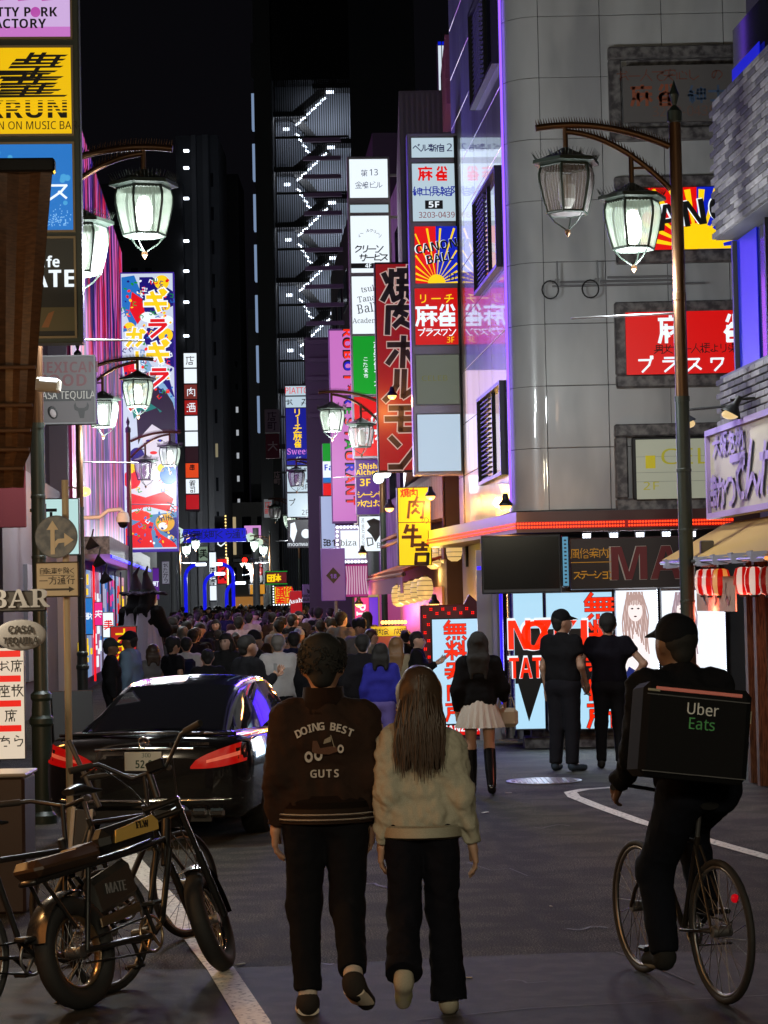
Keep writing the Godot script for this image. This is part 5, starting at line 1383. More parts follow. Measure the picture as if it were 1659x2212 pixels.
# print of the tall billboard: flat shapes one above the other
func painted_woman(s: Dictionary) -> void:
	var w: float = s.w * 0.47
	var h: float = s.h * 0.49
	var add := func(called, pts, z, m):
		var mb := MB.new()
		var q := PackedVector2Array()
		for i in range(0, pts.size(), 2): q.append(Vector2(clampf(pts[i], -1, 1) * w, pts[i + 1]))
		mb.poly(q, z)
		part(s.o, called, mb, m)
	var oval := func(called, cx, cy, rx, ry, z, m):
		var mb := MB.new()
		var q := PackedVector2Array()
		for i in 20: q.append(Vector2(clampf(cx + rx * cos(TAU * i / 20.0), -w, w), cy + ry * sin(TAU * i / 20.0)))
		mb.poly(q, z)
		part(s.o, called, mb, m)
	var navy := emi(Color(0.05, 0.04, 0.5), 0.75)
	var hairm := mat(lin(0.02, 0.02, 0.03), 0.4)
	var skin := emi(Color(0.9, 0.87, 0.92), 0.9)
	add.call("printed_wave", [-0.3, 3.7, 0.2, 3.7, 1, 3.3, 1, 2.9, 0.1, 2.6, -0.3, 2.9], 0.008, navy)
	add.call("printed_wave", [0.1, 2.5, 1, 2.2, 1, 1.2, 0.2, 1.5, -0.2, 2.0], 0.008, navy)
	add.call("printed_wave", [-0.2, 1.1, 0.8, 0.9, 1, 0.4, 0.0, 0.2, -0.7, 0.9], 0.008, navy)
	add.call("printed_crest", [-1, 3.7, -0.5, 3.75, -0.2, 3.2, -0.3, 2.6, -0.6, 2.2, -0.8, 2.6, -1, 2.9], 0.009, M.lskyblue)
	add.call("printed_crest", [-0.6, 3.3, -0.2, 3.1, -0.1, 2.7, -0.4, 2.4, -0.7, 2.8], 0.010, M.lred)
	for q in [[0.4, 3.55, 0.2], [0.48, 2.1, 0.2], [-0.5, 2.3, 0.16], [0.5, 2.9, 0.12]]: oval.call("printed_blossom", q[0], q[1], q[2], q[2], 0.011, M.lyel)
	for q in [[0.0, 2.6, 0.2], [-0.2, 1.0, 0.18], [0.5, 2.5, 0.2]]: oval.call("printed_cloud", q[0], q[1], q[2], q[2] * 0.7, 0.0105, M.lw)
	add.call("printed_blade", [-0.2, 1.6, 1, 0.35, 1, 0.1, -0.4, 1.4], 0.0095, emi(Color(0.55, 0.75, 0.9), 0.8))
	add.call("printed_scroll", [-1, 1.3, -0.5, 1.4, -0.4, 0.9, -0.9, 0.8], 0.0097, M.lred)
	# dense small petals, scales and curls of the print
	rng.seed = 15
	for m in [M.lyel, M.lred, M.lskyblue, M.lw, M.lorange, navy, M.lgreen]:
		var pb := MB.new()
		for i in 42:
			var c := Vector2(rng.randf_range(-0.95, 0.95) * w, rng.randf_range(0.35, 3.65) if i % 3 < 2 else rng.randf_range(-3.6, -1.5))
			var a := rng.randf_range(0.0, TAU)
			if i % 2: pb.stroke([c, c + Vector2(cos(a), sin(a)) * 0.06, c + Vector2(cos(a + 0.9), sin(a + 0.9)) * 0.11, c + Vector2(cos(a + 1.8), sin(a + 1.8)) * 0.09], 0.022, 0.0113 + 0.0001 * i)
			else: pb.ball(Vector3(clampf(c.x, -w * 0.9, w * 0.9), c.y, 0.0113), Vector3(rng.randf_range(0.025, 0.06), rng.randf_range(0.02, 0.045), 0.002), 7, Basis(Vector3.BACK, a))
		part(s.o, "printed_petals", pb, m).set_meta("kind", "stuff")
	# hair, face, shoulders
	oval.call("printed_hair", 0.22, -0.1, 0.45, 0.75, 0.012, hairm)
	oval.call("printed_hair", 0.5, -0.5, 0.26, 0.9, 0.0124, hairm)
	add.call("printed_ribbon", [-0.7, 0.15, -0.1, 0.3, 0.5, 0.0, 0.2, -0.1, -0.3, 0.05, -0.6, -0.2], 0.0135, emi(Color(0.05, 0.55, 0.5), 0.75))
	oval.call("printed_face", 0.12, -0.78, 0.32, 0.55, 0.014, skin)
	oval.call("printed_ear", 0.46, -0.7, 0.08, 0.16, 0.0145, skin)
	add.call("printed_fringe", [-0.5, -0.1, 0.3, 0.1, 0.75, -0.4, 0.55, -0.55, 0.1, -0.35, -0.3, -0.65, -0.45, -0.9], 0.0152, hairm)
	for x in [-0.03, 0.28]:
		oval.call("printed_eye", x, -0.8, 0.075, 0.035, 0.016, hairm)
		oval.call("printed_iris", x, -0.8, 0.03, 0.03, 0.0166, M.lblue)
	oval.call("printed_lips", 0.1, -1.13, 0.1, 0.045, 0.016, M.lred)
	add.call("printed_neck", [0.0, -1.15, 0.4, -1.15, 0.45, -1.6, -0.1, -1.6], 0.0136, skin)
	add.call("printed_shoulders", [-0.2, -1.5, 0.6, -1.5, 0.95, -1.75, 1, -2.4, -1, -2.4, -0.9, -1.8], 0.0134, skin)
	for q in [[-0.5, -1.85, 0.24, M.lred], [0.5, -1.75, 0.24, M.lskyblue], [-0.5, -1.55, 0.12, M.lyel], [0.55, -1.4, 0.14, M.lred], [-0.35, -1.2, 0.2, navy], [0.3, -1.55, 0.1, M.lyel]]: oval.call("printed_mask_flower", q[0], q[1], q[2], q[2] * 1.1, 0.0155, q[3])
	# red dress, tiger, carp at the foot
	add.call("printed_dress", [-0.9, -2.2, -0.2, -2.35, 0.5, -2.2, 0.9, -2.4, 0.7, -2.75, -0.1, -2.6, -0.9, -2.7], 0.0158, M.lred)
	add.call("printed_pool", [-1, -2.9, 1, -2.75, 1, -3.72, -1, -3.72], 0.009, emi(Color(0.35, 0.6, 0.8), 0.7))
	add.call("printed_navy", [0.2, -3.0, 1, -2.9, 1, -3.5, 0.5, -3.3], 0.0098, navy)
	oval.call("printed_carp", -0.3, -2.85, 0.3, 0.14, 0.0105, M.lorange)
	oval.call("printed_tiger", 0.38, -3.05, 0.26, 0.24, 0.0106, emi(Color(0.95, 0.7, 0.1), 0.8))
	oval.call("printed_tiger_muzzle", 0.32, -3.14, 0.12, 0.1, 0.0112, M.lw)
	var st := MB.new()
	for i in 6: st.stroke([Vector2(0.2 + i * 0.07, -2.86), Vector2(0.24 + i * 0.06, -2.98)], 0.025, 0.0112)
	for i in 5: st.stroke([Vector2(0.45 + (i % 2) * 0.1, -2.5 - i * 0.1), Vector2(0.62, -2.56 - i * 0.1)], 0.03, 0.0165)
	part(s.o, "printed_stripes", st, M.ink)
	add.call("printed_robe", [-1, -3.2, -0.3, -2.95, 0.1, -3.05, 0.0, -3.3, 0.1, -3.72, -1, -3.72], 0.0118, M.lred)
	add.call("printed_robe_fold", [0.1, -3.1, 0.35, -3.35, 0.9, -3.6, 1, -3.72, 0.45, -3.72, 0.2, -3.4], 0.0119, M.lred)
# a block that faces the camera: picture columns px0..px1, top row py, dd steps ahead, deep metres
func block(called: String, label: String, px0: float, px1: float, py: float, dd: float, deep: float, material: Material, turn := 0.0) -> Dictionary:
	var a := P(px0, 1250, dd)
	var b := P(px1, 1250, dd)
	var h := P((px0 + px1) / 2, py, dd).y + 0.5
	var o := thing(called, label, "building", Vector3((a.x + b.x) / 2, -0.5, -dd * S), turn)
	var w := b.x - a.x
	var mb := MB.new()
	mb.box(Vector3(0, h / 2, -deep / 2), Vector3(w, h, deep))
	part(o, "wall", mb, material)
	return {"o": o, "w": w, "h": h}
func window_grid(s: Dictionary, x0: float, x1: float, y0: float, y1: float, nx: int, ny: int, fw: float, fh: float, lit: Array) -> void:
	var mb := MB.new()
	mb.box(Vector3.ZERO, Vector3((x1 - x0) / nx * fw, (y1 - y0) / ny * fh, 0.06))
	var m := mb.mesh()
	for i in nx:
		for j in ny:
			var at := Vector3(lerpf(x0, x1, (i + 0.5) / nx), lerpf(y0, y1, (j + 0.5) / ny), 0.0)
			part(s.o, "window", m, lit[0] if rng.randf() < lit[1] else M.glassdark, at)

func far_city() -> void:
	rng.seed = 11
	# the tower with the lit zigzag stair
	var D := 90.0
	var q1 := D / 28.0
	var o := thing("stair_tower", "tall dark tower with lit zigzag fire stairs behind vertical bars", "building", Vector3(0, 0, -D * S))
	var X := func(px): return P(px, 600, D).x
	var Y := func(py): return P(680, py, D).y
	var mb := MB.new()
	mb.box(Vector3((X.call(560) + X.call(596)) / 2, 90, 0.5), Vector3(X.call(596) - X.call(560), 180, 6))
	part(o, "side_pier", mb, mat(lin(0.05, 0.05, 0.048), 0.7))
	mb = MB.new()
	mb.box(Vector3((X.call(596) + X.call(770)) / 2, 90, -5.0), Vector3(X.call(770) - X.call(596), 180, 2))
	part(o, "back_wall", mb, mat(lin(0.14, 0.155, 0.19), 0.7))
	mb = MB.new()
	mb.box(Vector3((X.call(764) + X.call(905)) / 2, 90, -1), Vector3(X.call(905) - X.call(764), 180, 6))
	part(o, "dark_wing", mb, M.towerdark)
	mb = MB.new()
	mb.box(Vector3((X.call(596) + X.call(764)) / 2, 0.5 * (Y.call(172) + 180), -1.5), Vector3(X.call(764) - X.call(596), 180 - Y.call(172), 3))
	part(o, "dark_top", mb, M.black)
	var barm := MB.new()
	barm.box(Vector3.ZERO, Vector3(0.11, 150, 0.2))
	var bm := barm.mesh()
	for i in 34: part(o, "bar", bm, M.black, Vector3(lerpf(X.call(602), X.call(760), i / 33.0), 76, 0.8))
	var step: float = (900.0 - 180.0) / 6.0
	var cols := [X.call(612), X.call(640), X.call(715), X.call(752)]
	for k in 7:
		# each storey: a flight up to the right and one back to the left, with landing and light strip
		var yl: float = Y.call(240 + step * k)
		var yr: float = Y.call(185 + step * k)
		var yb: float = Y.call(240 + step * (k + 1))
		var f := MB.new()
		for q in [[X.call(640), yl - 0.1, X.call(715), yr + 0.1, -1.6], [X.call(715), yr - 2.2 * q1 + 0.1, X.call(640), yl, -2.6]]:
			var a := Vector3(q[0], q[1], q[4])
			var b := Vector3(q[2], q[3], q[4])
			var d := b - a
			f.box((a + b) / 2, Vector3(d.length(), 0.24 * q1, 0.9), Basis(Vector3.BACK, atan2(d.y, d.x)))
		f.box(Vector3(X.call(738), yr + 0.1, -1.8), Vector3(1.6 * q1, 0.16 * q1, 2.4))
		f.box(Vector3(X.call(622), yl - 0.1, -1.8), Vector3(1.4 * q1, 0.16 * q1, 2.4))
		part(o, "stair_flight", f, M.black)
		var l := MB.new()
		for i in 6:
			var t := 0.12 + 0.76 * i / 5.0
			l.box(Vector3(lerpf(X.call(640), X.call(715), t), lerpf(yl - 0.45 * q1, yr - 0.25 * q1, t), -1.1), Vector3(0.2 * q1, 0.06 * q1, 0.08), Basis(Vector3.BACK, 0.55))
			if i < 5: l.box(Vector3(lerpf(X.call(642), X.call(690), t), lerpf(yl - 0.5 * q1, yl - 1.7 * q1, t), -1.9), Vector3(0.2 * q1, 0.06 * q1, 0.08), Basis(Vector3.BACK, -0.6))
		l.box(Vector3(X.call(624), yl - 0.5 * q1, -1.0), Vector3(0.2 * q1, 0.1 * q1, 0.08))
		l.box(Vector3(X.call(720), yr - 0.15 * q1, -1.0), Vector3(0.24 * q1, 0.1 * q1, 0.08))
		part(o, "stair_light", l, M.led)
		area(o, Vector3(X.call(678), yl - 0.5, -0.9), Vector2(8.0, 1.0), Color(0.92, 0.95, 1.0), 70.0, Vector3(10, 180, 0))
		var h := MB.new()
		h.box(Vector3((X.call(602) + X.call(760)) / 2, yl - 0.9 * q1, 0.9), Vector3(X.call(760) - X.call(602), 0.22, 0.2))
		part(o, "cross_bar", h, M.black)
	# narrow lit signs up its edge
	for k in 8:
		var q := MB.new()
		q.bev(Vector3(X.call(557), Y.call(140 + k * 108), 1.6), Vector3(0.4, 3.7, 1.2), 0.03)
		part(o, "edge_sign", q, emi(Color(0.7, 0.82, 1.0), 0.4) if k > 0 else M.dkgrey)
	# dark blocks down the street
	var s := block("office_block", "dark grey office block left of the stair tower with faint vertical piers", 396, 488, 292, 92.0, 12, mat(lin(0.042, 0.043, 0.05), 0.7))
	window_grid(s, s.w * 0.28, s.w * 0.4, 6, s.h - 3, 1, 12, 0.5, 0.4, [emi(Color(0.8, 0.75, 0.6), 0.35), 0.06])
	mb = MB.new()
	mb.box(Vector3(-s.w * 0.08, s.h / 2, 0.15), Vector3(0.5, s.h, 0.3)); mb.box(Vector3(s.w * 0.2, s.h / 2, 0.15), Vector3(0.6, s.h, 0.3))
	part(s.o, "pier", mb, mat(lin(0.07, 0.07, 0.078), 0.7))
	s = block("office_block", "slim dark block farthest down the street with a few tiny lit windows", 484, 530, 376, 112.0, 12, mat(lin(0.02, 0.02, 0.025), 0.7))
	window_grid(s, s.w * 0.1, s.w * 0.42, 8, s.h * 0.6, 1, 9, 0.35, 0.25, [emi(Color(0.8, 0.82, 0.85), 0.6), 0.9])
	s = block("office_block", "pale concrete block in the far gap of the street", 546, 580, 668, 115.0, 10, mat(lin(0.13, 0.13, 0.135), 0.8))
	s = block("office_block", "dark left block with small stair lamps up its edge", 205, 408, 395, 91.0, 14, mat(lin(0.03, 0.03, 0.034), 0.7))
	window_grid(s, -s.w * 0.4, s.w * 0.2, 12, s.h - 3, 4, 7, 0.5, 0.35, [emi(Color(0.8, 0.75, 0.6), 0.3), 0.04])
	for py in [325, 362, 428, 520, 585, 652, 725]:
		mb = MB.new()
		var p := P(402, py, 90.8)
		mb.bev(Vector3(p.x - s.o.position.x, p.y + 0.5, 0.25), Vector3(0.55, 0.22, 0.5), 0.03)
		part(s.o, "stair_lamp", mb, M.led)
	# what closes the street
	s = block("shop_block", "low shop block closing the far end of the street", 380, 690, 1085, 108.0, 10, mat(lin(0.16, 0.15, 0.14), 0.8))
	window_grid(s, -s.w * 0.48, s.w * 0.48, 4.5, s.h - 1, 9, 3, 0.6, 0.5, [emi(Color(0.9, 0.8, 0.6), 0.5), 0.3])
	mb = MB.new()
	mb.box(Vector3(0, 2.2, 0.1), Vector3(s.w * 0.9, 2.0, 0.2))
	part(s.o, "shop_front", mb, emi(Color(0.9, 0.6, 0.25), 0.35))

func street_front(called: String, label: String, right: bool, d0: float, d1: float, off: float, h: float, material: Material, deep := 6.0) -> Dictionary:
	# a facade along the street from d0 to d1 steps; local x runs along it, +z faces the road
	var z0 := d0 * S
	var z1 := d1 * S
	var tx := tan(deg_to_rad(STREET))
	var base := 1.75 if right else -6.55
	var x0 := base + (off if right else -off) - tx * (z0 - (29.1 if right else 40.0))
	var x1 := base + (off if right else -off) - tx * (z1 - (29.1 if right else 40.0))
	var mid := Vector3((x0 + x1) / 2, 0, -(z0 + z1) / 2)
	var o := thing(called, label, "building", mid, (-90.0 if right else 90.0) + STREET)
	var l := Vector2(x1 - x0, z1 - z0).length()
	var mb := MB.new()
	mb.box(Vector3(0, h / 2 - 0.25, -deep / 2), Vector3(l, h + 0.5, deep))
	part(o, "wall", mb, material)
	return {"o": o, "w": l, "h": h}

func right_row() -> void:
	rng.seed = 5
	# violet lit siding house above the wooden grill house
	var X := func(px, dd): return P(px, 700, dd).x
	var D := 16.6
	var o := thing("siding_house", "corrugated siding house with pink balcony behind the stacked sign tower", "building", Vector3(0, 0, -D * S))
	var mb := MB.new()
	var x0: float = X.call(872, D)
	var yt: float = P(900, 196, D).y
	mb.box(Vector3(x0 + 1.9, yt / 2 + 2.2, -4.0), Vector3(3.8, yt - 4.4, 8))
	part(o, "wall", mb, mat(lin(0.14, 0.12, 0.17), 0.6))
	mb = MB.new()
	for i in 24: mb.box(Vector3(x0 + 0.05 + i * 0.1, yt / 2 + 2.2, 0.02), Vector3(0.045, yt - 4.5, 0.05))
	part(o, "siding_ribs", mb, mat(lin(0.16, 0.14, 0.2), 0.5)).set_meta("kind", "stuff")
	mb = MB.new()
	var bx: float = X.call(984, D)
	var by: float = P(984, 215, D).y
	mb.box(Vector3(bx, by, 0.9), Vector3(0.32, 1.25, 3.0))
	for i in 5: mb.box(Vector3(bx, by + 0.35 - i * 0.17, 2.42), Vector3(0.34, 0.03, 0.02))
	part(o, "balcony", mb, mat(lin(0.55, 0.16, 0.32), 0.6))
	# pipe bundle between tower and panel building
	mb = MB.new()
	for i in 4: mb.rod(Vector3(X.call(1000 + i * 4, 14.0), 2.5, 6.0), Vector3(X.call(994 + i * 4, 14.0), 9.5, 6.0), 0.03, 6)
	part(o, "drain_pipe", mb, M.darkmetal)
	# the wooden grill house
	var s := street_front("grill_house", "wooden grill house with lanterns, awnings and hanging planks", true, 14.75, 19.0, -0.2, 4.3, mat(lin(0.05, 0.03, 0.02), 0.8))
	mb = MB.new()
	for i in 22:
		var b := MB.new()
		b.bev(Vector3.ZERO, Vector3(s.w / 22.0 - 0.02, 1.5, 0.03), 0.006)
		part(s.o, "plank", b, M.wood, Vector3(-s.w / 2 + (i + 0.5) * s.w / 22.0, 3.4, 0.03))
	var t := Node3D.new()
	t.name = "awning"
	s.o.add_child(t, true)
	var cloth := mat(lin(0.25, 0.06, 0.03), 0.9)
	for q in [[-0.1, 2.6, 0.7, 0.32], [0.1, 3.3, 0.4, 0.2]]:
		mb = MB.new()
		mb.box(Vector3(q[0], q[1], q[2] / 2), Vector3(s.w * 0.95, 0.05, q[2] * 1.05), Basis(Vector3.RIGHT, q[3]))
		part(t, "cloth", mb, cloth if q[1] < 3 else M.wood)
		mb = MB.new()
		mb.rod(Vector3(-s.w * 0.47, q[1] - 0.18, q[2]), Vector3(s.w * 0.47, q[1] - 0.18, q[2]), 0.04)
		part(t, "front_rail", mb, M.wood)
	mb = MB.new()
	mb.box(Vector3(0, 2.25, 0.7), Vector3(s.w * 0.9, 0.3, 0.02))
	part(t, "curtain", mb, mat(lin(0.2, 0.1, 0.2), 0.9))
	# warm interior
	mb = MB.new()
	mb.box(Vector3(0, 1.2, 0.02), Vector3(s.w * 0.9, 2.0, 0.04))
	part(s.o, "shop_front", mb, emi(Color(0.85, 0.5, 0.2), 0.3, Color(0.4, 0.25, 0.15)))
	# slanted big name boards leaning out under the tower
	for q in [[940, 1035, 975, 1165, 0.10, mat(lin(0.5, 0.3, 0.06), 0.6), "amber ribbed board leaning out above the yellow sign"], [968, 1030, 990, 1160, 0.06, mat(lin(0.35, 0.05, 0.03), 0.6), "narrow red board leaning beside the amber ribbed board"]]:
		var lb := thing("leaning_board", q[6], "sign", P((q[0] + q[2]) / 2.0, (q[1] + q[3]) / 2.0, 15.9))
		lb.rotation_degrees = Vector3(0, STREET, 14)
		var hh: float = (q[3] - q[1]) * 15.9 * S / K
		var ww: float = (q[2] - q[0]) * 15.9 * S / K * 0.62
		mb = MB.new()
		mb.bev(Vector3.ZERO, Vector3(ww, hh, 0.1), 0.01)
		part(lb, "board", mb, q[5])
		mb = MB.new()
		for i in 8: mb.box(Vector3(-ww / 2 + (i + 0.5) * ww / 8.0, 0, 0.06), Vector3(ww / 18.0, hh * 0.96, 0.03))
		part(lb, "ribs", mb, q[5])
	var warm := Color(1.0, 0.66, 0.32)
	var ln := 0
	for q in [[930, 1072, 14.2, 3.0], [1092, 1093, 11.2, 0.8], [847, 855, 15.2, 2.6], [841, 1098, 15.2, 3.0], [938, 1305, 14.2, 2.4], [783, 1195, 18.0, 3.2], [775, 1305, 18.2, 2.2]]:
		var at := P(q[0], q[1], q[2])
		var l := thing("spot_lamp", "warm bulb lamp " + ["over the yellow beef sign", "at the panel building's lower edge", "on the red vertical grill sign", "between purple and yellow signs", "under the grill house awning", "under the bull drawing sign", "beside the violet emblem board"][ln], "lamp", at, 0.0, "warm bulb lamps of the grill houses")
		mb = MB.new()
		mb.ball(Vector3.ZERO, Vector3(0.075, 0.065, 0.075), 12)
		part(l, "bulb", mb, M.bulb)
		mb = MB.new()
		mb.lathe([Vector2(0.03, 0.16), Vector2(0.05, 0.08), Vector2(0.09, 0.03), Vector2(0.095, 0.0)], 12)
		part(l, "shade", mb, M.darkmetal)
		omni(l, Vector3(0, -0.12, 0.05), warm, q[3], 0.08)
		ln += 1
	# paper lanterns
	for q in [[0, 3.0, 5], [1, 2.05, 4]]:
		for i in q[2]:
			var at2 := P(862 + i * 14 if q[0] == 0 else 936 + i * 15, 1287 - i * 4 if q[0] == 0 else 1206 - i * 6, 15.4 - i * 0.22)
			var l2 := thing("paper_lantern", "cream paper lantern, %s from the left in the %s row of the grill house" % [["first", "second", "third", "fourth", "fifth", "sixth", "seventh"][i], ["lower", "upper"][q[0]]], "lantern", at2, 0.0, "cream paper lanterns of the grill house")
			mb = MB.new()
			mb.lathe([Vector2(0.05, 0.19), Vector2(0.11, 0.15), Vector2(0.135, 0.05), Vector2(0.135, -0.05), Vector2(0.11, -0.15), Vector2(0.05, -0.19)], 14)
			part(l2, "paper", mb, emi(Color(1.0, 0.82, 0.5), 0.75))
			mb = MB.new()
			for r in 4: mb.lathe([Vector2(0.136, -0.12 + r * 0.08), Vector2(0.14, -0.115 + r * 0.08), Vector2(0.136, -0.11 + r * 0.08)], 14)
			mb.lathe([Vector2(0.052, 0.19), Vector2(0.052, 0.215)], 10)
			part(l2, "rings", mb, M.wood)
			if i == 0: omni(l2, Vector3(0, -0.3, 0.2), Color(1.0, 0.8, 0.45), 1.6, 0.12)
	# further fronts on the right
	s = street_front("shop_house", "grey four storey shop house behind the pink vertical sign", true, 19.2, 26.0, 0.5, 12.5, M.concrete)
	window_grid(s, -s.w * 0.45, s.w * 0.45, 4, 12, 4, 3, 0.6, 0.5, [emi(Color(0.9, 0.8, 0.6), 0.4), 0.2])
	mb = MB.new()
	mb.box(Vector3(0, 1.3, 0.03), Vector3(s.w * 0.92, 2.3, 0.06))
	part(s.o, "shop_front", mb, emi(Color(0.9, 0.35, 0.6), 0.35))
	s = street_front("shop_house", "dark shop house beyond the blue stacked column", true, 26.2, 38.0, 0.6, 16.0, mat(lin(0.06, 0.06, 0.065), 0.7))
	window_grid(s, -s.w * 0.45, s.w * 0.45, 4, 15, 6, 4, 0.6, 0.5, [emi(Color(0.9, 0.8, 0.6), 0.4), 0.15])
	mb = MB.new()
	mb.box(Vector3(0, 1.3, 0.03), Vector3(s.w * 0.92, 2.3, 0.06))
	part(s.o, "shop_front", mb, emi(Color(0.9, 0.75, 0.4), 0.4))
	# dark louvred front facing the road between pink sign and blue column
	s = block("louvre_block", "dark louvred building front between blue column and pink sign", 668, 760, 728, 26.1, 5, mat(lin(0.05, 0.045, 0.055), 0.6))
	for i in 16:
		mb = MB.new()
		mb.box(Vector3.ZERO, Vector3(s.w * 0.9, 0.12, 0.12))
		part(s.o, "louvre", mb, M.dkgrey, Vector3(0, 8.0 + i * 0.55, 0.08))
	# stage lights on the middle lamp pole
	o = thing("flood_light_pair", "pair of white flood lights on the lamp pole before the purple sign", "lamp", P(838, 1022, 19.4))
	for k in 2:
		mb = MB.new()
		mb.lathe([Vector2(0.05, -0.16), Vector2(0.12, -0.05), Vector2(0.15, 0.06)], 12, Vector3(-0.05 - k * 0.16, -0.12 * k, 0.1), Basis(Vector3.RIGHT, 1.2))
		part(o, "housing", mb, M.darkmetal)
		mb = MB.new()
		mb.ball(Vector3(-0.05 - k * 0.16, -0.12 * k - 0.0, 0.17), Vector3(0.12, 0.12, 0.03), 12)
		part(o, "lens", mb, M.led)
	omni(o, Vector3(-0.1, -0.1, 0.5), Color(0.95, 1.0, 0.95), 5.0, 0.15)

func left_row() -> void:
	rng.seed = 6
	# the light wall and game hall on the left
	var s := street_front("light_wall_building", "building with pink and blue streaked light wall left of the tall billboard", false, 20.2, 30.5, 0.0, 14.5, mat(lin(0.1, 0.09, 0.13), 0.6))
	var f := FastNoiseLite.new()
	f.seed = 4; f.frequency = 0.02
	var im := Image.create(512, 256, false, Image.FORMAT_RGB8)
	for x in 512:
		for y in 256:
			var a := f.get_noise_2d(x * 3.0, y * 0.35) * 1.6 + 0.5
			var b := f.get_noise_2d(x * 1.3 + 900.0, y * 0.2) * 1.6 + 0.5
			var c := Color(0.10, 0.04, 0.5).lerp(Color(0.85, 0.03, 0.22), smoothstep(0.35, 0.6, b))
			c = c.lerp(Color(0.85, 0.45, 0.8), smoothstep(0.72, 0.9, a))
			c = c.lerp(Color(0.16, 0.1, 0.24), smoothstep(0.42, 0.2, a) * 0.8)
			im.set_pixel(x, y, c)
	var lw := mat(Color(0.1, 0.1, 0.1), 0.3)
	lw.emission_enabled = true; lw.emission_texture = ImageTexture.create_from_image(im); lw.emission_energy_multiplier = 0.9
	var mb := MB.new()
	mb.uvquad(Vector3(-s.w * 0.48, 14.2, 0.07), Vector3(s.w * 0.48, 14.2, 0.07), Vector3(s.w * 0.48, 3.6, 0.07), Vector3(-s.w * 0.48, 3.6, 0.07))
	part(s.o, "light_wall", mb, lw)
	area(s.o, Vector3(-2, 7, 0.3), Vector2(20, 7), Color(0.78, 0.36, 1.0), 110.0)
	# pale pier and soffit in front, shop under it
	mb = MB.new()
	mb.box(Vector3(-s.w * 0.1, 3.35, 0.5), Vector3(s.w * 0.9, 0.4, 1.0))
	part(s.o, "soffit", mb, M.stone)
	mb = MB.new()
	mb.box(Vector3(-s.w * 0.1, 3.1, 1.02), Vector3(s.w * 0.88, 0.07, 0.04))
	part(s.o, "blue_strip", mb, emi(Color(0.12, 0.12, 1.0), 1.6))
	for i in 7:
		mb = MB.new()
		mb.box(Vector3(-s.w * 0.45 + i * s.w * 0.13, 1.55, 0.05), Vector3(s.w * 0.12, 2.7, 0.06))
		part(s.o, "shop_window", mb, [emi(Color(0.15, 0.35, 0.75), 0.6), emi(Color(0.55, 0.7, 0.9), 0.6), emi(Color(0.8, 0.35, 0.55), 0.6), emi(Color(0.75, 0.75, 0.9), 0.65)][i % 4])
		mb = MB.new()
		for j in 16: mb.box(Vector3(-s.w * 0.45 + i * s.w * 0.13 + rng.randf_range(-1.5, 1.5), rng.randf_range(0.5, 2.7), 0.1), Vector3(rng.randf_range(0.2, 0.6), rng.randf_range(0.1, 0.35), 0.03))
		part(s.o, "window_poster", mb, [M.lred, M.lyel, M.lw, M.lskyblue, M.lmag][i % 5])
		mb = MB.new()
		mb.box(Vector3(-s.w * 0.51 + i * s.w * 0.13, 1.55, 0.14), Vector3(0.05, 3.0, 0.05))
		part(s.o, "light_post", mb, emi(Color(0.95, 0.05, 0.08), 1.4) if i == 2 else mat(lin(0.2, 0.18, 0.24), 0.4))
	area(s.o, Vector3(0, 1.8, 0.3), Vector2(16, 2.2), Color(0.8, 0.5, 1.0), 45.0)
	# yellow sign box over the entrance
	var y := sign_box("shop_sign_box", "yellow framed sign box over the left game hall entrance", "sign", 160, 1182, 180, 1262, 20.0, 0.4, STREET, emi(Color(0.75, 0.65, 0.05), 0.6))
	panel(y, 0.2, 0.1, 0.95, 0.85, M.lred)
	var pj := [[184, 1290, 200, 1372, 18.6, M.lskyblue, "歌", M.lw, "slim pale blue banner sign at the left game hall"], [204, 1300, 222, 1352, 20.2, M.lmag, "安", M.lw, "small magenta sign at the left game hall"], [222, 1322, 246, 1378, 19.0, M.lw, "美", M.lred, "small white sign with red character left of the witches"], [238, 1352, 296, 1430, 15.4, emi(Color(0.85, 0.1, 0.1), 0.6), "大安", M.lyel, "red and yellow sale poster board behind the capped men"], [168, 1386, 186, 1450, 19.4, M.lyel, "店", M.lred, "yellow upright sign at the left game hall"], [330, 1226, 344, 1296, 27.0, M.lpurple, "町", M.lw, "far slim purple sign under the tall billboard"], [350, 1212, 366, 1262, 29.0, M.ldim, "おたから", M.ink, "far slim grey sign with small characters"]]
	for q in pj:
		var g := sign_box("small_sign", q[8], "sign", q[0], q[1], q[2], q[3], q[4], 0.12, STREET, M.dkgrey)
		panel(g, 0.04, 0.03, 0.96, 0.97, q[5])
		kanji(g.o, q[6], 0, 0, minf(g.w * 0.8, g.h / q[6].length() * 0.8), q[7], 0.008, g.h > g.w, 0.13, 1.06)
	# pale column house next to it
	s = street_front("pale_house", "pale lilac lit wall with a square column behind the road sign", false, 15.0, 20.1, 0.15, 4.6, mat(lin(0.13, 0.12, 0.14), 0.7))
	mb = MB.new()
	mb.box(Vector3(s.w * 0.42, 2.1, 0.25), Vector3(0.8, 4.4, 0.5))
	part(s.o, "column", mb, mat(lin(0.34, 0.32, 0.35), 0.7))
	mb = MB.new()
	mb.box(Vector3(-s.w * 0.1, 1.7, 0.04), Vector3(3.0, 2.2, 0.08))
	part(s.o, "shutter", mb, mat(lin(0.26, 0.25, 0.28), 0.5))
	# dark upper storeys behind the food sign
	s = street_front("dark_house", "dark upper storeys with a steel bracket behind the food sign", false, 15.0, 20.1, 0.4, 9.0, mat(lin(0.02, 0.02, 0.022), 0.7))
	s = street_front("shop_house", "dark shop house beyond the tall billboard", false, 31.0, 46.0, 0.3, 14.0, mat(lin(0.06, 0.055, 0.06), 0.7))
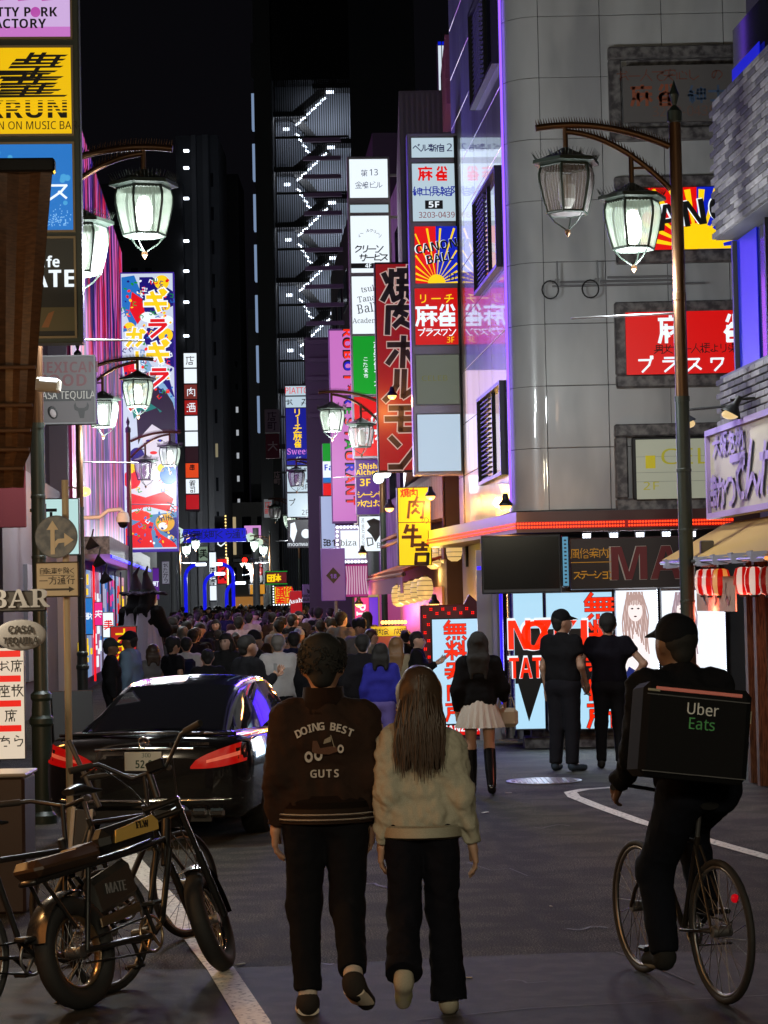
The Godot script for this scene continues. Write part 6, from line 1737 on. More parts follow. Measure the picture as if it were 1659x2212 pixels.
	window_grid(s, -s.w * 0.45, s.w * 0.45, 4, 13, 7, 3, 0.5, 0.5, [emi(Color(0.9, 0.8, 0.6), 0.4), 0.2])
	mb = MB.new()
	mb.box(Vector3(0, 1.3, 0.03), Vector3(s.w * 0.92, 2.3, 0.06))
	part(s.o, "shop_front", mb, emi(Color(0.85, 0.7, 0.5), 0.35))
	# near house at the left edge, mostly outside the picture
	var o := thing("bar_house", "dark bar house at the far left edge with amber wall lamps", "building", Vector3(-3.95, 0, -12.5))
	mb = MB.new()
	mb.box(Vector3(-2.5, 5.5, 0), Vector3(5.0, 11.5, 19.0))
	part(o, "wall", mb, mat(lin(0.06, 0.04, 0.035), 0.8))
	for z in [-7.0, -2.5, 4.5]:
		mb = MB.new()
		mb.bev(Vector3(0.09, 1.78, z), Vector3(0.1, 0.22, 0.1), 0.02)
		part(o, "wall_lamp", mb, emi(Color(1.0, 0.72, 0.3), 2.2))
	mb = MB.new()
	for z in [1.2, -3.1]: mb.bev(Vector3(0.2, 2.62, z), Vector3(0.36, 0.06, 0.14), 0.015)
	part(o, "arm_lamp", mb, emi(Color(1.0, 0.76, 0.45), 1.5))
	omni(o, Vector3(0.42, 2.55, 1.2), Color(1.0, 0.74, 0.45), 5.0, 0.12)
	omni(o, Vector3(0.45, 2.5, -3.1), Color(1.0, 0.92, 0.78), 6.0, 0.12)
	omni(o, Vector3(0.35, 1.78, -7.0), Color(1.0, 0.66, 0.32), 1.2, 0.12)
	mb = MB.new()
	mb.box(Vector3(0.06, 1.2, 3.0), Vector3(0.1, 2.2, 2.2))
	part(o, "lit_door", mb, emi(Color(1.0, 0.6, 0.25), 0.5))
	area(o, Vector3(0.2, 2.3, 3.0), Vector2(2.0, 1.6), Color(1.0, 0.62, 0.3), 6.0, Vector3(0, 90, 0))
	# brown cloth blind hung out at the upper left
	var bl := thing("hanging_blind", "brown cloth blind with black top bar hanging at the left edge", "blind", P(-30, 345, 5.6), STREET)
	var hh := P(0, 345, 5.6).y - P(0, 1050, 5.6).y
	mb = MB.new()
	var rows := 26
	var xr := func(t): return 0.42 - 0.21 * t - (0.03 if t > 0.9 else 0.0)
	for i in rows:
		var t0 := float(i) / rows
		var t1 := float(i + 1) / rows
		for j in 10:
			var u0 := lerpf(-0.7, 1.0, j / 10.0)
			var u1 := lerpf(-0.7, 1.0, (j + 1) / 10.0)
			var q := func(u, t): return Vector3(xr.call(t) * u if u > 0 else u, -0.09 - t * (hh - 0.09), 0.03 * sin(u * 9.0 + t * 2.0) - 0.25 * t * t)
			mb.quad(q.call(u0, t0), q.call(u1, t0), q.call(u1, t1), q.call(u0, t1))
			mb.quad(q.call(u0, t1) - Vector3(0, 0, 0.02), q.call(u1, t1) - Vector3(0, 0, 0.02), q.call(u1, t0) - Vector3(0, 0, 0.02), q.call(u0, t0) - Vector3(0, 0, 0.02))
	var brown := mat(Color(1, 1, 1), 0.55)
	brown.albedo_texture = noise_tex(256, 0.03, [lin(0.035, 0.015, 0.006), lin(0.06, 0.027, 0.011), lin(0.085, 0.04, 0.018)], [0.2, 0.5, 0.8], 77)
	brown.uv1_triplanar = true; brown.uv1_scale = Vector3(1.5, 6, 1.5)
	part(bl, "cloth", mb, brown)
	for t in [0.62, 0.74, 0.82, 0.88, 0.94]:
		mb = MB.new()
		mb.rod(Vector3(-0.7, -0.09 - t * (hh - 0.09), 0.05 - 0.25 * t * t), Vector3(xr.call(t), -0.09 - t * (hh - 0.09), 0.05 - 0.25 * t * t), 0.014, 6)
		part(bl, "seam_rod", mb, M.brown)
	mb = MB.new()
	mb.bev(Vector3(-0.13, -0.045, 0.0), Vector3(1.14, 0.09, 0.12), 0.012)
	part(bl, "top_bar", mb, M.blackgloss)

func gate() -> void:
	# the blue lit street gate and its lamp posts
	var D := 80.0
	var s := sign_box("street_gate", "glowing blue street gate board spanning the far road", "gate", 396, 1142, 531, 1171, D, 0.5, 0.0, emi(Color(0.02, 0.03, 0.8), 0.9))
	kanji(s.o, "歌舞伎町", -s.w * 0.22, 0.1, 0.75, M.inkblue, 0.01, false, 0.11, 1.05)
	kanji(s.o, "さくら通り", s.w * 0.22, 0.1, 0.7, M.inkblue, 0.01, false, 0.11, 1.05)
	area(s.o, Vector3(0, 0, 0.3), Vector2(5, 1.0), Color(0.1, 0.12, 1.0), 20.0)
	var mb: MB
	for x in [-1, 1]:
		mb = MB.new()
		mb.lathe([Vector2(0.34, -s.o.position.y - 0.3), Vector2(0.28, -1.6), Vector2(0.28, 0.6)], 14, Vector3(x * (s.w / 2 + 0.9), 0, 0))
		part(s.o, "pillar", mb, mat(lin(0.4, 0.4, 0.42), 0.5))
	for px in [[541, 1160], [560, 1172], [386, 1148], [388, 1165]]:
		var l := P(px[0], px[1], D - 0.3)
		mb = MB.new()
		mb.lathe([Vector2(0.0, 0.42), Vector2(0.42, 0.18), Vector2(0.4, 0.15), Vector2(0.36, -0.1), Vector2(0.22, -0.42), Vector2(0.0, -0.44)], 6, l - s.o.position)
		part(s.o, "lantern", mb, emi(Color(0.85, 0.95, 0.85), 0.9))
	mb = MB.new()
	mb.box(P(545, 1148, D) - s.o.position - Vector3(0, 0, 0.6), Vector3(1.5, 1.1, 0.2))
	part(s.o, "end_panel", mb, emi(Color(0.9, 0.6, 0.9), 0.8))
	var k := 0
	for q in [[402, 1220, 1300, 436, 1], [443, 1240, 1300, 476, 1], [505, 1218, 1300, 472, -1], [490, 1260, 1300, 520, 1]]:
		var bt := P(q[0], 1318, 84.0 + k)
		var tp := P(q[0], q[1], 84.0 + k)
		var en := P(q[3], q[1], 84.0 + k)
		var r := absf(en.x - tp.x) * 0.8
		var lp := thing("curved_lamp_post", ["blue lit curved lamp post, leftmost under the gate", "blue lit curved lamp post, second from left under the gate", "blue lit curved lamp post bending left under the gate", "shortest blue lit curved lamp post under the gate"][k], "street lamp", Vector3(bt.x, 0, bt.z), 0.0, "blue curved lamp posts")
		var pts := [Vector3(0, -0.1, 0), Vector3(0, tp.y - r, 0)]
		for i in 7: pts.append(Vector3(q[4] * (r - r * cos(PI / 2 * i / 6.0)), tp.y - r + r * sin(PI / 2 * i / 6.0), 0))
		mb = MB.new()
		mb.tube(pts, 0.17, 8)
		part(lp, "pole", mb, emi(Color(0.06, 0.08, 0.9), 0.9))
		mb = MB.new()
		mb.bev(Vector3(q[4] * (r + 0.3), tp.y, 0), Vector3(1.0, 0.28, 0.4), 0.06)
		part(lp, "lamp_head", mb, M.led)
		k += 1
	# red traffic light
	var tl := thing("traffic_light", "red traffic signal beside the blue gate", "traffic light", P(529, 1210, 78.0))
	mb = MB.new()
	mb.bev(Vector3(-0.4, 0, 0), Vector3(1.5, 0.5, 0.3), 0.1)
	part(tl, "housing", mb, M.darkmetal)
	mb = MB.new()
	mb.ball(Vector3(0, 0, 0.13), Vector3(0.24, 0.24, 0.08), 14)
	part(tl, "red_lamp", mb, emi(Color(1.0, 0.12, 0.08), 5.0))
	mb = MB.new()
	mb.rod(Vector3(0.2, 0.05, -0.1), Vector3(2.2, 0.05, -0.1), 0.05)
	part(tl, "arm", mb, M.grey)
	# signs at the far end
	for q in [[464, 1115, 488, 1205, "すし", M.ink, M.lw, "far dark vertical sushi sign outlined with bulbs", true], [469, 1206, 492, 1262, "らあ", M.lred, M.ink, "far red vertical noodle sign under the sushi sign", true], [452, 1190, 468, 1300, "居酒屋", M.lw, M.ink, "far white vertical sign left of the red noodle sign", false], [428, 1180, 450, 1212, "美", emi(Color(0.6, 0.7, 0.6), 0.5), M.ink, "small far pale green sign under the gate", false], [540, 1200, 568, 1260, "酒", mat(lin(0.4, 0.39, 0.37), 0.7), M.red, "far pale wall board right of the traffic light", false], [538, 1262, 574, 1284, "豚", emi(Color(0.9, 0.6, 0.1), 0.7), M.lred, "far yellow shop board above the orange entrance", false]]:
		s = sign_box("far_sign", q[7], "sign", q[0], q[1], q[2], q[3], 88.0, 0.4, 0.0, M.dkgrey)
		panel(s, 0.06, 0.03, 0.94, 0.97, q[5])
		kanji(s.o, q[4], 0, 0, minf(s.w * 0.8, s.h / q[4].length() * 0.85), q[6], 0.008, true, 0.14, 1.05)
		if q[8]:
			mb = MB.new()
			for i in 14: mb.ball(Vector3(s.w / 2, -s.h / 2 + i * s.h / 13.0, 0.05), Vector3.ONE * 0.09, 6)
			part(s.o, "bulb_edge", mb, emi(Color(1.0, 0.85, 0.5), 2.0))

func right_shop() -> void:
	# the near grill shop at the right edge: brick fascia, glass, name board, awning, lanterns
	var zc := -9.3 * S
	var o := thing("corner_shop", "brick clad skewer shop at the right edge with awning and name board", "building", Vector3(WX(1545, 9.3, 700) + 0.37, 0, zc), -90.0 + STREET)
	var Y := func(py): return P(1548, py, 9.3).y
	var L := 9.0
	var mb := MB.new()
	mb.box(Vector3(L / 2, 5.5, -2.55), Vector3(L, 11.0, 5.0))
	part(o, "wall", mb, mat(lin(0.03, 0.026, 0.026), 0.8))
	var tops := [[Y.call(225), Y.call(520)], [Y.call(815), Y.call(925)]]
	var bricks := []
	for i in 3:
		var b := MB.new()
		b.bev(Vector3.ZERO, Vector3(0.335, 0.06, 0.05), 0.006)
		bricks.append(b.mesh())
	rng.seed = 8
	var tones := []
	for v in [0.12, 0.155, 0.185, 0.05]:
		var m: StandardMaterial3D = M.stone.duplicate()
		m.albedo_texture = null
		m.albedo_color = lin(v, v * 0.93, v * 0.92)
		m.roughness = 0.75
		m.detail_enabled = true; m.detail_blend_mode = BaseMaterial3D.BLEND_MODE_MUL
		m.detail_albedo = M.tile.detail_albedo
		tones.append(m)
	for band in tops:
		mb = MB.new()
		mb.box(Vector3(1.6, (band[0] + band[1]) / 2, 0.17), Vector3(3.2, band[0] - band[1], 0.34))
		part(o, "brick_backing", mb, M.dkgrey)
		var n := int((band[0] - band[1]) / 0.072)
		for r in n:
			for k in 9:
				var x := 0.175 + k * 0.35 - (0.175 if r % 2 else 0.0)
				if x < 0.1 or x > 3.1: continue
				part(o, "brick", bricks[0], tones[rng.randi() % 4 if rng.randf() < 0.8 else 3], Vector3(x, band[1] + 0.036 + r * 0.072, 0.362))
	# glass between the brick bands, mirror-like blue
	mb = MB.new()
	mb.box(Vector3(1.5, Y.call(668), 0.1), Vector3(2.9, Y.call(522) - Y.call(812), 0.03))
	part(o, "window_pane", mb, M.glassdark)
	mb = MB.new()
	mb.box(Vector3(0.5, Y.call(668), 0.13), Vector3(0.85, Y.call(522) - Y.call(812), 0.01))
	part(o, "lit_blind", mb, emi(Color(0.03, 0.08, 0.8), 0.6))
	mb = MB.new()
	mb.box(Vector3(1.5, Y.call(170), 0.1), Vector3(2.9, Y.call(20) - Y.call(220), 0.03))
	part(o, "window_pane", mb, M.glassdark)
	mb = MB.new()
	mb.box(Vector3(0.7, Y.call(188), 0.14), Vector3(1.2, 0.3, 0.01))
	part(o, "lit_blind", mb, emi(Color(0.03, 0.1, 0.85), 0.7))
	mb = MB.new()
	for x in [0.02, 1.45]:
		mb = MB.new()
		mb.box(Vector3(x, Y.call(668), 0.14), Vector3(0.06, Y.call(522) - Y.call(812), 0.08))
		part(o, "window_frame", mb, M.darkmetal)
	# the name board
	var nb := thing("shop_name_board", "cream name board with big lilac brush characters on the skewer shop", "sign", o.position + Vector3(0, 0, 0), -90.0 + STREET)
	var bh: float = Y.call(932) - Y.call(1122)
	var bc: float = (Y.call(932) + Y.call(1122)) / 2
	mb = MB.new()
	mb.bev(Vector3(1.5, bc, 0.42), Vector3(3.0, bh, 0.12), 0.015)
	part(nb, "board", mb, mat(lin(0.5, 0.44, 0.33), 0.6))
	mb = MB.new()
	for s in [-1, 1]:
		mb.box(Vector3(1.5, bc + s * (bh / 2 - 0.03), 0.5), Vector3(3.0, 0.06, 0.05))
	mb.box(Vector3(0.03, bc, 0.5), Vector3(0.06, bh - 0.12, 0.05))
	part(nb, "frame", mb, mat(lin(0.28, 0.2, 0.4), 0.5))
	var lil := mat(lin(0.34, 0.24, 0.5), 0.5)
	for q in [["大阪名物", 0.95, 0.3, 0.21, 1.1, 1.5], ["串かつ", 0.62, -0.2, 0.32, 1.05, 1.15], ["でんが", 2.0, -0.04, 0.5, 1.05, 1.2]]:
		kanji(nb, q[0], q[1] + 0.05, bc + q[2] * bh - 0.02, q[3], M.black, 0.486, false, 0.16, q[4], q[5])
		kanji(nb, q[0], q[1], bc + q[2] * bh, q[3], lil, 0.5, false, 0.16, q[4], q[5])
	# picture lamps over the board
	for q in [[1483, 915, 9.0], [1578, 895, 8.6]]:
		var l := thing("clip_lamp", ["bulb lamp on a rod left of the lamp pole", "bulb lamp on a rod right of the lamp pole"][int(q[0] > 1500)], "lamp", P(q[0], q[1], q[2]))
		mb = MB.new()
		mb.lathe([Vector2(0.03, 0.2), Vector2(0.04, 0.1), Vector2(0.1, 0.02), Vector2(0.11, 0.0)], 12, Vector3.ZERO, Basis(Vector3.BACK, 0.4 if q[0] < 1500 else -0.5))
		part(l, "shade", mb, M.darkmetal)
		mb = MB.new()
		mb.ball(Vector3.ZERO, Vector3(0.09, 0.05, 0.09), 12)
		part(l, "bulb", mb, emi(Color(1.0, 0.85, 0.6), 0.8))
		mb = MB.new()
		mb.rod(Vector3(0, 0.14, 0), Vector3(0.9, 0.2, 0.0), 0.015, 6)
		part(l, "rod", mb, M.black)
	# awning
	mb = MB.new()
	var y0: float = Y.call(1130)
	mb.quad(Vector3(-0.1, y0, 0.3), Vector3(4.5, y0, 0.3), Vector3(4.5, y0 - 0.42, 1.0), Vector3(-0.1, y0 - 0.38, 1.0))
	mb.quad(Vector3(-0.1, y0 - 0.40, 1.0), Vector3(4.5, y0 - 0.44, 1.0), Vector3(4.5, y0 - 0.02, 0.3), Vector3(-0.1, y0 - 0.02, 0.3))
	var aw := part(o, "awning", mb, mat(lin(0.5, 0.3, 0.09), 0.85))
	mb = MB.new()
	for i in 12: mb.box(Vector3(0.1 + i * 0.38, y0 - 0.42 - 0.01 * (i % 2), 1.0), Vector3(0.39, 0.09, 0.015), Basis(Vector3.UP, 0.12 if i % 2 else -0.12))
	part(aw, "valance", mb, mat(lin(0.3, 0.3, 0.36), 0.9))
	mb = MB.new()
	mb.rod(Vector3(-0.1, y0 - 0.41, 1.0), Vector3(4.5, y0 - 0.45, 1.0), 0.02, 6)
	mb.rod(Vector3(0.0, y0 - 0.02, 0.3), Vector3(0.0, y0 - 0.4, 1.0), 0.018, 6)
	part(aw, "rail", mb, M.steel)
	# doorway, posts, noren
	mb = MB.new()
	mb.box(Vector3(1.2, 1.1, 0.02), Vector3(1.6, 2.2, 0.06))
	part(o, "doorway", mb, mat(lin(0.06, 0.035, 0.02), 0.7))
	mb = MB.new()
	for x in [0.05, 0.45, 2.1]:
		mb = MB.new()
		mb.box(Vector3(x, 1.2, 0.08), Vector3(0.12, 2.4, 0.14))
		part(o, "door_post", mb, M.wood)
	for i in 3:
		mb = MB.new()
		mb.box(Vector3(0, 0, 0), Vector3(0.5, 0.34, 0.012), Basis(Vector3.UP, 0.1))
		var nr := part(o, "door_curtain", mb, mat(lin(0.5, 0.36, 0.3), 0.9), Vector3(0.85 + i * 0.52, Y.call(1283), 0.75))
		kanji(nr, "なかん"[i], 0, 0, 0.2, M.ink, 0.012, false, 0.14)
	# lanterns
	var k := 0
	for px in [1521, 1536, 1557, 1606, 1630, 1662]:
		var dd: float = 8.95 - k * 0.17
		var l := thing("red_lantern", ["red and white striped lantern half hidden by the lamp pole", "white lettered lantern next to the lamp pole", "red lantern with an amber lettered band", "striped red and white lantern right of the amber lettered one", "pale striped lantern second from the right edge", "dark red lantern cut by the right edge"][k], "lantern", P(px, 1258 - (3 if k > 2 else 0), dd), 12.0 * k, "red and white lanterns of the skewer shop")
		var prof := [Vector2(0.04, 0.135), Vector2(0.075, 0.12), Vector2(0.095, 0.05), Vector2(0.097, -0.03), Vector2(0.078, -0.11), Vector2(0.04, -0.13)]
		var red := emi(Color(0.85, 0.04, 0.03), 0.55 if k != 5 else 0.12, Color(0.5, 0.02, 0.02))
		var pale := emi([Color(0.95, 0.85, 0.8), Color(0.9, 0.6, 0.25)][int(k == 2)], 0.6 if k != 5 else 0.12, Color(0.7, 0.6, 0.55))
		for g in 10:
			mb = MB.new()
			mb.lathe(prof, 3, Vector3.ZERO, Basis(Vector3.UP, TAU * g / 10.0), TAU / 10.0)
			part(l, "gore", mb, pale if g % 2 == 0 else red)
		mb = MB.new()
		mb.lathe([Vector2(0.0, 0.15), Vector2(0.042, 0.15), Vector2(0.042, 0.13)], 12)
		mb.lathe([Vector2(0.042, -0.128), Vector2(0.042, -0.15), Vector2(0.0, -0.15)], 12)
		mb.rod(Vector3(0, 0.15, 0), Vector3(0, 0.3, 0), 0.006, 4)
		part(l, "rims", mb, M.black)
		if k in [1, 3]: omni(l, Vector3(-0.05, -0.3, 0.1), Color(1.0, 0.45, 0.35), 0.5, 0.1)
		k += 1
	# the shop lamps of the near right front, outside the frame, warm the road
	mb = MB.new()
	mb.bev(Vector3(5.5, 2.2, 0.4), Vector3(1.2, 0.16, 0.2), 0.03)
	part(o, "shop_lamp", mb, emi(Color(1.0, 0.66, 0.35), 1.5))
	area(o, Vector3(5.5, 2.1, 0.6), Vector2(1.2, 0.3), Color(1.0, 0.58, 0.28), 7.0, Vector3(25, 0, 0))
	# junction box on the pole and low plinths by the shop
	var jb := MB.new()
	jb.bev(Vector3.ZERO, Vector3(0.13, 0.26, 0.12), 0.012)
	solo("junction_box", "small grey junction box strapped to the right lamp pole", "box", jb, mat(lin(0.14, 0.14, 0.13), 0.6), P(1527, 1196, 8.7))
# ---- bodies: tapered capsules joined with a smooth minimum on a grid and meshed as surface nets ----
var fold := FastNoiseLite.new()
func nets(prims: Array, cell: float, k: float, folds := 0.0, extra: Array = []) -> ArrayMesh:
	var lo := Vector3.ONE * 1e6
	var hi := -lo
	for p in prims:
		var r: float = maxf(p[2], p[3]) + cell * 2.5
		for e in [p[0], p[1]]:
			lo = lo.min(e - Vector3.ONE * r); hi = hi.max(e + Vector3.ONE * r)
	var nx := int((hi.x - lo.x) / cell) + 2
	var ny := int((hi.y - lo.y) / cell) + 2
	var nz := int((hi.z - lo.z) / cell) + 2
	var g := PackedFloat32Array()
	g.resize(nx * ny * nz)
	g.fill(100.0)
	for p in prims:
		var a: Vector3 = p[0]
		var ba: Vector3 = p[1] - a
		var ra: float = p[2]
		var dr: float = p[3] - ra
		var cut: bool = p.size() > 4  # ends flat, like a hem
		var l2 := maxf(ba.length_squared(), 1e-9)
		var m: float = maxf(p[2], p[3]) + k * 0.6 + cell * 1.6
		var q0 := (a.min(p[1]) - Vector3.ONE * m - lo) / cell
		var q1 := (a.max(p[1]) + Vector3.ONE * m - lo) / cell
		for z in range(maxi(0, int(q0.z)), mini(nz - 1, int(q1.z) + 1) + 1):
			for y in range(maxi(0, int(q0.y)), mini(ny - 1, int(q1.y) + 1) + 1):
				var row := (z * ny + y) * nx
				for x in range(maxi(0, int(q0.x)), mini(nx - 1, int(q1.x) + 1) + 1):
					var pa := Vector3(lo.x + x * cell, lo.y + y * cell, lo.z + z * cell) - a
					var hr := pa.dot(ba) / l2
					var h := clampf(hr, 0.0, 1.0)
					var d := (pa - ba * h).length() - ra - dr * h
					if cut and hr > 0.9: d = maxf((pa - ba * hr).length() - ra - dr * h, (hr - 1.0) * sqrt(l2))
					var c := g[row + x]
					if c > 50.0: g[row + x] = d
					else:
						var t := maxf(k - absf(c - d), 0.0) / k
						g[row + x] = minf(c, d) - t * t * k * 0.25
	var id := PackedInt32Array()
	id.resize(g.size())
	var v := PackedVector3Array()
	var off := [0, 1, nx, nx + 1, nx * ny, nx * ny + 1, nx * ny + nx, nx * ny + nx + 1]
	var edges := [[0, 1], [2, 3], [4, 5], [6, 7], [0, 2], [1, 3], [4, 6], [5, 7], [0, 4], [1, 5], [2, 6], [3, 7]]
	var lim := cell * 2.0
	for z in nz - 1:
		for y in ny - 1:
			var row := (z * ny + y) * nx
			for x in nx - 1:
				var i0 := row + x
				var c0 := g[i0]
				if c0 > lim or c0 < -lim: continue
				var mask := 0
				for e in 8:
					if g[i0 + off[e]] < 0.0: mask |= 1 << e
				if mask == 0 or mask == 255: continue
				var s := Vector3.ZERO
				var n := 0
				for e in edges:
					var a := g[i0 + off[e[0]]]
					var b := g[i0 + off[e[1]]]
					if (a < 0.0) != (b < 0.0):
						var t := a / (a - b)
						var pa := Vector3(e[0] & 1, (e[0] >> 1) & 1, e[0] >> 2)
						var pb := Vector3(e[1] & 1, (e[1] >> 1) & 1, e[1] >> 2)
						s += pa.lerp(pb, t)
						n += 1
				v.append(lo + (Vector3(x, y, z) + s / n) * cell)
				id[i0] = v.size()
	var ix := PackedInt32Array()
	var st := [1, nx, nx * ny]
	for z in range(1, nz - 1):
		for y in range(1, ny - 1):
			var row := (z * ny + y) * nx
			for x in range(1, nx - 1):
				var i0 := row + x
				if id[i0] == 0 and id[i0 - 1 - nx - nx * ny] == 0: 
					var c1 := g[i0]
					if c1 > lim or c1 < -lim: continue
				var a := g[i0] < 0.0
				for ax in 3:
					if a != (g[i0 + st[ax]] < 0.0):
						var u: int = st[(ax + 1) % 3]
						var w: int = st[(ax + 2) % 3]
						var q := [id[i0 - u - w], id[i0 - w], id[i0], id[i0 - u]]
						if q[0] == 0 or q[1] == 0 or q[2] == 0 or q[3] == 0: continue
						if not a: q.reverse()
						ix.append(q[0] - 1); ix.append(q[2] - 1); ix.append(q[1] - 1)
						ix.append(q[0] - 1); ix.append(q[3] - 1); ix.append(q[2] - 1)
	var nr := _normals(v, ix)
	if folds > 0.0:
		for i in v.size():
			var p := v[i]
			v[i] = p + nr[i] * folds * (fold.get_noise_3d(p.x * 90.0 + p.y * 40.0, p.y * 55.0, p.z * 90.0) + 0.7 * fold.get_noise_3d(p.x * 200.0 + 50.0, p.y * 230.0 + p.x * 90.0, p.z * 200.0))
		nr = _normals(v, ix)
	for e in extra:  # ready meshes joined on: [arrays, transform]
		var base := v.size()
		var t: Transform3D = e[1]
		var flip := t.basis.determinant() < 0.0
		for p in e[0][Mesh.ARRAY_VERTEX]: v.append(t * p)
		for p in e[0][Mesh.ARRAY_NORMAL]: nr.append((t.basis * p).normalized())
		var jx: PackedInt32Array = e[0][Mesh.ARRAY_INDEX]
		for i in range(0, jx.size(), 3):
			ix.append(base + jx[i]); ix.append(base + jx[i + (2 if flip else 1)]); ix.append(base + jx[i + (1 if flip else 2)])
	var arr := []
	arr.resize(Mesh.ARRAY_MAX)
	arr[Mesh.ARRAY_VERTEX] = v; arr[Mesh.ARRAY_NORMAL] = nr; arr[Mesh.ARRAY_INDEX] = ix
	var m2 := ArrayMesh.new()
	m2.add_surface_from_arrays(Mesh.PRIMITIVE_TRIANGLES, arr)
	return m2
func _normals(v: PackedVector3Array, ix: PackedInt32Array) -> PackedVector3Array:
	var n := PackedVector3Array()
	n.resize(v.size())
	for i in range(0, ix.size(), 3):
		var f := (v[ix[i + 2]] - v[ix[i]]).cross(v[ix[i + 1]] - v[ix[i]])
		n[ix[i]] += f; n[ix[i + 1]] += f; n[ix[i + 2]] += f
	for i in n.size(): n[i] = n[i].normalized()
	return n

var hand_arrays := []
# a right hand hanging from the wrist: fingers down, thumb forward (-z), palm inward (-x)
func make_hand() -> void:
	var p := []
	p.append([Vector3(0, 0.03, 0), Vector3(0, -0.03, 0), 0.024, 0.026])
	p.append([Vector3(0, -0.02, -0.018), Vector3(0, -0.085, -0.028), 0.02, 0.016])
	p.append([Vector3(0, -0.02, 0.016), Vector3(0, -0.082, 0.026), 0.02, 0.015])
	for i in 4:
		var z: float = -0.033 + i * 0.021
		var l: float = [0.068, 0.078, 0.072, 0.055][i]
		var a := Vector3(0, -0.085, z)
		var b := a + Vector3(-0.008, -l * 0.5, 0)
		var c := b + Vector3(-0.02, -l * 0.36, 0)
		var d := c + Vector3(-0.018, -l * 0.2, 0)
		p.append([a, b, 0.0092, 0.0088]); p.append([b, c, 0.0088, 0.008]); p.append([c, d, 0.008, 0.007])
	p.append([Vector3(-0.004, -0.03, -0.028), Vector3(-0.014, -0.062, -0.052), 0.014, 0.0115])
	p.append([Vector3(-0.014, -0.062, -0.052), Vector3(-0.022, -0.095, -0.056), 0.0115, 0.009])
	hand_arrays = nets(p, 0.0045, 0.008).surface_get_arrays(0)

# joints of a standing or walking figure that faces -z, 1.75 m tall; q overrides single joints
func joints(q := {}) -> Dictionary:
	var j := {}
	for s in [-1, 1]:
		var n := "l" if s < 0 else "r"
		j["hip" + n] = Vector3(s * 0.092, 0.91, 0); j["knee" + n] = Vector3(s * 0.1, 0.49, -0.02); j["ank" + n] = Vector3(s * 0.108, 0.085, 0.02)
		j["toe" + n] = Vector3(s * 0.125, 0.035, -0.15)
		j["sho" + n] = Vector3(s * 0.178, 1.415, 0.01); j["elb" + n] = Vector3(s * 0.235, 1.135, 0.035); j["wri" + n] = Vector3(s * 0.245, 0.885, -0.03)
	j.pel = Vector3(0, 0.94, 0); j.bel = Vector3(0, 1.1, 0.0); j.che = Vector3(0, 1.28, 0.0); j.nec = Vector3(0, 1.45, 0.01); j.hea = Vector3(0, 1.635, 0.0); j.turn = 0.0; j.nod = 0.0
	for k in q: j[k] = q[k]
	return j
func head_local(j: Dictionary, p: Vector3) -> Vector3:
	return j.hea + Basis.from_euler(Vector3(j.nod, j.turn, 0)) * p
# wide: shoulder width, girth: trunk; returns the skin capsules
func body_prims(j: Dictionary, wide := 1.0, girth := 1.0) -> Array:
	var p := []
	var H := func(x, y, z): return head_local(j, Vector3(x, y, z))
	p.append([j.pel + Vector3(-0.07, 0, 0), j.pel + Vector3(0.07, 0, 0), 0.105 * girth, 0.105 * girth])
	p.append([j.bel + Vector3(-0.055, 0, 0), j.bel + Vector3(0.055, 0, 0), 0.098 * girth, 0.098 * girth])
	p.append([j.che + Vector3(-0.08, 0, 0), j.che + Vector3(0.08, 0, 0), 0.105 * girth, 0.105 * girth])
	p.append([j.shol, j.shor, 0.055, 0.055])
	p.append([j.nec - Vector3(0, 0.04, 0), H.call(0, -0.08, 0.015), 0.06, 0.052])
	p.append([H.call(0, 0.015, 0.012), H.call(0, 0.02, 0.022), 0.094, 0.094])
	p.append([H.call(0, -0.03, -0.028), H.call(0, -0.02, -0.02), 0.074, 0.076])
	p.append([H.call(0, -0.078, -0.045), H.call(0, -0.07, -0.03), 0.046, 0.055])
	p.append([H.call(0, -0.01, -0.098), H.call(0, -0.04, -0.112), 0.010, 0.014])
	for s in [-1, 1]: p.append([H.call(s * 0.088, -0.005, 0.015), H.call(s * 0.086, -0.03, 0.008), 0.016, 0.011])
	for n in ["l", "r"]:
		p.append([j["hip" + n], j["knee" + n], 0.082, 0.055]); p.append([j["knee" + n], j["ank" + n], 0.055, 0.036])
		p.append([j["ank" + n] + Vector3(0, -0.02, 0), j["toe" + n], 0.036, 0.028])
		p.append([j["sho" + n], j["elb" + n], 0.05, 0.038]); p.append([j["elb" + n], j["wri" + n], 0.038, 0.026])
	return p
func hands_of(j: Dictionary) -> Array:
	var out := []
	for n in ["l", "r"]:
		var d: Vector3 = (j["elb" + n] - j["wri" + n]).normalized()
		var fwd := Vector3(0, 0, 1) if absf(d.z) < 0.8 else Vector3(0, 1, 0)
		if j.has("palm" + n): fwd = j["palm" + n]
		var z := (fwd - d * fwd.dot(d)).normalized()
		var x := d.cross(z)
		var b := Basis(x, d, z)
		if n == "l": b = Basis(-x, d, z)
		out.append([hand_arrays, Transform3D(b, j["wri" + n])])
	return out
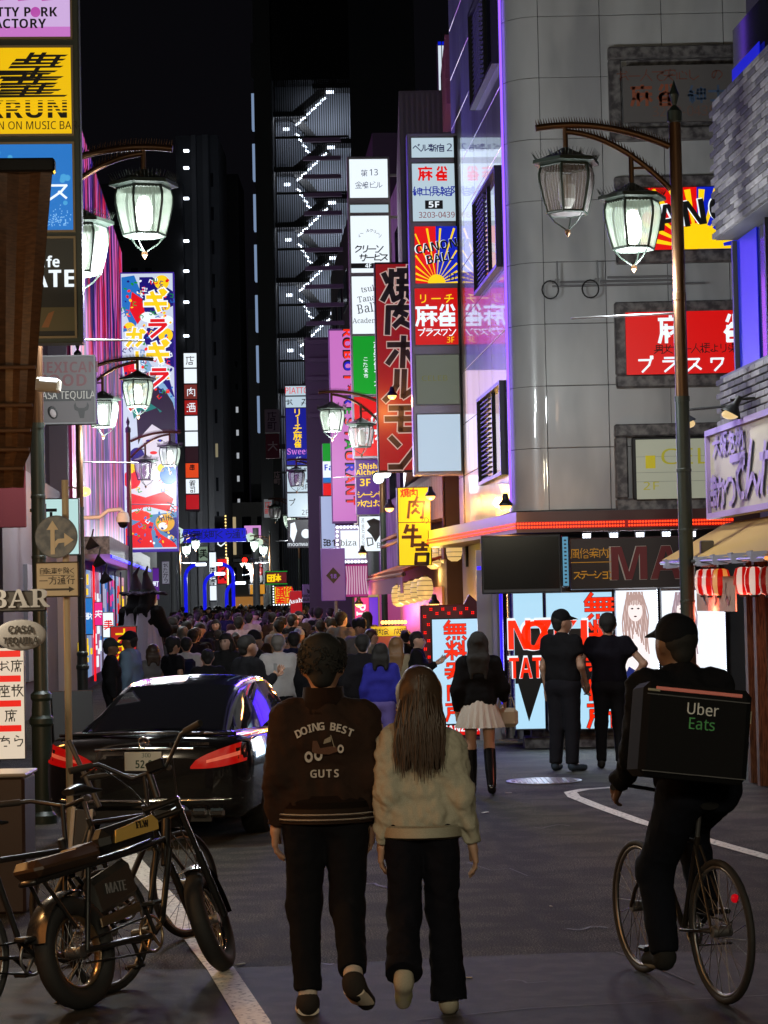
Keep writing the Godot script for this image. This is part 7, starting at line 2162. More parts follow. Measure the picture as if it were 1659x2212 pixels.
func top_prims(j: Dictionary, ease_ := 0.018, sleeve := 1.0, hem := 0.0, girth := 1.0, puff := 1.0) -> Array:
	var p := []
	p.append([j.bel + Vector3(-0.075, -0.06 - hem, 0), j.bel + Vector3(0.075, -0.06 - hem, 0), 0.105 * girth + ease_, 0.105 * girth + ease_])
	p.append([j.bel + Vector3(-0.065, 0.03, 0), j.bel + Vector3(0.065, 0.03, 0), 0.1 * girth + ease_, 0.1 * girth + ease_])
	p.append([j.che + Vector3(-0.09, 0, 0), j.che + Vector3(0.09, 0, 0), 0.107 * girth + ease_, 0.107 * girth + ease_])
	for n in ["l", "r"]: p.append([j.nec + Vector3(0.03 if n == "r" else -0.03, -0.015, 0), j["sho" + n], 0.058 + ease_ * 0.7, 0.05 + ease_])
	p.append([j.nec - Vector3(0, 0.05, 0), j.nec + Vector3(0, 0.012, 0), 0.08 + ease_ * 0.5, 0.062 + ease_ * 0.3])
	for n in ["l", "r"]:
		var e: Vector3 = j["elb" + n]
		if sleeve <= 0.5:
			var m: Vector3 = j["sho" + n].lerp(e, 0.2 + sleeve)
			p.append([j["sho" + n], m, 0.056 + ease_, 0.05 + ease_ * 1.3, true])
		else:
			p.append([j["sho" + n], e, (0.053 + ease_) * puff, (0.044 + ease_) * puff])
			p.append([e, e.lerp(j["wri" + n], 0.96 * sleeve), (0.044 + ease_) * puff, (0.031 + ease_ * 0.6) * puff, true])
	return p
func leg_prims(j: Dictionary, ease_ := 0.015, flare := 0.0, length := 1.0, girth := 1.0) -> Array:
	var p := []
	p.append([j.pel + Vector3(-0.07, 0.0, 0), j.pel + Vector3(0.07, 0.0, 0), 0.106 * girth + ease_ * 0.8, 0.106 * girth + ease_ * 0.8])
	p.append([j.pel + Vector3(-0.06, 0.06, 0), j.pel + Vector3(0.06, 0.06, 0), 0.1 * girth + ease_ * 0.5, 0.1 * girth + ease_ * 0.5])
	for n in ["l", "r"]:
		p.append([j["hip" + n], j["knee" + n], 0.086 + ease_, 0.057 + ease_ + flare * 0.3])
		if length > 0.5: p.append([j["knee" + n], j["knee" + n].lerp(j["ank" + n], length), 0.057 + ease_ + flare * 0.3, 0.042 + ease_ + flare, true])
	return p
func shoe_prims(j: Dictionary, sd: String, k := 1.0) -> Array:
	var p := []
	for n in [sd]:
		var a: Vector3 = j["ank" + n]
		var t: Vector3 = j["toe" + n]
		p.append([a + Vector3(0, -0.02, 0.012), a.lerp(t, 0.15) + Vector3(0, -0.03, 0.02), 0.045 * k, 0.043 * k]); p.append([a.lerp(t, 0.1) + Vector3(0, -0.035, 0.02), t, 0.042 * k, 0.036 * k])
	return p
func hair_prims(j: Dictionary, kind: String) -> Array:
	var p := []
	var H := func(x, y, z): return head_local(j, Vector3(x, y, z))
	p.append([H.call(0, 0.035, 0.022), H.call(0, 0.04, 0.008), 0.1, 0.094])
	p.append([H.call(0, -0.01, 0.045), H.call(0, -0.045, 0.055), 0.085, 0.06])
	if kind == "curly":
		p.append([H.call(0, 0.06, -0.03), H.call(0, 0.06, 0.03), 0.085, 0.1])
		for i in 14: p.append([H.call(0.09 * sin(i * 2.1), 0.05 + 0.05 * cos(i * 1.7), 0.08 * cos(i * 2.1)), H.call(0.092 * sin(i * 2.1), 0.06 + 0.05 * cos(i * 1.7), 0.083 * cos(i * 2.1)), 0.026, 0.026])
	if kind == "long" or kind == "bob":
		var d := -0.17 if kind == "bob" else -0.33
		for x in [-0.06, -0.02, 0.02, 0.06]:
			p.append([H.call(x, 0.0, 0.04), H.call(x * 1.25, d * 0.5, 0.085), 0.055, 0.05]); p.append([H.call(x * 1.25, d * 0.5, 0.085), H.call(x * 1.3, d + 0.05 * cos(x * 60.0), 0.1), 0.05, 0.028])
		for s in [-1, 1]: p.append([H.call(s * 0.075, 0.02, 0.0), H.call(s * 0.085, -0.12, 0.02), 0.035, 0.03])
	if kind == "bun": p.append([H.call(0, 0.06, 0.12), H.call(0, 0.065, 0.12), 0.045, 0.045])
	return p
func cap_mesh(j: Dictionary, kind: String) -> ArrayMesh:
	var H := func(x, y, z): return head_local(j, Vector3(x, y, z))
	var p := [[H.call(0, 0.045, 0.018), H.call(0, 0.05, 0.01), 0.106, 0.1]]
	if kind == "cap":
		for x in [-0.05, 0.0, 0.05]: p.append([H.call(x, 0.045, -0.08), H.call(x * 0.9, 0.03, -0.17), 0.02, 0.008])
	elif kind == "flatcap":
		for x in [-0.05, 0.0, 0.05]: p.append([H.call(x, 0.06, -0.02), H.call(x * 0.9, 0.035, -0.14), 0.045, 0.02])
	elif kind == "beanie":
		p.append([H.call(0, 0.07, 0.02), H.call(0, 0.1, 0.03), 0.095, 0.06])
	elif kind == "witch":
		p = [[H.call(0, 0.05, 0.01), H.call(0, 0.28, 0.06), 0.105, 0.03], [H.call(0, 0.28, 0.06), H.call(0.1, 0.38, 0.1), 0.03, 0.012]]
		for i in 16: p.append([H.call(0.1 * cos(TAU * i / 16.0), 0.035, 0.1 * sin(TAU * i / 16.0)), H.call(0.23 * cos(TAU * i / 16.0), 0.03 + 0.02 * sin(i * 1.3), 0.23 * sin(TAU * i / 16.0)), 0.02, 0.014])
	return nets(p, 0.012, 0.02)

# build the meshes of one pose: skin, top, bottom, shoes, hair and cap
func pose(q: Dictionary) -> Dictionary:
	var j := joints(q.get("j", {}))
	var c: float = q.get("cell", 0.022)
	var g: float = q.get("girth", 1.0)
	var r := {"j": j}
	var kind: String = q.get("hair", "short")
	r.skin = nets(body_prims(j, 1.0, g), minf(c, 0.018), 0.035, 0.0, hands_of(j))
	r.top = nets(top_prims(j, q.get("ease", 0.018), q.get("sleeve", 1.0), q.get("hem", 0.03), g, q.get("puff", 1.0)), c, 0.055, q.get("folds", 0.008))
	if q.has("skirt"):
		var mb := MB.new()
		var l: float = q.skirt
		var n := 40
		for i in n:
			for row in 3:
				var pt := func(k, t):
					var a = TAU * k / n
					var ripple = 1.0 + 0.07 * t * (1.0 if k % 2 else -1.0)
					return j.pel + Vector3((0.165 + 0.095 * t) * ripple * cos(a), 0.1 - l * t, (0.115 + 0.1 * t) * ripple * sin(a))
				mb.quad(pt.call(i, row / 3.0), pt.call(i + 1, row / 3.0), pt.call(i + 1, (row + 1) / 3.0), pt.call(i, (row + 1) / 3.0))
		r.bottom = mb.mesh()
	else: r.bottom = nets(leg_prims(j, q.get("legease", 0.015), q.get("flare", 0.0), q.get("leglen", 1.02), g), c, 0.04, q.get("folds", 0.008) * 0.5)
	r.shoes = [nets(shoe_prims(j, "l", q.get("shoe", 1.0)), 0.012, 0.02), nets(shoe_prims(j, "r", q.get("shoe", 1.0)), 0.012, 0.02)]
	if q.has("cap"): r.cap = cap_mesh(j, q.cap)
	r.hair = nets(hair_prims(j, kind), 0.016, 0.03, 0.006)
	var mb2 := MB.new()
	for s in [-1, 1]: mb2.ball(head_local(j, Vector3(s * 0.033, 0.0, -0.094)), Vector3(0.014, 0.008, 0.006), 8)
	r.eyes = mb2.mesh()
	mb2 = MB.new()
	for s in [-1, 1]: mb2.bev(head_local(j, Vector3(s * 0.034, 0.022, -0.096)), Vector3(0.034, 0.007, 0.012), 0.002)
	r.brows = mb2.mesh()
	mb2 = MB.new()
	mb2.ball(head_local(j, Vector3(0, -0.066, -0.092)), Vector3(0.022, 0.006, 0.006), 8)
	r.mouth = mb2.mesh()
	return r
var skins := []
var hairs := []
var cloths := {}
func cloth(r: float, g: float, b: float) -> StandardMaterial3D:
	var key := "%.3f %.3f %.3f" % [r, g, b]
	if not cloths.has(key):
		var m := mat(lin(r, g, b), 0.9)
		m.detail_enabled = true; m.detail_blend_mode = BaseMaterial3D.BLEND_MODE_MUL
		m.detail_albedo = M.weave
		m.uv1_triplanar = true; m.uv1_scale = Vector3(3.2, 3.2, 3.2)
		m.metallic_specular = 0.25
		cloths[key] = m
	return cloths[key]
func person(label: String, ps: Dictionary, at: Vector3, turn: float, tall: float, c: Dictionary, group := "", face := true) -> Node3D:
	var o := thing("person", label, "person", at, turn, group)
	o.scale = Vector3.ONE * tall / 1.75
	part(o, "body", ps.skin, c.get("skin", skins[0]))
	part(o, "top", ps.top, c.top)
	part(o, "trousers" if not c.has("skirt") else "skirt", ps.bottom, c.get("skirt", c.get("bottom")))
	for sh in ps.shoes: part(o, "shoe", sh, c.get("shoes", M.rubber))
	part(o, "hair", ps.hair, c.get("hair", hairs[0]))
	if ps.has("cap"): part(o, "cap", ps.cap, c.get("cap", M.black))
	if face:
		part(o, "eyes", ps.eyes, M.ink); part(o, "brows", ps.brows, hairs[0]); part(o, "mouth", ps.mouth, M.lip)
	return o
# standing place of a figure whose head top is seen at (px, py), dd steps ahead: returns [foot point, height]
func stand(px: float, py: float, dd: float) -> Array:
	var h := P(px, py, dd)
	var g := ground(h.x, h.z)
	return [Vector3(h.x, g, h.z), h.y - g]

func people_setup() -> void:
	fold.frequency = 0.06; fold.seed = 12; fold.fractal_octaves = 2
	M.weave = noise_tex(256, 0.16, [Color(0.92, 0.92, 0.92), Color(1, 1, 1)], [0.3, 0.7], 61)
	skins = [mat(lin(0.42, 0.25, 0.17), 0.55), mat(lin(0.36, 0.2, 0.13), 0.55), mat(lin(0.16, 0.085, 0.05), 0.55), mat(lin(0.5, 0.32, 0.24), 0.55)]
	hairs = [mat(lin(0.009, 0.008, 0.007), 0.8), mat(lin(0.05, 0.028, 0.016), 0.5), mat(lin(0.22, 0.12, 0.05), 0.5), mat(lin(0.12, 0.11, 0.1), 0.6)]
	M.lip = mat(lin(0.3, 0.1, 0.08), 0.5)
	make_hand()

func heroes() -> void:
	# the couple walking away in front
	var j := {"hipl": Vector3(-0.1, 0.91, 0), "kneel": Vector3(-0.11, 0.5, -0.03), "ankl": Vector3(-0.1, 0.085, 0.06), "toel": Vector3(-0.115, 0.035, -0.11), "hipr": Vector3(0.1, 0.91, 0), "kneer": Vector3(0.095, 0.5, 0.03), "ankr": Vector3(0.11, 0.22, 0.34), "toer": Vector3(0.17, 0.09, 0.24),
		"shol": Vector3(-0.178, 1.38, 0.01), "shor": Vector3(0.178, 1.38, 0.01), "elbl": Vector3(-0.222, 1.13, 0.05), "wril": Vector3(-0.238, 0.88, 0.0), "elbr": Vector3(0.212, 1.13, 0.04), "wrir": Vector3(0.215, 0.88, -0.03), "turn": -0.1}
	var q := {"j": j, "shoe": 1.2, "cell": 0.0095, "ease": 0.027, "hem": 0.05, "puff": 0.95, "girth": 1.06, "folds": 0.014, "hair": "curly", "legease": 0.022, "leglen": 0.93}
	var ps := pose(q)
	var g := gp(712, 2186)
	var brownj := cloth(0.030, 0.016, 0.011)
	var white := cloth(0.55, 0.5, 0.45)
	var o := person("man in brown varsity jacket with lettering on its back, walking away in front", ps, Vector3(g.x, 0, -g.y), 2.0, 1.8, {"top": brownj, "bottom": cloth(0.006, 0.006, 0.008), "shoes": cloth(0.03, 0.025, 0.022), "hair": hairs[0], "skin": skins[1]}, "", false)
	o.get_node("top").name = "jacket"
	# collar, hem stripes, cuffs, socks, soles
	var mb := MB.new()
	var jj: Dictionary = ps.j
	mb.lathe([Vector2(0.86, -0.02), Vector2(0.84, 0.06), Vector2(0.93, 0.085), Vector2(1.0, 0.02), Vector2(1.12, -0.04)], 26, jj.nec + Vector3(0, 0.0, 0.005), Basis(Vector3(0.102, 0, 0), Vector3(0, 1, 0), Vector3(0, 0, 0.095)))
	part(o, "collar", mb, brownj)
	var hemc: Vector3 = jj.bel + Vector3(0, -0.13, 0)
	for s in [[-0.028, 0.011], [-0.052, 0.011]]:
		mb = MB.new()
		mb.lathe([Vector2(1.0, s[0] - s[1] * 0.5), Vector2(1.012, s[0]), Vector2(1.0, s[0] + s[1] * 0.5)], 40, hemc, Basis(Vector3(0.236, 0, 0), Vector3(0, 1, 0), Vector3(0, 0, 0.163)))
		part(o, "hem_stripe", mb, white)
	mb = MB.new()
	mb.lathe([Vector2(0.96, -0.075), Vector2(1.0, -0.07), Vector2(0.995, 0.0), Vector2(1.0, 0.03), Vector2(0.9, 0.06)], 40, hemc, Basis(Vector3(0.232, 0, 0), Vector3(0, 1, 0), Vector3(0, 0, 0.159)))
	part(o, "hem_band", mb, cloth(0.022, 0.013, 0.009))
	for n in ["l", "r"]:
		mb = MB.new()
		var a: Vector3 = jj["ank" + n]
		var t: Vector3 = jj["toe" + n]
		mb.tube([a + Vector3(0, -0.058, 0.035), a.lerp(t, 0.5) + Vector3(0, -0.045, 0.01), t + Vector3(0, -0.012, -0.012)], [0.052, 0.056, 0.044], 14, true, 0.5)
		part(o, "sole", mb, cloth(0.6, 0.52, 0.42))
		mb = MB.new()
		mb.rod(a + Vector3(0, 0.0, 0.004), a + (jj["knee" + n] - a).normalized() * 0.09 + Vector3(0, 0, 0.004), 0.046, 14, 0.044)
		part(o, "sock", mb, cloth(0.5, 0.42, 0.36))
	# lettering on the back, laid on the cloth
	var tp := top_prims(jj, 0.027, 1.0, 0.05, 1.06, 0.95)
	var depth := func(x: float, y: float) -> float:
		var z := 0.35
		while z > 0.0:
			var m := 1.0
			for p in tp:
				var ba: Vector3 = p[1] - p[0]
				var pa: Vector3 = Vector3(x, y, z) - p[0]
				var h := clampf(pa.dot(ba) / maxf(ba.length_squared(), 1e-9), 0, 1)
				m = minf(m, (pa - ba * h).length() - lerpf(p[2], p[3], h))
			if m < 0.016: return z
			z -= 0.003
		return 0.15
	var word := "DOING BEST"
	for i in word.length():
		if word[i] == " ": continue
		var a := (i - 4.5) / 4.5
		var x := a * 0.122
		var y := 1.365 - 0.032 * a * a - 0.0
		var l := latin(o, word[i], x, y - 0.0275, 0.037, white, depth.call(x, y) + 0.006, true, "Droid Sans", 1.0, -24.0 * a, 0.004)
		l.rotation_degrees.y = 12.0 * a
		l.rotation_degrees.x = -12.0
	for i in 4:
		var x := (i - 1.5) * 0.036
		latin(o, "GUTS"[i], x, 1.137 - 0.02, 0.037, white, depth.call(x, 1.137) + 0.006, true, "Droid Sans", 1.0, 0.0, 0.004)
	# stitched buggy emblem
	var em := [["wheel", [[-0.075, 1.215], [-0.03, 1.222]], 0.026], ["wheel", [[0.075, 1.25]], 0.02]]
	for e in em:
		for c in e[1]:
			mb = MB.new()
			var z: float = depth.call(c[0], c[1]) + 0.005
			mb.lathe([Vector2(e[2], 0), Vector2(e[2], 0.006), Vector2(e[2] * 0.5, 0.006), Vector2(e[2] * 0.5, 0)], 16, Vector3(c[0], c[1], z), Basis(Vector3.RIGHT, PI / 2) * Basis.from_scale(Vector3(0.75, 1, 1)))
			part(o, "embroidered_wheel", mb, white)
	mb = MB.new()
	mb.xf = Transform3D(Basis.IDENTITY, Vector3(0, 0, depth.call(0.0, 1.25) + 0.004))
	mb.prism(PackedVector2Array([Vector2(-0.06, 1.24), Vector2(-0.055, 1.29), Vector2(-0.035, 1.29), Vector2(-0.02, 1.255), Vector2(0.05, 1.265), Vector2(0.065, 1.24), Vector2(0.02, 1.225), Vector2(-0.04, 1.23)]), 0, 0.004)
	part(o, "embroidered_car", mb, cloth(0.12, 0.06, 0.04))
	mb = MB.new()
	mb.xf = Transform3D(Basis.IDENTITY, Vector3(0, 0, depth.call(0.02, 1.29) + 0.004))
	mb.prism(PackedVector2Array([Vector2(-0.005, 1.275), Vector2(0.03, 1.285), Vector2(0.03, 1.31), Vector2(0.0, 1.295)]), 0, 0.004)
	mb.stroke([Vector2(0.03, 1.315), Vector2(0.045, 1.26)], 0.004, 0.004)
	part(o, "embroidered_flag", mb, cloth(0.3, 0.26, 0.2))
	# curls on his head
	mb = MB.new()
	rng.seed = 31
	for i in 420:
		var u := rng.randf_range(-0.55, 1.0)
		var a := rng.randf_range(0.0, TAU)
		var d := Vector3(sqrt(1 - u * u) * cos(a), u, sqrt(1 - u * u) * sin(a))
		if d.z < -0.25 and d.y < 0.35: continue
		var c0 := head_local(jj, Vector3(0, 0.035, 0.02) + d * Vector3(0.104, 0.106, 0.108))
		var pts := []
		var t1 := d.cross(Vector3(sin(i), cos(i * 1.3), sin(i * 2.7))).normalized()
		for k in 6:
			var g2 := k * 1.15
			pts.append(c0 + t1 * 0.011 * cos(g2) + d.cross(t1) * 0.011 * sin(g2) + d * 0.003 * k)
		mb.tube(pts, 0.0032, 4, false)
	part(o, "curls", mb, hairs[0]).set_meta("kind", "stuff")
	# the woman
	j = {"hipl": Vector3(-0.095, 0.93, 0), "kneel": Vector3(-0.1, 0.5, 0.03), "ankl": Vector3(-0.11, 0.26, 0.3), "toel": Vector3(-0.115, 0.1, 0.22), "kneer": Vector3(0.1, 0.5, -0.03), "ankr": Vector3(0.115, 0.085, 0.03), "toer": Vector3(0.13, 0.035, -0.13),
		"shol": Vector3(-0.142, 1.365, 0.01), "shor": Vector3(0.142, 1.365, 0.01), "elbl": Vector3(-0.178, 1.12, 0.04), "wril": Vector3(-0.205, 0.86, -0.02), "elbr": Vector3(0.205, 1.11, 0.04), "wrir": Vector3(0.255, 0.85, 0.0), "che": Vector3(0, 1.28, 0), "turn": 0.05}
	q = {"j": j, "shoe": 1.1, "cell": 0.0095, "ease": 0.022, "hem": 0.045, "puff": 0.97, "girth": 0.86, "folds": 0.02, "hair": "long", "legease": 0.012, "flare": 0.04, "leglen": 1.04}
	ps = pose(q)
	g = gp(920, 2188)
	var beige := cloth(0.43, 0.4, 0.31)
	o = person("woman in beige jacket with very long brown hair, walking away in front", ps, Vector3(g.x, 0, -g.y), 0.0, 1.66, {"top": beige, "bottom": cloth(0.006, 0.006, 0.010), "shoes": cloth(0.4, 0.36, 0.28), "hair": hairs[1], "skin": skins[0]}, "", false)
	o.get_node("top").name = "jacket"
	# her hair falls in strands to the waist
	mb = MB.new()
	rng.seed = 22
	for i in 190:
		var a := rng.randf_range(-1.0, 1.0)
		var st := head_local(ps.j, Vector3(0.092 * a, 0.075 * (1 - a * a) + rng.randf_range(-0.04, 0.02), 0.06 + 0.045 * (1 - absf(a)) - 0.03 * absf(a)))
		var len_ := rng.randf_range(0.38, 0.52) - 0.12 * absf(a)
		var ex := a * 0.12 + rng.randf_range(-0.015, 0.015)
		var pts := []
		for k in 7:
			var t := k / 6.0
			pts.append(Vector3(lerpf(st.x, ex, smoothstep(0.0, 0.6, t)) + 0.006 * sin(t * 9.0 + i), st.y - t * len_, lerpf(st.z + 0.012, 0.168 - 0.02 * absf(a), smoothstep(0.0, 0.5, t)) + 0.004 * sin(i * 1.7)))
		mb.tube(pts, [0.007, 0.0085, 0.0085, 0.008, 0.007, 0.005, 0.002], 5, false, 0.6)
	var hs := part(o, "hair_strands", mb, hairs[1])
	hs.set_meta("kind", "stuff")
	mb = MB.new()
	mb.lathe([Vector2(0.97, -0.06), Vector2(1.0, -0.05), Vector2(1.0, 0.0), Vector2(0.97, 0.01)], 40, ps.j.bel + Vector3(0, -0.15, 0), Basis(Vector3(0.206, 0, 0), Vector3(0, 1, 0), Vector3(0, 0, 0.138)))
	part(o, "hem_band", mb, beige)
	for n in ["l", "r"]:
		mb = MB.new()
		var a: Vector3 = ps.j["ank" + n]
		var t: Vector3 = ps.j["toe" + n]
		var d := (t - a).normalized()
		mb.tube([a + Vector3(0, -0.05, 0.035), a.lerp(t, 0.5) + Vector3(0, -0.045, 0.015), t + Vector3(0, -0.015, -0.005)], [0.036, 0.045, 0.036], 12, true, 0.5)
		part(o, "sole", mb, cloth(0.42, 0.4, 0.24))

func crowd() -> void:
	var A := pose({"ease": 0.018, "sleeve": 0.3, "girth": 1.05})  # short sleeves, arms down
	var B := pose({"ease": 0.03, "girth": 1.08, "hem": 0.04, "j": {"kneel": Vector3(-0.1, 0.5, -0.06), "ankl": Vector3(-0.105, 0.085, -0.08), "toel": Vector3(-0.12, 0.035, -0.24), "kneer": Vector3(0.1, 0.49, 0.05), "ankr": Vector3(0.105, 0.1, 0.2), "toer": Vector3(0.12, 0.035, 0.05)}})
	var C := pose({"ease": 0.03, "girth": 1.1, "hem": 0.06, "hair": "short", "legease": 0.035, "j": {"elbr": Vector3(0.24, 1.16, -0.04), "wrir": Vector3(0.12, 1.3, -0.27), "turn": -0.1}})  # holds a phone
	var Dw := pose({"hair": "bob", "girth": 0.9, "ease": 0.02, "j": {"shol": Vector3(-0.16, 1.41, 0.01), "shor": Vector3(0.16, 1.41, 0.01)}})
	var E := pose({"hair": "long", "girth": 0.88, "ease": 0.03, "hem": 0.03, "skirt": 0.32, "j": {"shol": Vector3(-0.16, 1.41, 0.01), "shor": Vector3(0.16, 1.41, 0.01), "elbr": Vector3(0.26, 1.14, 0.0), "wrir": Vector3(0.27, 1.0, -0.18), "kneel": Vector3(-0.105, 0.5, -0.04), "ankl": Vector3(-0.1, 0.085, -0.04), "toel": Vector3(-0.11, 0.035, -0.2), "kneer": Vector3(0.1, 0.5, 0.06), "ankr": Vector3(0.12, 0.1, 0.22), "toer": Vector3(0.13, 0.035, 0.08)}})
	var F := pose({"cap": "flatcap", "ease": 0.028, "girth": 1.1})
	var Fc := pose({"cap": "cap", "ease": 0.02, "girth": 1.1, "sleeve": 0.3, "legease": 0.03, "j": {"elbr": Vector3(0.24, 1.15, 0.0), "wrir": Vector3(0.2, 0.95, -0.16), "turn": -0.6, "hea": Vector3(0, 1.635, -0.015), "toer": Vector3(0.17, 0.035, -0.13), "toel": Vector3(-0.16, 0.035, -0.14)}})
	var Gm := pose({"ease": 0.014, "sleeve": 0.3, "girth": 1.12, "j": {"elbl": Vector3(-0.36, 1.16, 0.06), "wril": Vector3(-0.3, 0.95, -0.05), "elbr": Vector3(0.4, 1.18, 0.06), "wrir": Vector3(0.25, 1.0, -0.02), "shol": Vector3(-0.19, 1.42, 0.01), "shor": Vector3(0.19, 1.42, 0.01)}})
	var Hb := pose({"hair": "bun", "girth": 0.92, "ease": 0.025, "hem": 0.03})
	var Be := pose({"cap": "beanie", "ease": 0.04, "girth": 1.1})
	var Cu := pose({"hair": "curly", "ease": 0.018, "sleeve": 0.3})
	var Wi := pose({"cap": "witch", "hair": "long", "ease": 0.03, "girth": 0.95, "j": {"elbr": Vector3(0.26, 1.18, -0.05), "wrir": Vector3(0.2, 1.2, -0.3), "elbl": Vector3(-0.26, 1.18, -0.05), "wril": Vector3(-0.2, 1.15, -0.28)}})
	var blk := cloth(0.010, 0.010, 0.012)
	var nav := cloth(0.012, 0.014, 0.04)
	var gry := cloth(0.16, 0.15, 0.15)
	var wht := cloth(0.5, 0.48, 0.48)
	var blu := cloth(0.16, 0.24, 0.34)
	var put := func(label, ps, px, py, dd, turn, c, face := true):
		var s := stand(px, py, dd)
		var tall: float = clampf(s[1], 1.5, 2.0) if not ps.has("cap") else clampf(s[1] / 1.03, 1.5, 2.0)
		return person(label, ps, s[0], turn, tall, c, "", face)
	put.call("bearded man in black jacket and flat cap behind the car, facing right", F, 240, 1374, 12.3, -80, {"top": blk, "bottom": blk, "skin": skins[2], "cap": cloth(0.03, 0.035, 0.035)})
	put.call("man in pale blue shirt and dark flat cap behind the car, facing left", F, 279, 1359, 12.6, 75, {"top": blu, "bottom": nav, "skin": skins[2], "cap": cloth(0.012, 0.012, 0.015)})
	put.call("brown haired woman in grey top behind the car, seen from behind", Dw, 330, 1393, 13.0, 10, {"top": gry, "bottom": blk, "hair": hairs[1]}, false)
	put.call("short haired man in black tee behind the car, looking right", Cu, 374, 1380, 12.8, -50, {"top": blk, "bottom": blk, "skin": skins[1]})
	var bp = put.call("man in white shirt with a dark backpack behind the car", A, 402, 1378, 13.4, 5, {"top": wht, "bottom": nav}, false)
	var mb := MB.new()
	mb.bev(Vector3(0, 1.2, 0.19), Vector3(0.3, 0.42, 0.14), 0.05)
	var bag := solo("backpack", "dark backpack on the white shirted man behind the car", "backpack", mb, nav)
	bag.transform = bp.transform
	put.call("man in dark suit seen from behind, in the crowd above the car", B, 417, 1360, 14.6, 0, {"top": cloth(0.014, 0.013, 0.02), "bottom": blk}, false)
	put.call("man in dark tee facing the camera in the crowd above the car", A, 431, 1348, 15.6, 172, {"top": nav, "bottom": blk, "skin": skins[0]})
	put.call("woman with hair bun in black top just behind the car", Hb, 448, 1404, 11.6, 8, {"top": blk, "bottom": blk}, false)
	put.call("woman with black print tee facing the camera beside the phone holder", Dw, 487, 1369, 12.6, 160, {"top": cloth(0.02, 0.02, 0.022), "bottom": cloth(0.1, 0.1, 0.11), "skin": skins[3]})
	var ph = put.call("big man in black top and grey trousers holding up a phone", C, 536, 1374, 9.9, -55, {"top": blk, "bottom": cloth(0.17, 0.16, 0.145), "skin": skins[1], "shoes": blk})
	mb = MB.new()
	mb.bev(Vector3(0.09, 1.36, -0.3), Vector3(0.075, 0.15, 0.012), 0.006)
	solo("phone", "phone held up by the man in grey trousers", "phone", mb, mat(lin(0.3, 0.3, 0.3), 0.2)).transform = ph.transform
	put.call("bearded man in black beanie behind the phone holder, facing right", Be, 551, 1358, 12.0, -70, {"top": blk, "bottom": blk, "skin": skins[2], "cap": blk})
	put.call("grey haired man in white shirt and black trousers seen from behind", B, 601, 1372, 11.4, -5, {"top": wht, "bottom": blk, "hair": hairs[3]}, false)
	put.call("man in navy tee seen from behind, right of the white shirted man", A, 634, 1366, 12.8, 10, {"top": nav, "bottom": blk, "skin": skins[2]}, false)
	put.call("smiling man in pale blue cap facing the camera in the crowd", pose({"cap": "cap", "sleeve": 0.3}), 645, 1354, 14.8, 175, {"top": cloth(0.2, 0.25, 0.35), "bottom": blk, "cap": cloth(0.3, 0.36, 0.5), "skin": skins[1]})
	put.call("man in black suit directly beyond the varsity jacket man's left shoulder", B, 684, 1368, 11.2, -6, {"top": blk, "bottom": blk}, false)
	put.call("man in black suit directly beyond the varsity jacket man's right shoulder", B, 783, 1372, 10.6, 0, {"top": cloth(0.012, 0.011, 0.013), "bottom": blk}, false)
	put.call("fair man in tan top looking right beyond the couple", A, 803, 1360, 13.2, -60, {"top": cloth(0.3, 0.25, 0.18), "bottom": blk, "hair": hairs[1], "skin": skins[3]})
	put.call("woman in royal blue top and violet checked trousers", Dw, 822, 1391, 10.4, -4, {"top": cloth(0.03, 0.03, 0.3), "bottom": cloth(0.14, 0.11, 0.35), "hair": hairs[0]}, false)
	put.call("woman with long fair hair in pale floral dress beyond the couple", E, 856, 1377, 11.6, -10, {"top": cloth(0.34, 0.28, 0.18), "skirt": cloth(0.34, 0.28, 0.18), "hair": hairs[2], "shoes": blk}, false)
	put.call("person in black jacket with arm raised before the red lamp bordered sign", C, 902, 1366, 11.6, -95, {"top": blk, "bottom": blk, "skin": skins[3]})
	# the three at the lit signs
	var wk = put.call("woman in black jacket, white pleated skirt and knee boots", E, 1032, 1367, 9.05, -4, {"top": cloth(0.006, 0.006, 0.007), "skirt": cloth(0.55, 0.5, 0.44), "shoes": M.blackgloss, "hair": hairs[0]}, false)
	wk.get_node("top").name = "jacket"
	for n in ["l", "r"]:
		mb = MB.new()
		var a: Vector3 = E.j["ank" + n]
		mb.tube([a, a.lerp(E.j["knee" + n], 0.5), a.lerp(E.j["knee" + n], 0.95)], [0.05, 0.064, 0.066], 14, false)
		part(wk, "boot_shaft", mb, M.blackgloss)
	mb = MB.new()
	mb.bev(Vector3(0, -0.12, 0), Vector3(0.24, 0.2, 0.1), 0.04)
	mb.tube([Vector3(-0.09, -0.03, 0), Vector3(-0.06, 0.08, 0), Vector3(0.06, 0.08, 0), Vector3(0.09, -0.03, 0)], 0.008, 6)
	solo("handbag", "small cream handbag carried by the woman in white skirt", "handbag", mb, mat(lin(0.4, 0.35, 0.25), 0.6), wk.transform * Vector3(0.29, 0.94, -0.16))
	put.call("man in black tee and cap standing before the wide light box", Fc, 1212, 1311, 10.1, -38, {"top": blk, "bottom": cloth(0.015, 0.015, 0.02), "cap": blk, "shoes": cloth(0.05, 0.07, 0.1), "skin": skins[0]})
	put.call("broad man in black tee with hand on hip before the portraits", Gm, 1312, 1326, 10.2, -6, {"top": cloth(0.008, 0.007, 0.012), "bottom": blk, "skin": skins[0]}, false)
	# two witches on the left
	var lil := cloth(0.6, 0.55, 0.72)
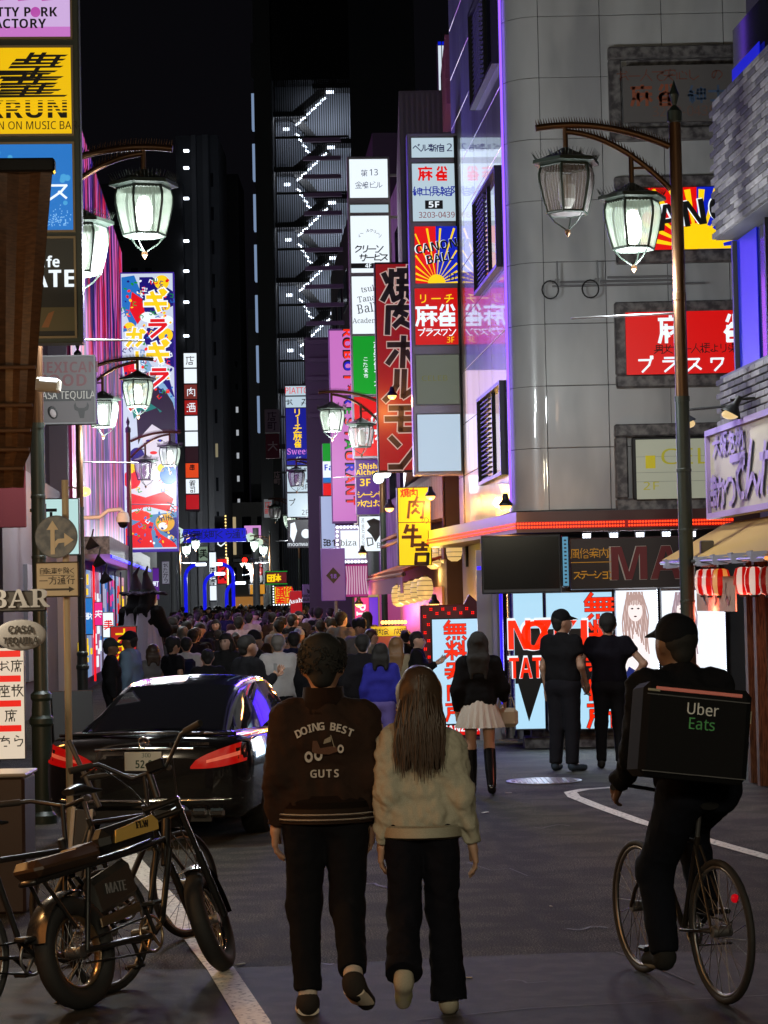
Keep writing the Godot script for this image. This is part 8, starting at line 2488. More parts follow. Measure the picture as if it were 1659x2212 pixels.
	for w in [[296, 1238, 16.2, -25, "tall figure in witch hat and pale cloak, left of the pair"], [322, 1246, 16.0, -45, "tall figure in witch hat and pale cloak, right of the pair"]]:
		var s := stand(w[0], w[1], w[2])
		var o := person(w[4], Wi, s[0], w[3], 2.45, {"top": blk, "bottom": blk, "cap": cloth(0.05, 0.04, 0.07), "hair": cloth(0.02, 0.02, 0.025)}, "people in witch hats")
		mb = MB.new()
		var n := 30
		for i in n:
			for row in 6:
				var pt := func(k, t):
					var a = -0.4 + (PI + 0.8) * k / n
					var rr = 1.0 + 0.09 * t * sin(k * 2.1)
					return Vector3((0.17 + 0.2 * t) * rr * cos(a), 1.45 - 1.38 * t, (0.1 + 0.18 * t) * rr * sin(a) + 0.03)
				mb.quad(pt.call(i, row / 6.0), pt.call(i + 1, row / 6.0), pt.call(i + 1, (row + 1) / 6.0), pt.call(i, (row + 1) / 6.0))
		part(o, "cloak", mb, lil)
	# the crowd filling the street: individuals by rows, darker and smaller with distance
	rng.seed = 99
	var kinds := [A, B, Dw, Cu, A, B, Hb, C, E, Be, Fc]
	var tops := [["black", blk], ["dark grey", cloth(0.03, 0.03, 0.033)], ["navy", nav], ["white", cloth(0.4, 0.38, 0.38)], ["grey", gry], ["dark brown", cloth(0.05, 0.03, 0.02)], ["pale pink", cloth(0.4, 0.28, 0.3)], ["tan", cloth(0.22, 0.17, 0.11)], ["black", blk], ["black", blk]]
	var tx := tan(deg_to_rad(STREET))
	var n2 := 0
	var dd := 14.2
	while dd < 60.0 and n2 < 285:
		var z := dd * S
		var xl := -5.4 - tx * (z - 40.0)
		var xr := 0.5 - tx * (z - 36.0)
		var nrow := 7 if dd < 20 else 9
		for i in nrow:
			var x := lerpf(xl, xr, (i + rng.randf_range(0.15, 0.85)) / nrow)
			var zz := z + rng.randf_range(-1.6, 1.6)
			if rng.randf() < 0.14: continue
			var px := 829.0 + x / zz * K
			if px < 318.0 and dd < 19.0: continue
			var kd: Dictionary = kinds[rng.randi() % kinds.size()]
			var tp: Array = tops[rng.randi() % tops.size()]
			var away := rng.randf() < 0.8
			var hi: int = [0, 0, 0, 0, 0, 0, 0, 1, 3][rng.randi() % 9]
			var bi := rng.randi() % 3
			var c := {"top": tp[1], "bottom": [blk, nav, gry][bi], "skin": skins[[0, 1, 3, 0][rng.randi() % 4]], "hair": hairs[hi]}
			if kd == E: c.skirt = c.bottom
			var where := "near" if dd < 18 else ("mid" if dd < 25 else "far")
			var side: String = ["left", "inner-left", "inner-right", "right"][clampi(int(4.0 * (x - xl) / (xr - xl)), 0, 3)]
			var kn: String = {A: "tee clad", B: "jacketed", Dw: "bobbed", Cu: "curly", Hb: "bun wearing", C: "phone holding", E: "skirted", Be: "beanie wearing", Fc: "capped"}[kd]
			person("%s %s passer-by, %s hair, %s legs, walking %s, %s %s of crowd" % [tp[0], kn, ["black", "brown", "fair", "grey"][hi], ["black", "navy", "grey"][bi], "away" if away else "this way", where, side], kd, Vector3(x, ground(x, -zz), -zz), rng.randf_range(-30, 30) + (0.0 if away else 180.0), rng.randf_range(1.5, 1.86), c, "people in the street crowd", dd < 20 and not away)
			n2 += 1
		dd += 0.75 + dd * 0.012
func car() -> void:
	var z0 := -19.3
	var x0 := (306.0 - 829.0) / K * 19.5
	var o := thing("parked_car", "glossy black low saloon car seen from behind, red tail lamps", "car", Vector3(x0, ground(x0, -20.0), z0), -7.0)
	var paint := mat(lin(0.006, 0.006, 0.007), 0.12)
	paint.clearcoat_enabled = true; paint.clearcoat = 1.0; paint.clearcoat_roughness = 0.03
	var st := [[0.0, 0.62, 0.36, 0.74, 0.78], [-0.02, 0.76, 0.3, 0.82, 0.86], [-0.06, 0.85, 0.26, 0.88, 0.93], [-0.14, 0.905, 0.23, 0.92, 0.97], [-0.3, 0.93, 0.21, 0.94, 0.985], [-0.55, 0.94, 0.2, 0.95, 0.995], [-0.8, 0.945, 0.2, 0.95, 0.99], [-1.1, 0.945, 0.2, 0.945, 0.98], [-1.6, 0.94, 0.19, 0.93, 0.96], [-2.5, 0.93, 0.19, 0.91, 0.94], [-3.4, 0.93, 0.19, 0.89, 0.91], [-4.1, 0.92, 0.2, 0.82, 0.85], [-4.6, 0.86, 0.22, 0.74, 0.77], [-4.85, 0.74, 0.28, 0.66, 0.68], [-4.93, 0.5, 0.36, 0.6, 0.6]]
	var rows := []
	for s in st:
		var w: float = s[1]
		var ym: float = (s[2] + s[3]) / 2
		var half := [Vector2(0, s[2]), Vector2(w * 0.6, s[2]), Vector2(w * 0.9, s[2] + 0.02), Vector2(w * 0.985, s[2] + 0.12), Vector2(w, ym), Vector2(w * 0.995, lerpf(ym, s[3], 0.5)), Vector2(w * 0.97, s[3] - 0.04), Vector2(w * 0.925, s[3]), Vector2(w * 0.8, lerpf(s[3], s[4], 0.6)), Vector2(w * 0.5, s[4] - 0.004), Vector2(0, s[4])]
		var row := []
		for p in half: row.append(Vector3(p.x, p.y, s[0]))
		for i in range(half.size() - 2, 0, -1): row.append(Vector3(-half[i].x, half[i].y, s[0]))
		rows.append(row)
	var mb := MB.new()
	mb.sheet(rows, true)
	var n: int = rows[0].size()
	for i in n: mb.tri(Vector3(0, 0.57, 0.012), rows[0][i], rows[0][(i + 1) % n])
	part(o, "body", mb, paint)
	# cabin: stations of [z, belt y, belt half width, roof y, roof half width]
	var gh := [[-0.5, 0.965, 0.70, 0.985, 0.66], [-0.75, 0.965, 0.735, 1.08, 0.63], [-1.0, 0.96, 0.75, 1.17, 0.605], [-1.3, 0.95, 0.76, 1.265, 0.585], [-1.6, 0.945, 0.765, 1.34, 0.57], [-1.9, 0.94, 0.77, 1.38, 0.565], [-2.3, 0.93, 0.77, 1.4, 0.57], [-2.7, 0.92, 0.77, 1.395, 0.575], [-3.05, 0.915, 0.77, 1.34, 0.585], [-3.4, 0.91, 0.76, 1.18, 0.62], [-3.8, 0.9, 0.74, 0.97, 0.68]]
	var strip_ := func(f0: int, f1: int, a: int, b: int, sgn: float) -> Array:
		var out := []
		for i in range(a, b + 1):
			var s = gh[i]
			var prof := [Vector2(s[2], s[1] - 0.03), Vector2(lerpf(s[2], s[4], 0.5) + 0.015, lerpf(s[1], s[3], 0.5)), Vector2(s[4] + 0.012, s[3] - 0.05), Vector2(s[4] - 0.02, s[3] - 0.012), Vector2(s[4] * 0.85, s[3] + 0.004), Vector2(s[4] * 0.45, s[3] + 0.018), Vector2(0, s[3] + 0.022)]
			var row := []
			for k in range(f0, f1 + 1): row.append(Vector3(sgn * prof[k].x, prof[k].y, s[0]))
			out.append(row)
		return out
	mb = MB.new()
	for g in [-1.0, 1.0]:
		mb.sheet(strip_.call(2, 4, 0, 10, g))
		mb.sheet(strip_.call(3, 6, 4, 8, g))
	part(o, "roof", mb, paint)
	var gl := mat(lin(0.006, 0.006, 0.008), 0.04)
	gl.metallic_specular = 0.8
	mb = MB.new()
	for g in [-1.0, 1.0]: mb.sheet(strip_.call(4, 6, 0, 4, g))
	part(o, "rear_window", mb, gl)
	mb = MB.new()
	for g in [-1.0, 1.0]: mb.sheet(strip_.call(4, 6, 8, 10, g))
	part(o, "windscreen", mb, gl)
	for g in [-1.0, 1.0]:
		mb = MB.new()
		mb.sheet(strip_.call(0, 2, 0, 10, g))
		part(o, "side_window", mb, gl)
		mb = MB.new()
		var tr := []
		for s in gh: tr.append(Vector3(g * (s[2] + 0.012), s[1] - 0.025, s[0]))
		mb.tube(tr, 0.012, 6)
		part(o, "chrome_trim", mb, M.chrome)
	var zs := func(x: float, y: float) -> float:  # where the body's tail surface lies at (x, y)
		var z := 0.0
		while z > -0.7:
			var i := 0
			while i < st.size() - 2 and st[i + 1][0] > z: i += 1
			var t: float = (z - st[i][0]) / (st[i + 1][0] - st[i][0])
			var w: float = lerpf(st[i][1], st[i + 1][1], t)
			var lo: float = lerpf(st[i][2], st[i + 1][2], t)
			var sh: float = lerpf(st[i][3], st[i + 1][3], t)
			var ym := (lo + sh) / 2
			var hw := w * (1.0 - 0.07 * pow(clampf((y - ym) / (sh - ym), 0, 1.2), 2.0))
			if x <= hw and y <= sh + 0.02: return z
			z -= 0.01
		return z
	# tail lamps wrap the corners
	for g in [-1.0, 1.0]:
		var r2 := []
		for i in 11:
			var t := i / 10.0
			var x := lerpf(0.42, 0.885, t)
			var yt := lerpf(0.70, 0.915, pow(t, 0.6))
			var yb := lerpf(0.68, 0.74, t) - 0.02 * sin(t * PI)
			var row := []
			for k in 4:
				var y := lerpf(yb, yt, k / 3.0)
				row.append(Vector3(g * (x + 0.012 * t), y, zs.call(x, y) + 0.018))
			r2.append(row)
		mb = MB.new()
		mb.sheet(r2)
		var tl := part(o, "tail_lamp", mb, emi(Color(0.75, 0.015, 0.02), 0.55, Color(0.35, 0.01, 0.01)))
		var r3 := []
		for i in range(3, 10):
			var row := []
			for k in 2:
				var b: Vector3 = r2[i][1].lerp(r2[i][2], 0.15 + 0.6 * k)
				row.append(b + Vector3(0, 0, 0.005))
			r3.append(row)
		mb = MB.new()
		mb.sheet(r3)
		part(tl, "clear_lens", mb, emi(Color(0.9, 0.35, 0.25), 0.5, Color(0.8, 0.5, 0.45)))
		mb = MB.new()
		for k in 2: mb.bev(Vector3(g * (0.50 + 0.155 * k), 0.3, 0.02), Vector3(0.145, 0.075, 0.1), 0.02)
		part(o, "exhaust_tip", mb, M.chrome)
		mb = MB.new()
		for k in 2: mb.bev(Vector3(g * (0.50 + 0.155 * k), 0.3, 0.03), Vector3(0.12, 0.052, 0.092), 0.015)
		part(o, "exhaust_bore", mb, M.black)
		# wheels
		for zz in [-1.05, -3.95]:
			mb = MB.new()
			mb.lathe([Vector2(0.2, -0.12), Vector2(0.31, -0.12), Vector2(0.335, -0.09), Vector2(0.335, 0.09), Vector2(0.31, 0.12), Vector2(0.2, 0.12)], 28, Vector3(g * 0.83, 0.335, zz), Basis(Vector3.BACK, PI / 2))
			var wh := part(o, "wheel", mb, M.rubber)
			mb = MB.new()
			for k in 5: mb.box(Vector3(g * 0.935, 0.335 + 0.11 * cos(TAU * k / 5.0), zz + 0.11 * sin(TAU * k / 5.0)), Vector3(0.03, 0.2, 0.05), Basis(Vector3.RIGHT, TAU * k / 5.0))
			part(wh, "rim", mb, M.steel)
		mb = MB.new()
		mb.ball(Vector3(g * 1.0, 1.0, -3.2), Vector3(0.12, 0.075, 0.06), 12)
		part(o, "door_mirror", mb, paint)
	# boot lid edge, plate, emblem, badges, lower bumper
	mb = MB.new()
	mb.tube([Vector3(-0.44, 0.85, -0.02), Vector3(0, 0.862, 0.008), Vector3(0.44, 0.85, -0.02)], 0.011, 8)
	part(o, "boot_trim", mb, M.chrome)
	mb = MB.new()
	mb.tube([Vector3(-0.8, 0.972, -0.17), Vector3(0, 0.99, -0.1), Vector3(0.8, 0.972, -0.17)], 0.016, 8)
	part(o, "boot_lip", mb, paint)
	mb = MB.new()
	mb.bev(Vector3(0, 0.75, 0.022), Vector3(0.33, 0.165, 0.012), 0.004)
	var pl := part(o, "number_plate", mb, mat(lin(0.5, 0.5, 0.46), 0.5))
	var pg := mat(lin(0.02, 0.05, 0.03), 0.5)
	latin(pl, "300", 0.03, 0.785, 0.036, pg, 0.031, false)
	kanji(pl, "世田谷", -0.06, 0.802, 0.034, pg, 0.03, false, 0.1, 1.0)
	latin(pl, "52-82", 0.03, 0.69, 0.07, pg, 0.031, true, "Droid Sans", 0.8)
	mb = MB.new()
	mb.ring(Vector3(0, 0.915, -0.012), 0.045, 0.005, Vector3.BACK, 24, 6)
	for k in 3: mb.rod(Vector3(0, 0.915, -0.012), Vector3(0.045 * sin(TAU * k / 3.0), 0.915 + 0.045 * cos(TAU * k / 3.0), -0.012), 0.006, 6, 0.002)
	part(o, "emblem", mb, M.chrome)
	latin(o, "CLS 63 AMG", 0.5, 0.885, 0.022, M.chrome, -0.01, true)
	mb = MB.new()
	mb.tube([Vector3(-0.86, 0.42, -0.1), Vector3(-0.7, 0.41, 0.0), Vector3(0, 0.4, 0.022), Vector3(0.7, 0.41, 0.0), Vector3(0.86, 0.42, -0.1)], 0.014, 8)
	part(o, "bumper_trim", mb, M.chrome)
	mb = MB.new()
	mb.box(Vector3(0, 0.27, -0.02), Vector3(1.2, 0.1, 0.06))
	part(o, "diffuser", mb, M.black)

func spoked_wheel(parent: Node, c: Vector3, r: float, tr: float, rim_m: Material, steer := Basis.IDENTITY, spokes := 24) -> void:
	var mb := MB.new()
	mb.xf = Transform3D(steer, c)
	mb.ring(Vector3.ZERO, r - tr, tr, Vector3.RIGHT, 40, 10)
	var w := part(parent, "wheel", mb, M.rubber)
	mb = MB.new()
	mb.xf = Transform3D(steer, c)
	mb.ring(Vector3.ZERO, r - tr * 2.0 - 0.004, 0.011, Vector3.RIGHT, 40, 6, maxf(1.0, tr * 45.0))
	part(w, "rim", mb, rim_m)
	mb = MB.new()
	mb.xf = Transform3D(steer, c)
	for i in spokes:
		var g := TAU * i / spokes
		var s := 0.03 if i % 2 else -0.03
		mb.rod(Vector3(s, 0.03 * cos(g + 1.2), 0.03 * sin(g + 1.2)), Vector3(0, (r - tr * 2) * cos(g), (r - tr * 2) * sin(g)), 0.0022, 4)
	mb.rod(Vector3(-0.05, 0, 0), Vector3(0.05, 0, 0), 0.028, 12)
	part(w, "spokes", mb, M.steel)

func chain_set(parent: Node, bb: Vector3, r: float, rear: Vector3, m: Material, ang: float) -> void:
	var mb := MB.new()
	mb.ring(bb + Vector3(0.055, 0, 0), r, 0.008, Vector3.RIGHT, 30, 6)
	for k in 5: mb.rod(bb + Vector3(0.055, 0, 0), bb + Vector3(0.055, r * cos(TAU * k / 5.0), r * sin(TAU * k / 5.0)), 0.012, 6, 0.008)
	part(parent, "chainring", mb, m)
	mb = MB.new()
	mb.rod(bb + Vector3(0.055, r, 0), rear + Vector3(0.055, 0.04, 0), 0.006, 5); mb.rod(bb + Vector3(0.055, -r, 0), rear + Vector3(0.055, -0.06, 0), 0.006, 5)
	part(parent, "chain", mb, M.darkmetal)
	mb = MB.new()
	for s in [-1, 1]:
		var d = Vector3(0, cos(ang), sin(ang)) * s
		mb.rod(bb + Vector3(s * 0.08, 0, 0), bb + Vector3(s * 0.09, 0, 0) + d * 0.165, 0.012, 8)
		mb.bev(bb + Vector3(s * 0.14, 0, 0) + d * 0.165, Vector3(0.09, 0.025, 0.08), 0.008)
	part(parent, "crank", mb, M.darkmetal)

func bicycles() -> void:
	# the fat-tyred electric bicycle
	var o := thing("electric_bicycle", "black fat-tyred electric bicycle with long brown saddle and amber battery plate", "bicycle", Vector3(-1.53, 0, -10.95))
	o.rotation_degrees = Vector3(0, -30.5, 12.0)
	var wr := 0.283
	var rear := Vector3(0, wr, 0)
	var front := Vector3(0, wr, -1.16)
	var gold := mat(lin(0.45, 0.32, 0.2), 0.3, 0.9)
	var frame := mat(lin(0.012, 0.012, 0.012), 0.28)
	spoked_wheel(o, rear, wr, 0.052, gold)
	var steer := Basis(Vector3(0, 0.94, 0.34).normalized(), 0.42)
	spoked_wheel(o, front, wr, 0.052, M.chrome, steer)
	var mb := MB.new()
	var head := Vector3(0, 0.76, -0.9)
	for s in [-0.045, 0.045]:
		mb.tube([Vector3(s, 0.66, 0.26), Vector3(s, 0.69, -0.1), Vector3(s, 0.73, -0.6), Vector3(s, 0.76, -0.82), Vector3(s, 0.7, -0.86), Vector3(s, 0.34, -0.68), Vector3(s, 0.29, -0.6)], 0.017, 8)
		mb.rod(Vector3(s * 1.7, 0.68, -0.12), Vector3(s * 1.7, wr, 0.0), 0.014, 8)
		mb.rod(Vector3(s * 1.7, 0.28, -0.52), Vector3(s * 1.7, wr, 0.0), 0.016, 8)
		mb.rod(Vector3(s, 0.66, 0.2), Vector3(s * 1.7, wr + 0.12, 0.05), 0.011, 8)
	mb.tube([Vector3(-0.045, 0.66, 0.26), Vector3(0, 0.66, 0.3), Vector3(0.045, 0.66, 0.26)], 0.017, 8)
	mb.rod(Vector3(0, 0.62, -0.86), Vector3(0, 0.86, -0.94), 0.026, 10)
	mb.rod(Vector3(-0.05, 0.29, -0.56), Vector3(0.05, 0.29, -0.56), 0.04, 12)
	part(o, "frame", mb, frame)
	mb = MB.new()
	mb.bev(Vector3(0, 0.735, 0.02), Vector3(0.2, 0.085, 0.52), 0.035, Basis(Vector3.RIGHT, 0.06))
	mb.bev(Vector3(0, 0.765, -0.16), Vector3(0.16, 0.07, 0.2), 0.03, Basis(Vector3.RIGHT, 0.12))
	part(o, "saddle", mb, mat(lin(0.045, 0.024, 0.014), 0.4))
	mb = MB.new()
	mb.bev(Vector3(0, 0.82, -0.55), Vector3(0.13, 0.13, 0.48), 0.045, Basis(Vector3.RIGHT, 0.1))
	var bt := part(o, "battery", mb, frame)
	mb = MB.new()
	mb.prism(PackedVector2Array([Vector2(0.38, 0.78), Vector2(0.40, 0.845), Vector2(0.72, 0.895), Vector2(0.765, 0.86), Vector2(0.76, 0.815)]), 0.0, 0.008)
	var pln := part(bt, "label_plate", mb, mat(lin(0.62, 0.4, 0.1), 0.35), Vector3(0.067, 0, 0))
	pln.rotation_degrees.y = 90
	latin(pln, "FLW", 0.62, 0.835, 0.034, M.ink, 0.012, true, "Droid Serif")
	mb = MB.new()
	mb.bev(Vector3(0, 0.56, -0.36), Vector3(0.075, 0.2, 0.38), 0.03, Basis(Vector3.RIGHT, 0.25))
	var mt := part(o, "controller_case", mb, mat(lin(0.03, 0.028, 0.026), 0.4))
	latin(mt, "MATE", 0.4, 0.55, 0.05, M.grey, 0.0, false).rotation_degrees.y = 90
	mt.get_child(0).position = Vector3(0.04, 0.56, -0.36)
	# fork, bars, lamp, guards
	mb = MB.new()
	for s in [-0.085, 0.085]:
		mb.rod(front + steer * Vector3(s, 0, 0), front + steer * Vector3(s, 0.36, 0.13), 0.021, 10)
		mb.rod(front + steer * Vector3(s, 0.34, 0.125), front + steer * Vector3(s, 0.66, 0.24), 0.015, 10)
	for y in [0.6, 0.66]: mb.bev(front + steer * Vector3(0, y, 0.36 * y), Vector3(0.21, 0.03, 0.05), 0.01, steer)
	part(o, "fork", mb, mat(lin(0.03, 0.03, 0.03), 0.2, 0.5))
	mb = MB.new()
	var bar := front + steer * Vector3(0, 0.78, 0.28)
	mb.tube([bar + steer * Vector3(-0.36, 0.2, 0.12), bar + steer * Vector3(-0.24, 0.19, 0.04), bar + steer * Vector3(-0.1, 0.06, 0.0), bar + steer * Vector3(0.1, 0.06, 0), bar + steer * Vector3(0.24, 0.19, 0.04), bar + steer * Vector3(0.36, 0.2, 0.12)], 0.012, 8)
	mb.rod(bar + steer * Vector3(0, -0.08, 0), bar + steer * Vector3(0, 0.07, 0), 0.018, 8)
	part(o, "handlebar", mb, M.darkmetal)
	mb = MB.new()
	for s in [-1, 1]:
		mb.rod(bar + steer * Vector3(s * 0.27, 0.194, 0.06), bar + steer * Vector3(s * 0.38, 0.2, 0.13), 0.019, 10)
		mb.tube([bar + steer * Vector3(s * 0.26, 0.18, 0.02), bar + steer * Vector3(s * 0.36, 0.16, 0.02)], 0.006, 6)
	part(o, "grip", mb, M.rubber)
	mb = MB.new()
	mb.lathe([Vector2(0.0, -0.02), Vector2(0.05, 0.0), Vector2(0.06, 0.05), Vector2(0.058, 0.1)], 16, front + steer * Vector3(0, 0.58, 0.1), Basis(Vector3.RIGHT, -1.5))
	part(o, "head_lamp", mb, frame)
	mb = MB.new()
	mb.bev(bar + steer * Vector3(0.05, 0.08, 0.03), Vector3(0.1, 0.06, 0.02), 0.008, steer)
	part(o, "display", mb, M.blackgloss)
	for g in [[rear, 0.25, 1.9, Basis.IDENTITY], [front, -0.9, 1.0, steer]]:
		mb = MB.new()
		var r2 := []
		for i in 13:
			var a: float = lerpf(g[1], g[2], i / 12.0)
			var row := []
			for k in 5:
				var x := (k - 2) * 0.032
				var rr := 0.312 - 0.35 * x * x * 8.0
				row.append(g[0] + g[3] * Vector3(x, cos(a - 0.6) * rr, sin(a - 0.6) * rr))
			r2.append(row)
		mb.sheet(r2)
		part(o, "mudguard", mb, mat(lin(0.02, 0.02, 0.021), 0.22))
	chain_set(o, Vector3(0, 0.29, -0.56), 0.092, rear, gold, 0.4)
	mb = MB.new()
	mb.bev(Vector3(0.085, 0.42, -0.3), Vector3(0.012, 0.05, 0.34), 0.004, Basis(Vector3.RIGHT, 0.12))
	part(o, "chain_guard", mb, gold)
	mb = MB.new()
	mb.tube([Vector3(-0.09, 0.28, -0.2), Vector3(-0.22, 0.05, -0.05), Vector3(-0.26, 0.0, 0.1)], 0.01, 6)
	part(o, "kickstand", mb, frame)
	mb = MB.new()
	for s in [0.02, -0.03]: mb.tube([bar + steer * Vector3(s * 8, 0.17, 0.0), bar + steer * Vector3(s * 5, 0.02, -0.12), front + steer * Vector3(s, 0.5, 0.08), front + steer * Vector3(0.07, 0.2, 0.06)], 0.005, 5)
	part(o, "cable", mb, M.black)
	# two plain bicycles parked behind it
	for q in [[Vector3(-1.78, 0, -12.35), -33.0, 7.0, "dark city bicycle parked behind the electric bicycle"], [Vector3(-2.05, 0, -10.55), -35.0, 5.0, "dark city bicycle at the left edge beside the electric bicycle"]]:
		var b := thing("city_bicycle", q[3], "bicycle", q[0], 0.0, "parked bicycles on the left")
		b.rotation_degrees = Vector3(0, q[1], q[2])
		plain_bicycle(b, M.black, 0.32, 1.04, q[0].x < -1.9)

func plain_bicycle(b: Node3D, fm: Material, r: float, wb: float, rack: bool) -> void:
	var rear := Vector3(0, r, 0)
	var front := Vector3(0, r, -wb)
	spoked_wheel(b, rear, r, 0.018, M.steel)
	spoked_wheel(b, front, r, 0.018, M.steel)
	var bb := Vector3(0, r - 0.05, -0.43)
	var seat := Vector3(0, 0.76, -0.25)
	var head := Vector3(0, 0.72, -wb + 0.26)
	var mb := MB.new()
	mb.rod(bb, seat + Vector3(0, 0.03, 0.01), 0.016); mb.rod(bb, head + Vector3(0, -0.06, 0), 0.018); mb.rod(seat, head + Vector3(0, 0.04, 0), 0.015)
	mb.rod(head + Vector3(0, -0.1, -0.03), head + Vector3(0, 0.1, 0.03), 0.02)
	for s in [-1, 1]:
		mb.rod(bb + Vector3(s * 0.02, 0, 0), rear + Vector3(s * 0.05, 0, 0), 0.009); mb.rod(seat + Vector3(s * 0.015, -0.02, 0), rear + Vector3(s * 0.05, 0, 0), 0.008)
		mb.tube([head + Vector3(s * 0.03, -0.1, -0.03), front + Vector3(s * 0.05, 0.1, 0.06), front + Vector3(s * 0.05, 0, 0)], 0.011, 8)
	part(b, "frame", mb, fm)
	mb = MB.new()
	mb.rod(seat, seat + Vector3(0, 0.16, 0.04), 0.013)
	part(b, "seat_post", mb, M.steel)
	mb = MB.new()
	mb.tube([seat + Vector3(0, 0.19, 0.16), seat + Vector3(0, 0.2, 0.08), seat + Vector3(0, 0.185, -0.03), seat + Vector3(0, 0.18, -0.12)], [0.05, 0.08, 0.045, 0.02], 12, true, 0.4)
	part(b, "saddle", mb, mat(lin(0.012, 0.012, 0.012), 0.3))
	mb = MB.new()
	mb.tube([head + Vector3(-0.3, 0.3, 0.14), head + Vector3(-0.2, 0.3, 0.02), head + Vector3(0, 0.26, -0.02), head + Vector3(0.2, 0.3, 0.02), head + Vector3(0.3, 0.3, 0.14)], 0.011, 8)
	mb.rod(head, head + Vector3(0, 0.27, 0.0), 0.013)
	part(b, "handlebar", mb, M.darkmetal)
	for s in [-1, 1]:
		mb = MB.new()
		mb.rod(head + Vector3(s * 0.24, 0.3, 0.06), head + Vector3(s * 0.31, 0.3, 0.15), 0.017)
		part(b, "grip", mb, M.rubber)
	chain_set(b, bb, 0.085, rear, M.steel, 0.9)
	if rack:
		mb = MB.new()
		for s in [-1, 1]:
			mb.rod(Vector3(s * 0.06, r + 0.37, 0.22), Vector3(s * 0.06, r + 0.37, -0.2), 0.006, 6); mb.rod(Vector3(s * 0.06, r + 0.37, 0.1), rear + Vector3(s * 0.06, 0, 0), 0.006, 6)
		part(b, "rack", mb, M.steel)
		mb = MB.new()
		mb.ball(Vector3(0, r + 0.2, 0.3), Vector3(0.035, 0.035, 0.02), 10)
		part(b, "reflector", mb, mat(lin(0.5, 0.02, 0.05), 0.2))

func cyclist() -> void:
	var rp := Vector3(1.60, 0, -10.75)
	var b := thing("bicycle", "dark bicycle ridden away by the courier on the right", "bicycle", rp, 17.0)
	plain_bicycle(b, mat(lin(0.02, 0.015, 0.012), 0.3), 0.35, 0.98, false)
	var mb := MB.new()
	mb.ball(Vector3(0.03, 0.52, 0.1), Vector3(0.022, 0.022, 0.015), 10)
	part(b, "tail_reflector", mb, emi(Color(0.9, 0.02, 0.1), 0.5))  # light thrown back by the reflector, put in as a red glow
	# the rider sits on the saddle, feet on the pedals
	var j := {"pel": Vector3(0, 1.0, -0.2), "bel": Vector3(0, 1.16, -0.24), "che": Vector3(0, 1.33, -0.32), "nec": Vector3(0, 1.5, -0.4), "hea": Vector3(0, 1.68, -0.44), "shol": Vector3(-0.185, 1.46, -0.38), "shor": Vector3(0.185, 1.46, -0.38),
		"hipl": Vector3(-0.09, 0.97, -0.2), "kneel": Vector3(-0.13, 0.58, -0.45), "ankl": Vector3(-0.13, 0.2, -0.36), "toel": Vector3(-0.14, 0.14, -0.52),
		"hipr": Vector3(0.09, 0.97, -0.2), "kneer": Vector3(0.12, 0.78, -0.58), "ankr": Vector3(0.12, 0.42, -0.42), "toer": Vector3(0.13, 0.36, -0.58),
		"elbl": Vector3(-0.25, 1.16, -0.36), "wril": Vector3(-0.25, 0.99, -0.58), "elbr": Vector3(0.27, 1.18, -0.4), "wrir": Vector3(0.27, 1.04, -0.66), "turn": 0.25}
	var blk := cloth(0.007, 0.007, 0.009)
	var ps := pose({"j": j, "cell": 0.014, "ease": 0.034, "hem": 0.02, "puff": 1.0, "girth": 1.03, "folds": 0.016, "hair": "short", "cap": "cap", "legease": 0.03, "shoe": 1.15})
	var o := person("courier in black riding a bicycle with a large delivery box", ps, rp, 17.0, 1.75 * 1.04, {"top": blk, "bottom": cloth(0.005, 0.006, 0.011), "shoes": cloth(0.02, 0.02, 0.02), "cap": cloth(0.008, 0.009, 0.012), "hair": hairs[0], "skin": skins[2]}, "", false)
	o.get_node("top").name = "jacket"
	mb = MB.new()
	mb.bev(head_local(ps.j, Vector3(0.095, 0.0, 0.02)), Vector3(0.012, 0.012, 0.05), 0.004)
	part(o, "cap_buckle", mb, M.chrome)
	for n in ["l", "r"]:
		mb = MB.new()
		var a: Vector3 = ps.j["ank" + n]
		var t: Vector3 = ps.j["toe" + n]
		mb.tube([a + Vector3(0, -0.055, 0.035), a.lerp(t, 0.5) + Vector3(0, -0.05, 0.0), t + Vector3(0, -0.02, -0.01)], [0.036, 0.045, 0.034], 12, true, 0.4)
		part(o, "sole", mb, cloth(0.2, 0.18, 0.15))
	# delivery box on his back
	var q := thing("delivery_box", "black insulated delivery box with white and green lettering on the courier's back", "bag", P(1488, 1585, 10.62 / S), 0.0)
	q.rotation_degrees = Vector3(-5, 6, -7)
	mb = MB.new()
	mb.bev(Vector3.ZERO, Vector3(0.53, 0.45, 0.3), 0.03)
	part(q, "shell", mb, cloth(0.008, 0.008, 0.009))
	mb = MB.new()
	mb.bev(Vector3(0.0, 0.195, 0.152), Vector3(0.42, 0.018, 0.006), 0.002)
	part(q, "reflective_strip", mb, mat(lin(0.75, 0.2, 0.17), 0.4))
	mb = MB.new()
	mb.bev(Vector3(0.268, 0.1, 0.06), Vector3(0.006, 0.06, 0.12), 0.002)
	mb.bev(Vector3(-0.22, 0.185, 0.153), Vector3(0.06, 0.012, 0.006), 0.002)
	part(q, "side_patch", mb, mat(lin(0.3, 0.28, 0.2), 0.6))
	latin(q, "Uber", 0.02, 0.085, 0.052, mat(lin(0.6, 0.6, 0.6), 0.6), 0.154, false)
	latin(q, "Eats", 0.02, 0.015, 0.052, mat(lin(0.05, 0.3, 0.08), 0.6), 0.154, false)
	mb = MB.new()
	for y in [-0.2, 0.165]: mb.box(Vector3(0, y, 0.151), Vector3(0.5, 0.005, 0.004))
	part(q, "seam", mb, M.dkgrey)

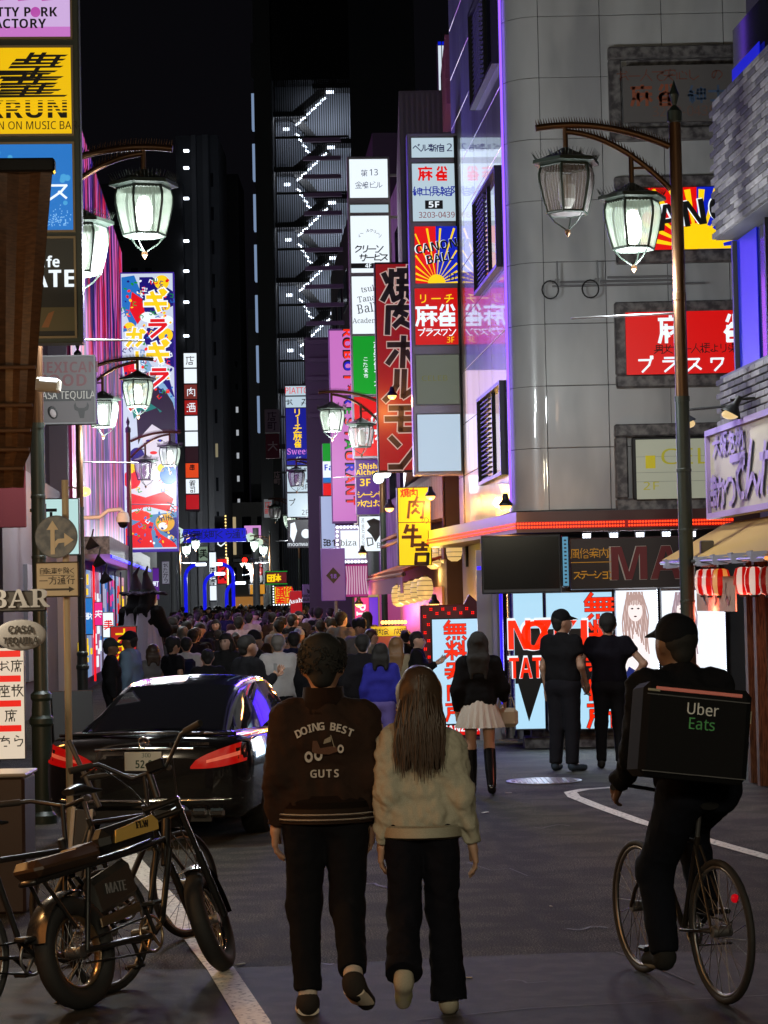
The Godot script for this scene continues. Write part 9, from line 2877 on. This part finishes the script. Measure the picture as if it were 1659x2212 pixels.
func street_things() -> void:
	# road sign post
	var at := on_ground(P(146, 1400, 7.6).x, 7.6)
	var o := thing("road_sign", "round faded blue sign with cream arrows over a cream one-way plate", "road sign", at)
	var mb := MB.new()
	mb.rod(Vector3(0, -0.1, 0), Vector3(0, 3.2, 0), 0.03, 12)
	part(o, "post", mb, mat(lin(0.42, 0.33, 0.2), 0.6))
	var c := P(124, 1160, 7.55) - at
	var cream := mat(lin(0.52, 0.4, 0.24), 0.5)
	mb = MB.new()
	mb.lathe([Vector2(0, 0.006), Vector2(0.176, 0.006), Vector2(0.184, 0.0), Vector2(0.176, -0.01), Vector2(0, -0.01)], 36, c + Vector3(0, 0, 0.06), Basis(Vector3.RIGHT, PI / 2))
	var disc: StandardMaterial3D = mat(Color(1, 1, 1), 0.6)
	disc.albedo_texture = noise_tex(128, 0.03, [lin(0.09, 0.1, 0.12), lin(0.14, 0.15, 0.165), lin(0.19, 0.19, 0.19)], [0.25, 0.5, 0.75], 51)
	disc.uv1_triplanar = true; disc.uv1_scale = Vector3(2, 2, 2)
	part(o, "disc", mb, disc)
	mb = MB.new()
	mb.xf = Transform3D(Basis.IDENTITY, c + Vector3(-0.03, 0, 0.07))
	mb.prism(PackedVector2Array([Vector2(-0.018, -0.15), Vector2(0.018, -0.15), Vector2(0.018, 0.06), Vector2(0.05, 0.06), Vector2(0.0, 0.14), Vector2(-0.05, 0.06), Vector2(-0.018, 0.06)]), 0, 0.004)
	mb.prism(PackedVector2Array([Vector2(0.02, -0.1), Vector2(0.05, -0.055), Vector2(0.1, -0.05), Vector2(0.1, -0.085), Vector2(0.18, -0.03), Vector2(0.1, 0.03), Vector2(0.1, -0.015), Vector2(0.045, -0.018), Vector2(0.02, -0.04)]), 0, 0.0045)
	part(o, "arrows", mb, cream)
	var pc := P(126, 1252, 7.55) - at
	mb = MB.new()
	mb.bev(pc + Vector3(0, 0, 0.055), Vector3(0.36, 0.29, 0.02), 0.009)
	var pl := part(o, "plate", mb, cream)
	var dk := mat(lin(0.05, 0.035, 0.02), 0.6)
	mb = MB.new()
	mb.bev(pc + Vector3(0, 0, 0.052), Vector3(0.372, 0.302, 0.018), 0.009)
	part(o, "plate_edge", mb, dk)
	var tn := Node3D.new()
	tn.name = "plate_text"
	o.add_child(tn)
	tn.position = pc + Vector3(0, 0, 0.066)
	kanji(tn, "自転車を除く", 0, 0.075, 0.05, dk, 0.002, false, 0.11, 1.04)
	kanji(tn, "一方通行", 0, -0.005, 0.066, dk, 0.002, false, 0.11, 1.18)
	mb = MB.new()
	mb.box(Vector3(0, 0.035, 0.002), Vector3(0.3, 0.004, 0.002)); mb.box(Vector3(-0.02, -0.085, 0.002), Vector3(0.26, 0.018, 0.002))
	mb.poly(PackedVector2Array([Vector2(0.1, -0.06), Vector2(0.15, -0.085), Vector2(0.1, -0.11)]), 0.003)
	part(tn, "arrow", mb, dk)
	# leaning grey board with its black stay
	var lb := thing("leaning_plank", "grey metal edged board leaning between the bicycles and the car", "board", on_ground(P(166, 1700, 5.5).x, 5.5))
	mb = MB.new()
	mb.bev(Vector3(0, 0.37, 0), Vector3(0.1, 0.74, 0.05), 0.008, Basis.from_euler(Vector3(-0.25, 0.4, -0.16)))
	part(lb, "board", mb, mat(lin(0.05, 0.045, 0.045), 0.35))
	mb = MB.new()
	for s in [-1, 1]: mb.bev(Vector3(s * 0.055, 0.37 - 0.008 * s, 0.02), Vector3(0.014, 0.76, 0.06), 0.003, Basis.from_euler(Vector3(-0.25, 0.4, -0.16)))
	part(lb, "edge", mb, mat(lin(0.4, 0.38, 0.36), 0.4))
	mb = MB.new()
	mb.rod(Vector3(0.14, 0.75, 0), Vector3(-0.06, 1.16, -0.1), 0.016, 8)
	part(lb, "stay", mb, M.dkgrey)
	# brown bin at the left edge
	var bx := thing("planter_box", "dark brown box with pale rim standing at the left edge", "box", on_ground(P(0, 1700, 5.9).x, 5.9), 0.0)
	mb = MB.new()
	mb.bev(Vector3(-0.05, 0.45, 0), Vector3(0.5, 0.9, 0.45), 0.02)
	part(bx, "box", mb, mat(lin(0.03, 0.016, 0.012), 0.5))
	mb = MB.new()
	mb.bev(Vector3(-0.05, 0.91, 0), Vector3(0.53, 0.025, 0.48), 0.008)
	part(bx, "rim", mb, mat(lin(0.25, 0.22, 0.2), 0.4))
	# folding black boards by the pale house
	var fb := thing("folding_board", "dark folding menu board standing behind the car's left corner", "sign", on_ground(P(155, 1560, 10.6).x, 10.6), 20.0)
	mb = MB.new()
	for s in [-1, 1]: mb.bev(Vector3(0, 0.55, s * 0.14), Vector3(0.5, 1.15, 0.03), 0.008, Basis(Vector3.RIGHT, -s * 0.22))
	part(fb, "panel", mb, M.black)
	mb = MB.new()
	mb.bev(Vector3(0, 1.1, 0), Vector3(0.52, 0.03, 0.06), 0.006)
	part(fb, "hinge_rail", mb, M.brown)
	# dome camera and black flood lamps on the left front
	var cm := thing("dome_camera", "white dome security camera on an arm left of the billboard", "camera", P(266, 1128, 19.0))
	mb = MB.new()
	mb.lathe([Vector2(0.05, 0.22), Vector2(0.11, 0.2), Vector2(0.14, 0.1), Vector2(0.14, 0.0)], 18)
	mb.tube([Vector3(0, 0.2, 0), Vector3(-0.05, 0.28, 0), Vector3(-0.32, 0.26, 0), Vector3(-0.5, 0.12, 0), Vector3(-1.2, 0.1, 0)], 0.045, 8)
	part(cm, "housing", mb, M.white)
	mb = MB.new()
	mb.ball(Vector3(0, 0.0, 0), Vector3(0.115, 0.13, 0.115), 16)
	part(cm, "dome", mb, M.blackgloss)
	for q in [[196, 1178], [212, 1216], [226, 1252]]:
		var fl := thing("flood_lamp", ["uppermost black flood lamp under the left light wall", "middle black flood lamp under the left light wall", "lowest black flood lamp under the left light wall"][[196, 212, 226].find(q[0])], "lamp", P(q[0], q[1], 19.0 + (q[0] - 196) * 0.03))
		mb = MB.new()
		mb.lathe([Vector2(0.05, -0.12), Vector2(0.09, -0.06), Vector2(0.17, 0.1), Vector2(0.18, 0.13)], 4, Vector3.ZERO, Basis.from_euler(Vector3(0.5, 0.6, -0.7)))
		part(fl, "hood", mb, M.black)
		mb = MB.new()
		mb.rod(Vector3(0, 0.05, 0), Vector3(0.05, 0.35, -0.1), 0.02, 6)
		part(fl, "bracket", mb, M.black)
	var wl := thing("wall_lamp", "orange glaring flood lamp under the left light wall", "lamp", P(183, 1062, 18.4))
	mb = MB.new()
	mb.ball(Vector3.ZERO, Vector3(0.13, 0.1, 0.13), 12)
	part(wl, "bulb", mb, M.bulb)
	mb = MB.new()
	mb.rod(Vector3(0, 0.05, 0), Vector3(-0.35, 0.1, 0), 0.02, 6)
	part(wl, "arm", mb, M.black)
	omni(wl, Vector3(0.1, -0.2, 0.2), Color(1.0, 0.65, 0.35), 4.0, 0.12)
	var lw := thing("wall_lamp", "white box flood lamp before the food sign", "lamp", P(104, 832, 8.6))
	mb = MB.new()
	mb.bev(Vector3(0, 0, 0), Vector3(0.24, 0.13, 0.2), 0.02, Basis(Vector3.BACK, -0.1))
	part(lw, "housing", mb, mat(lin(0.4, 0.37, 0.28), 0.6))
	mb = MB.new()
	mb.box(Vector3(0.02, 0.045, 0.102), Vector3(0.17, 0.035, 0.006), Basis(Vector3.BACK, -0.1))
	part(lw, "lens", mb, M.led)
func _ready() -> void:
	rng.seed = 7
	sky_and_camera()
	materials()
	roads()
	lamps()
	tile_building()
	far_city()
	right_row()
	left_row()
	gate()
	right_shop()
	right_signs()
	left_signs()
	people_setup()
	heroes()
	crowd()
	car()
	bicycles()
	cyclist()
	street_things()
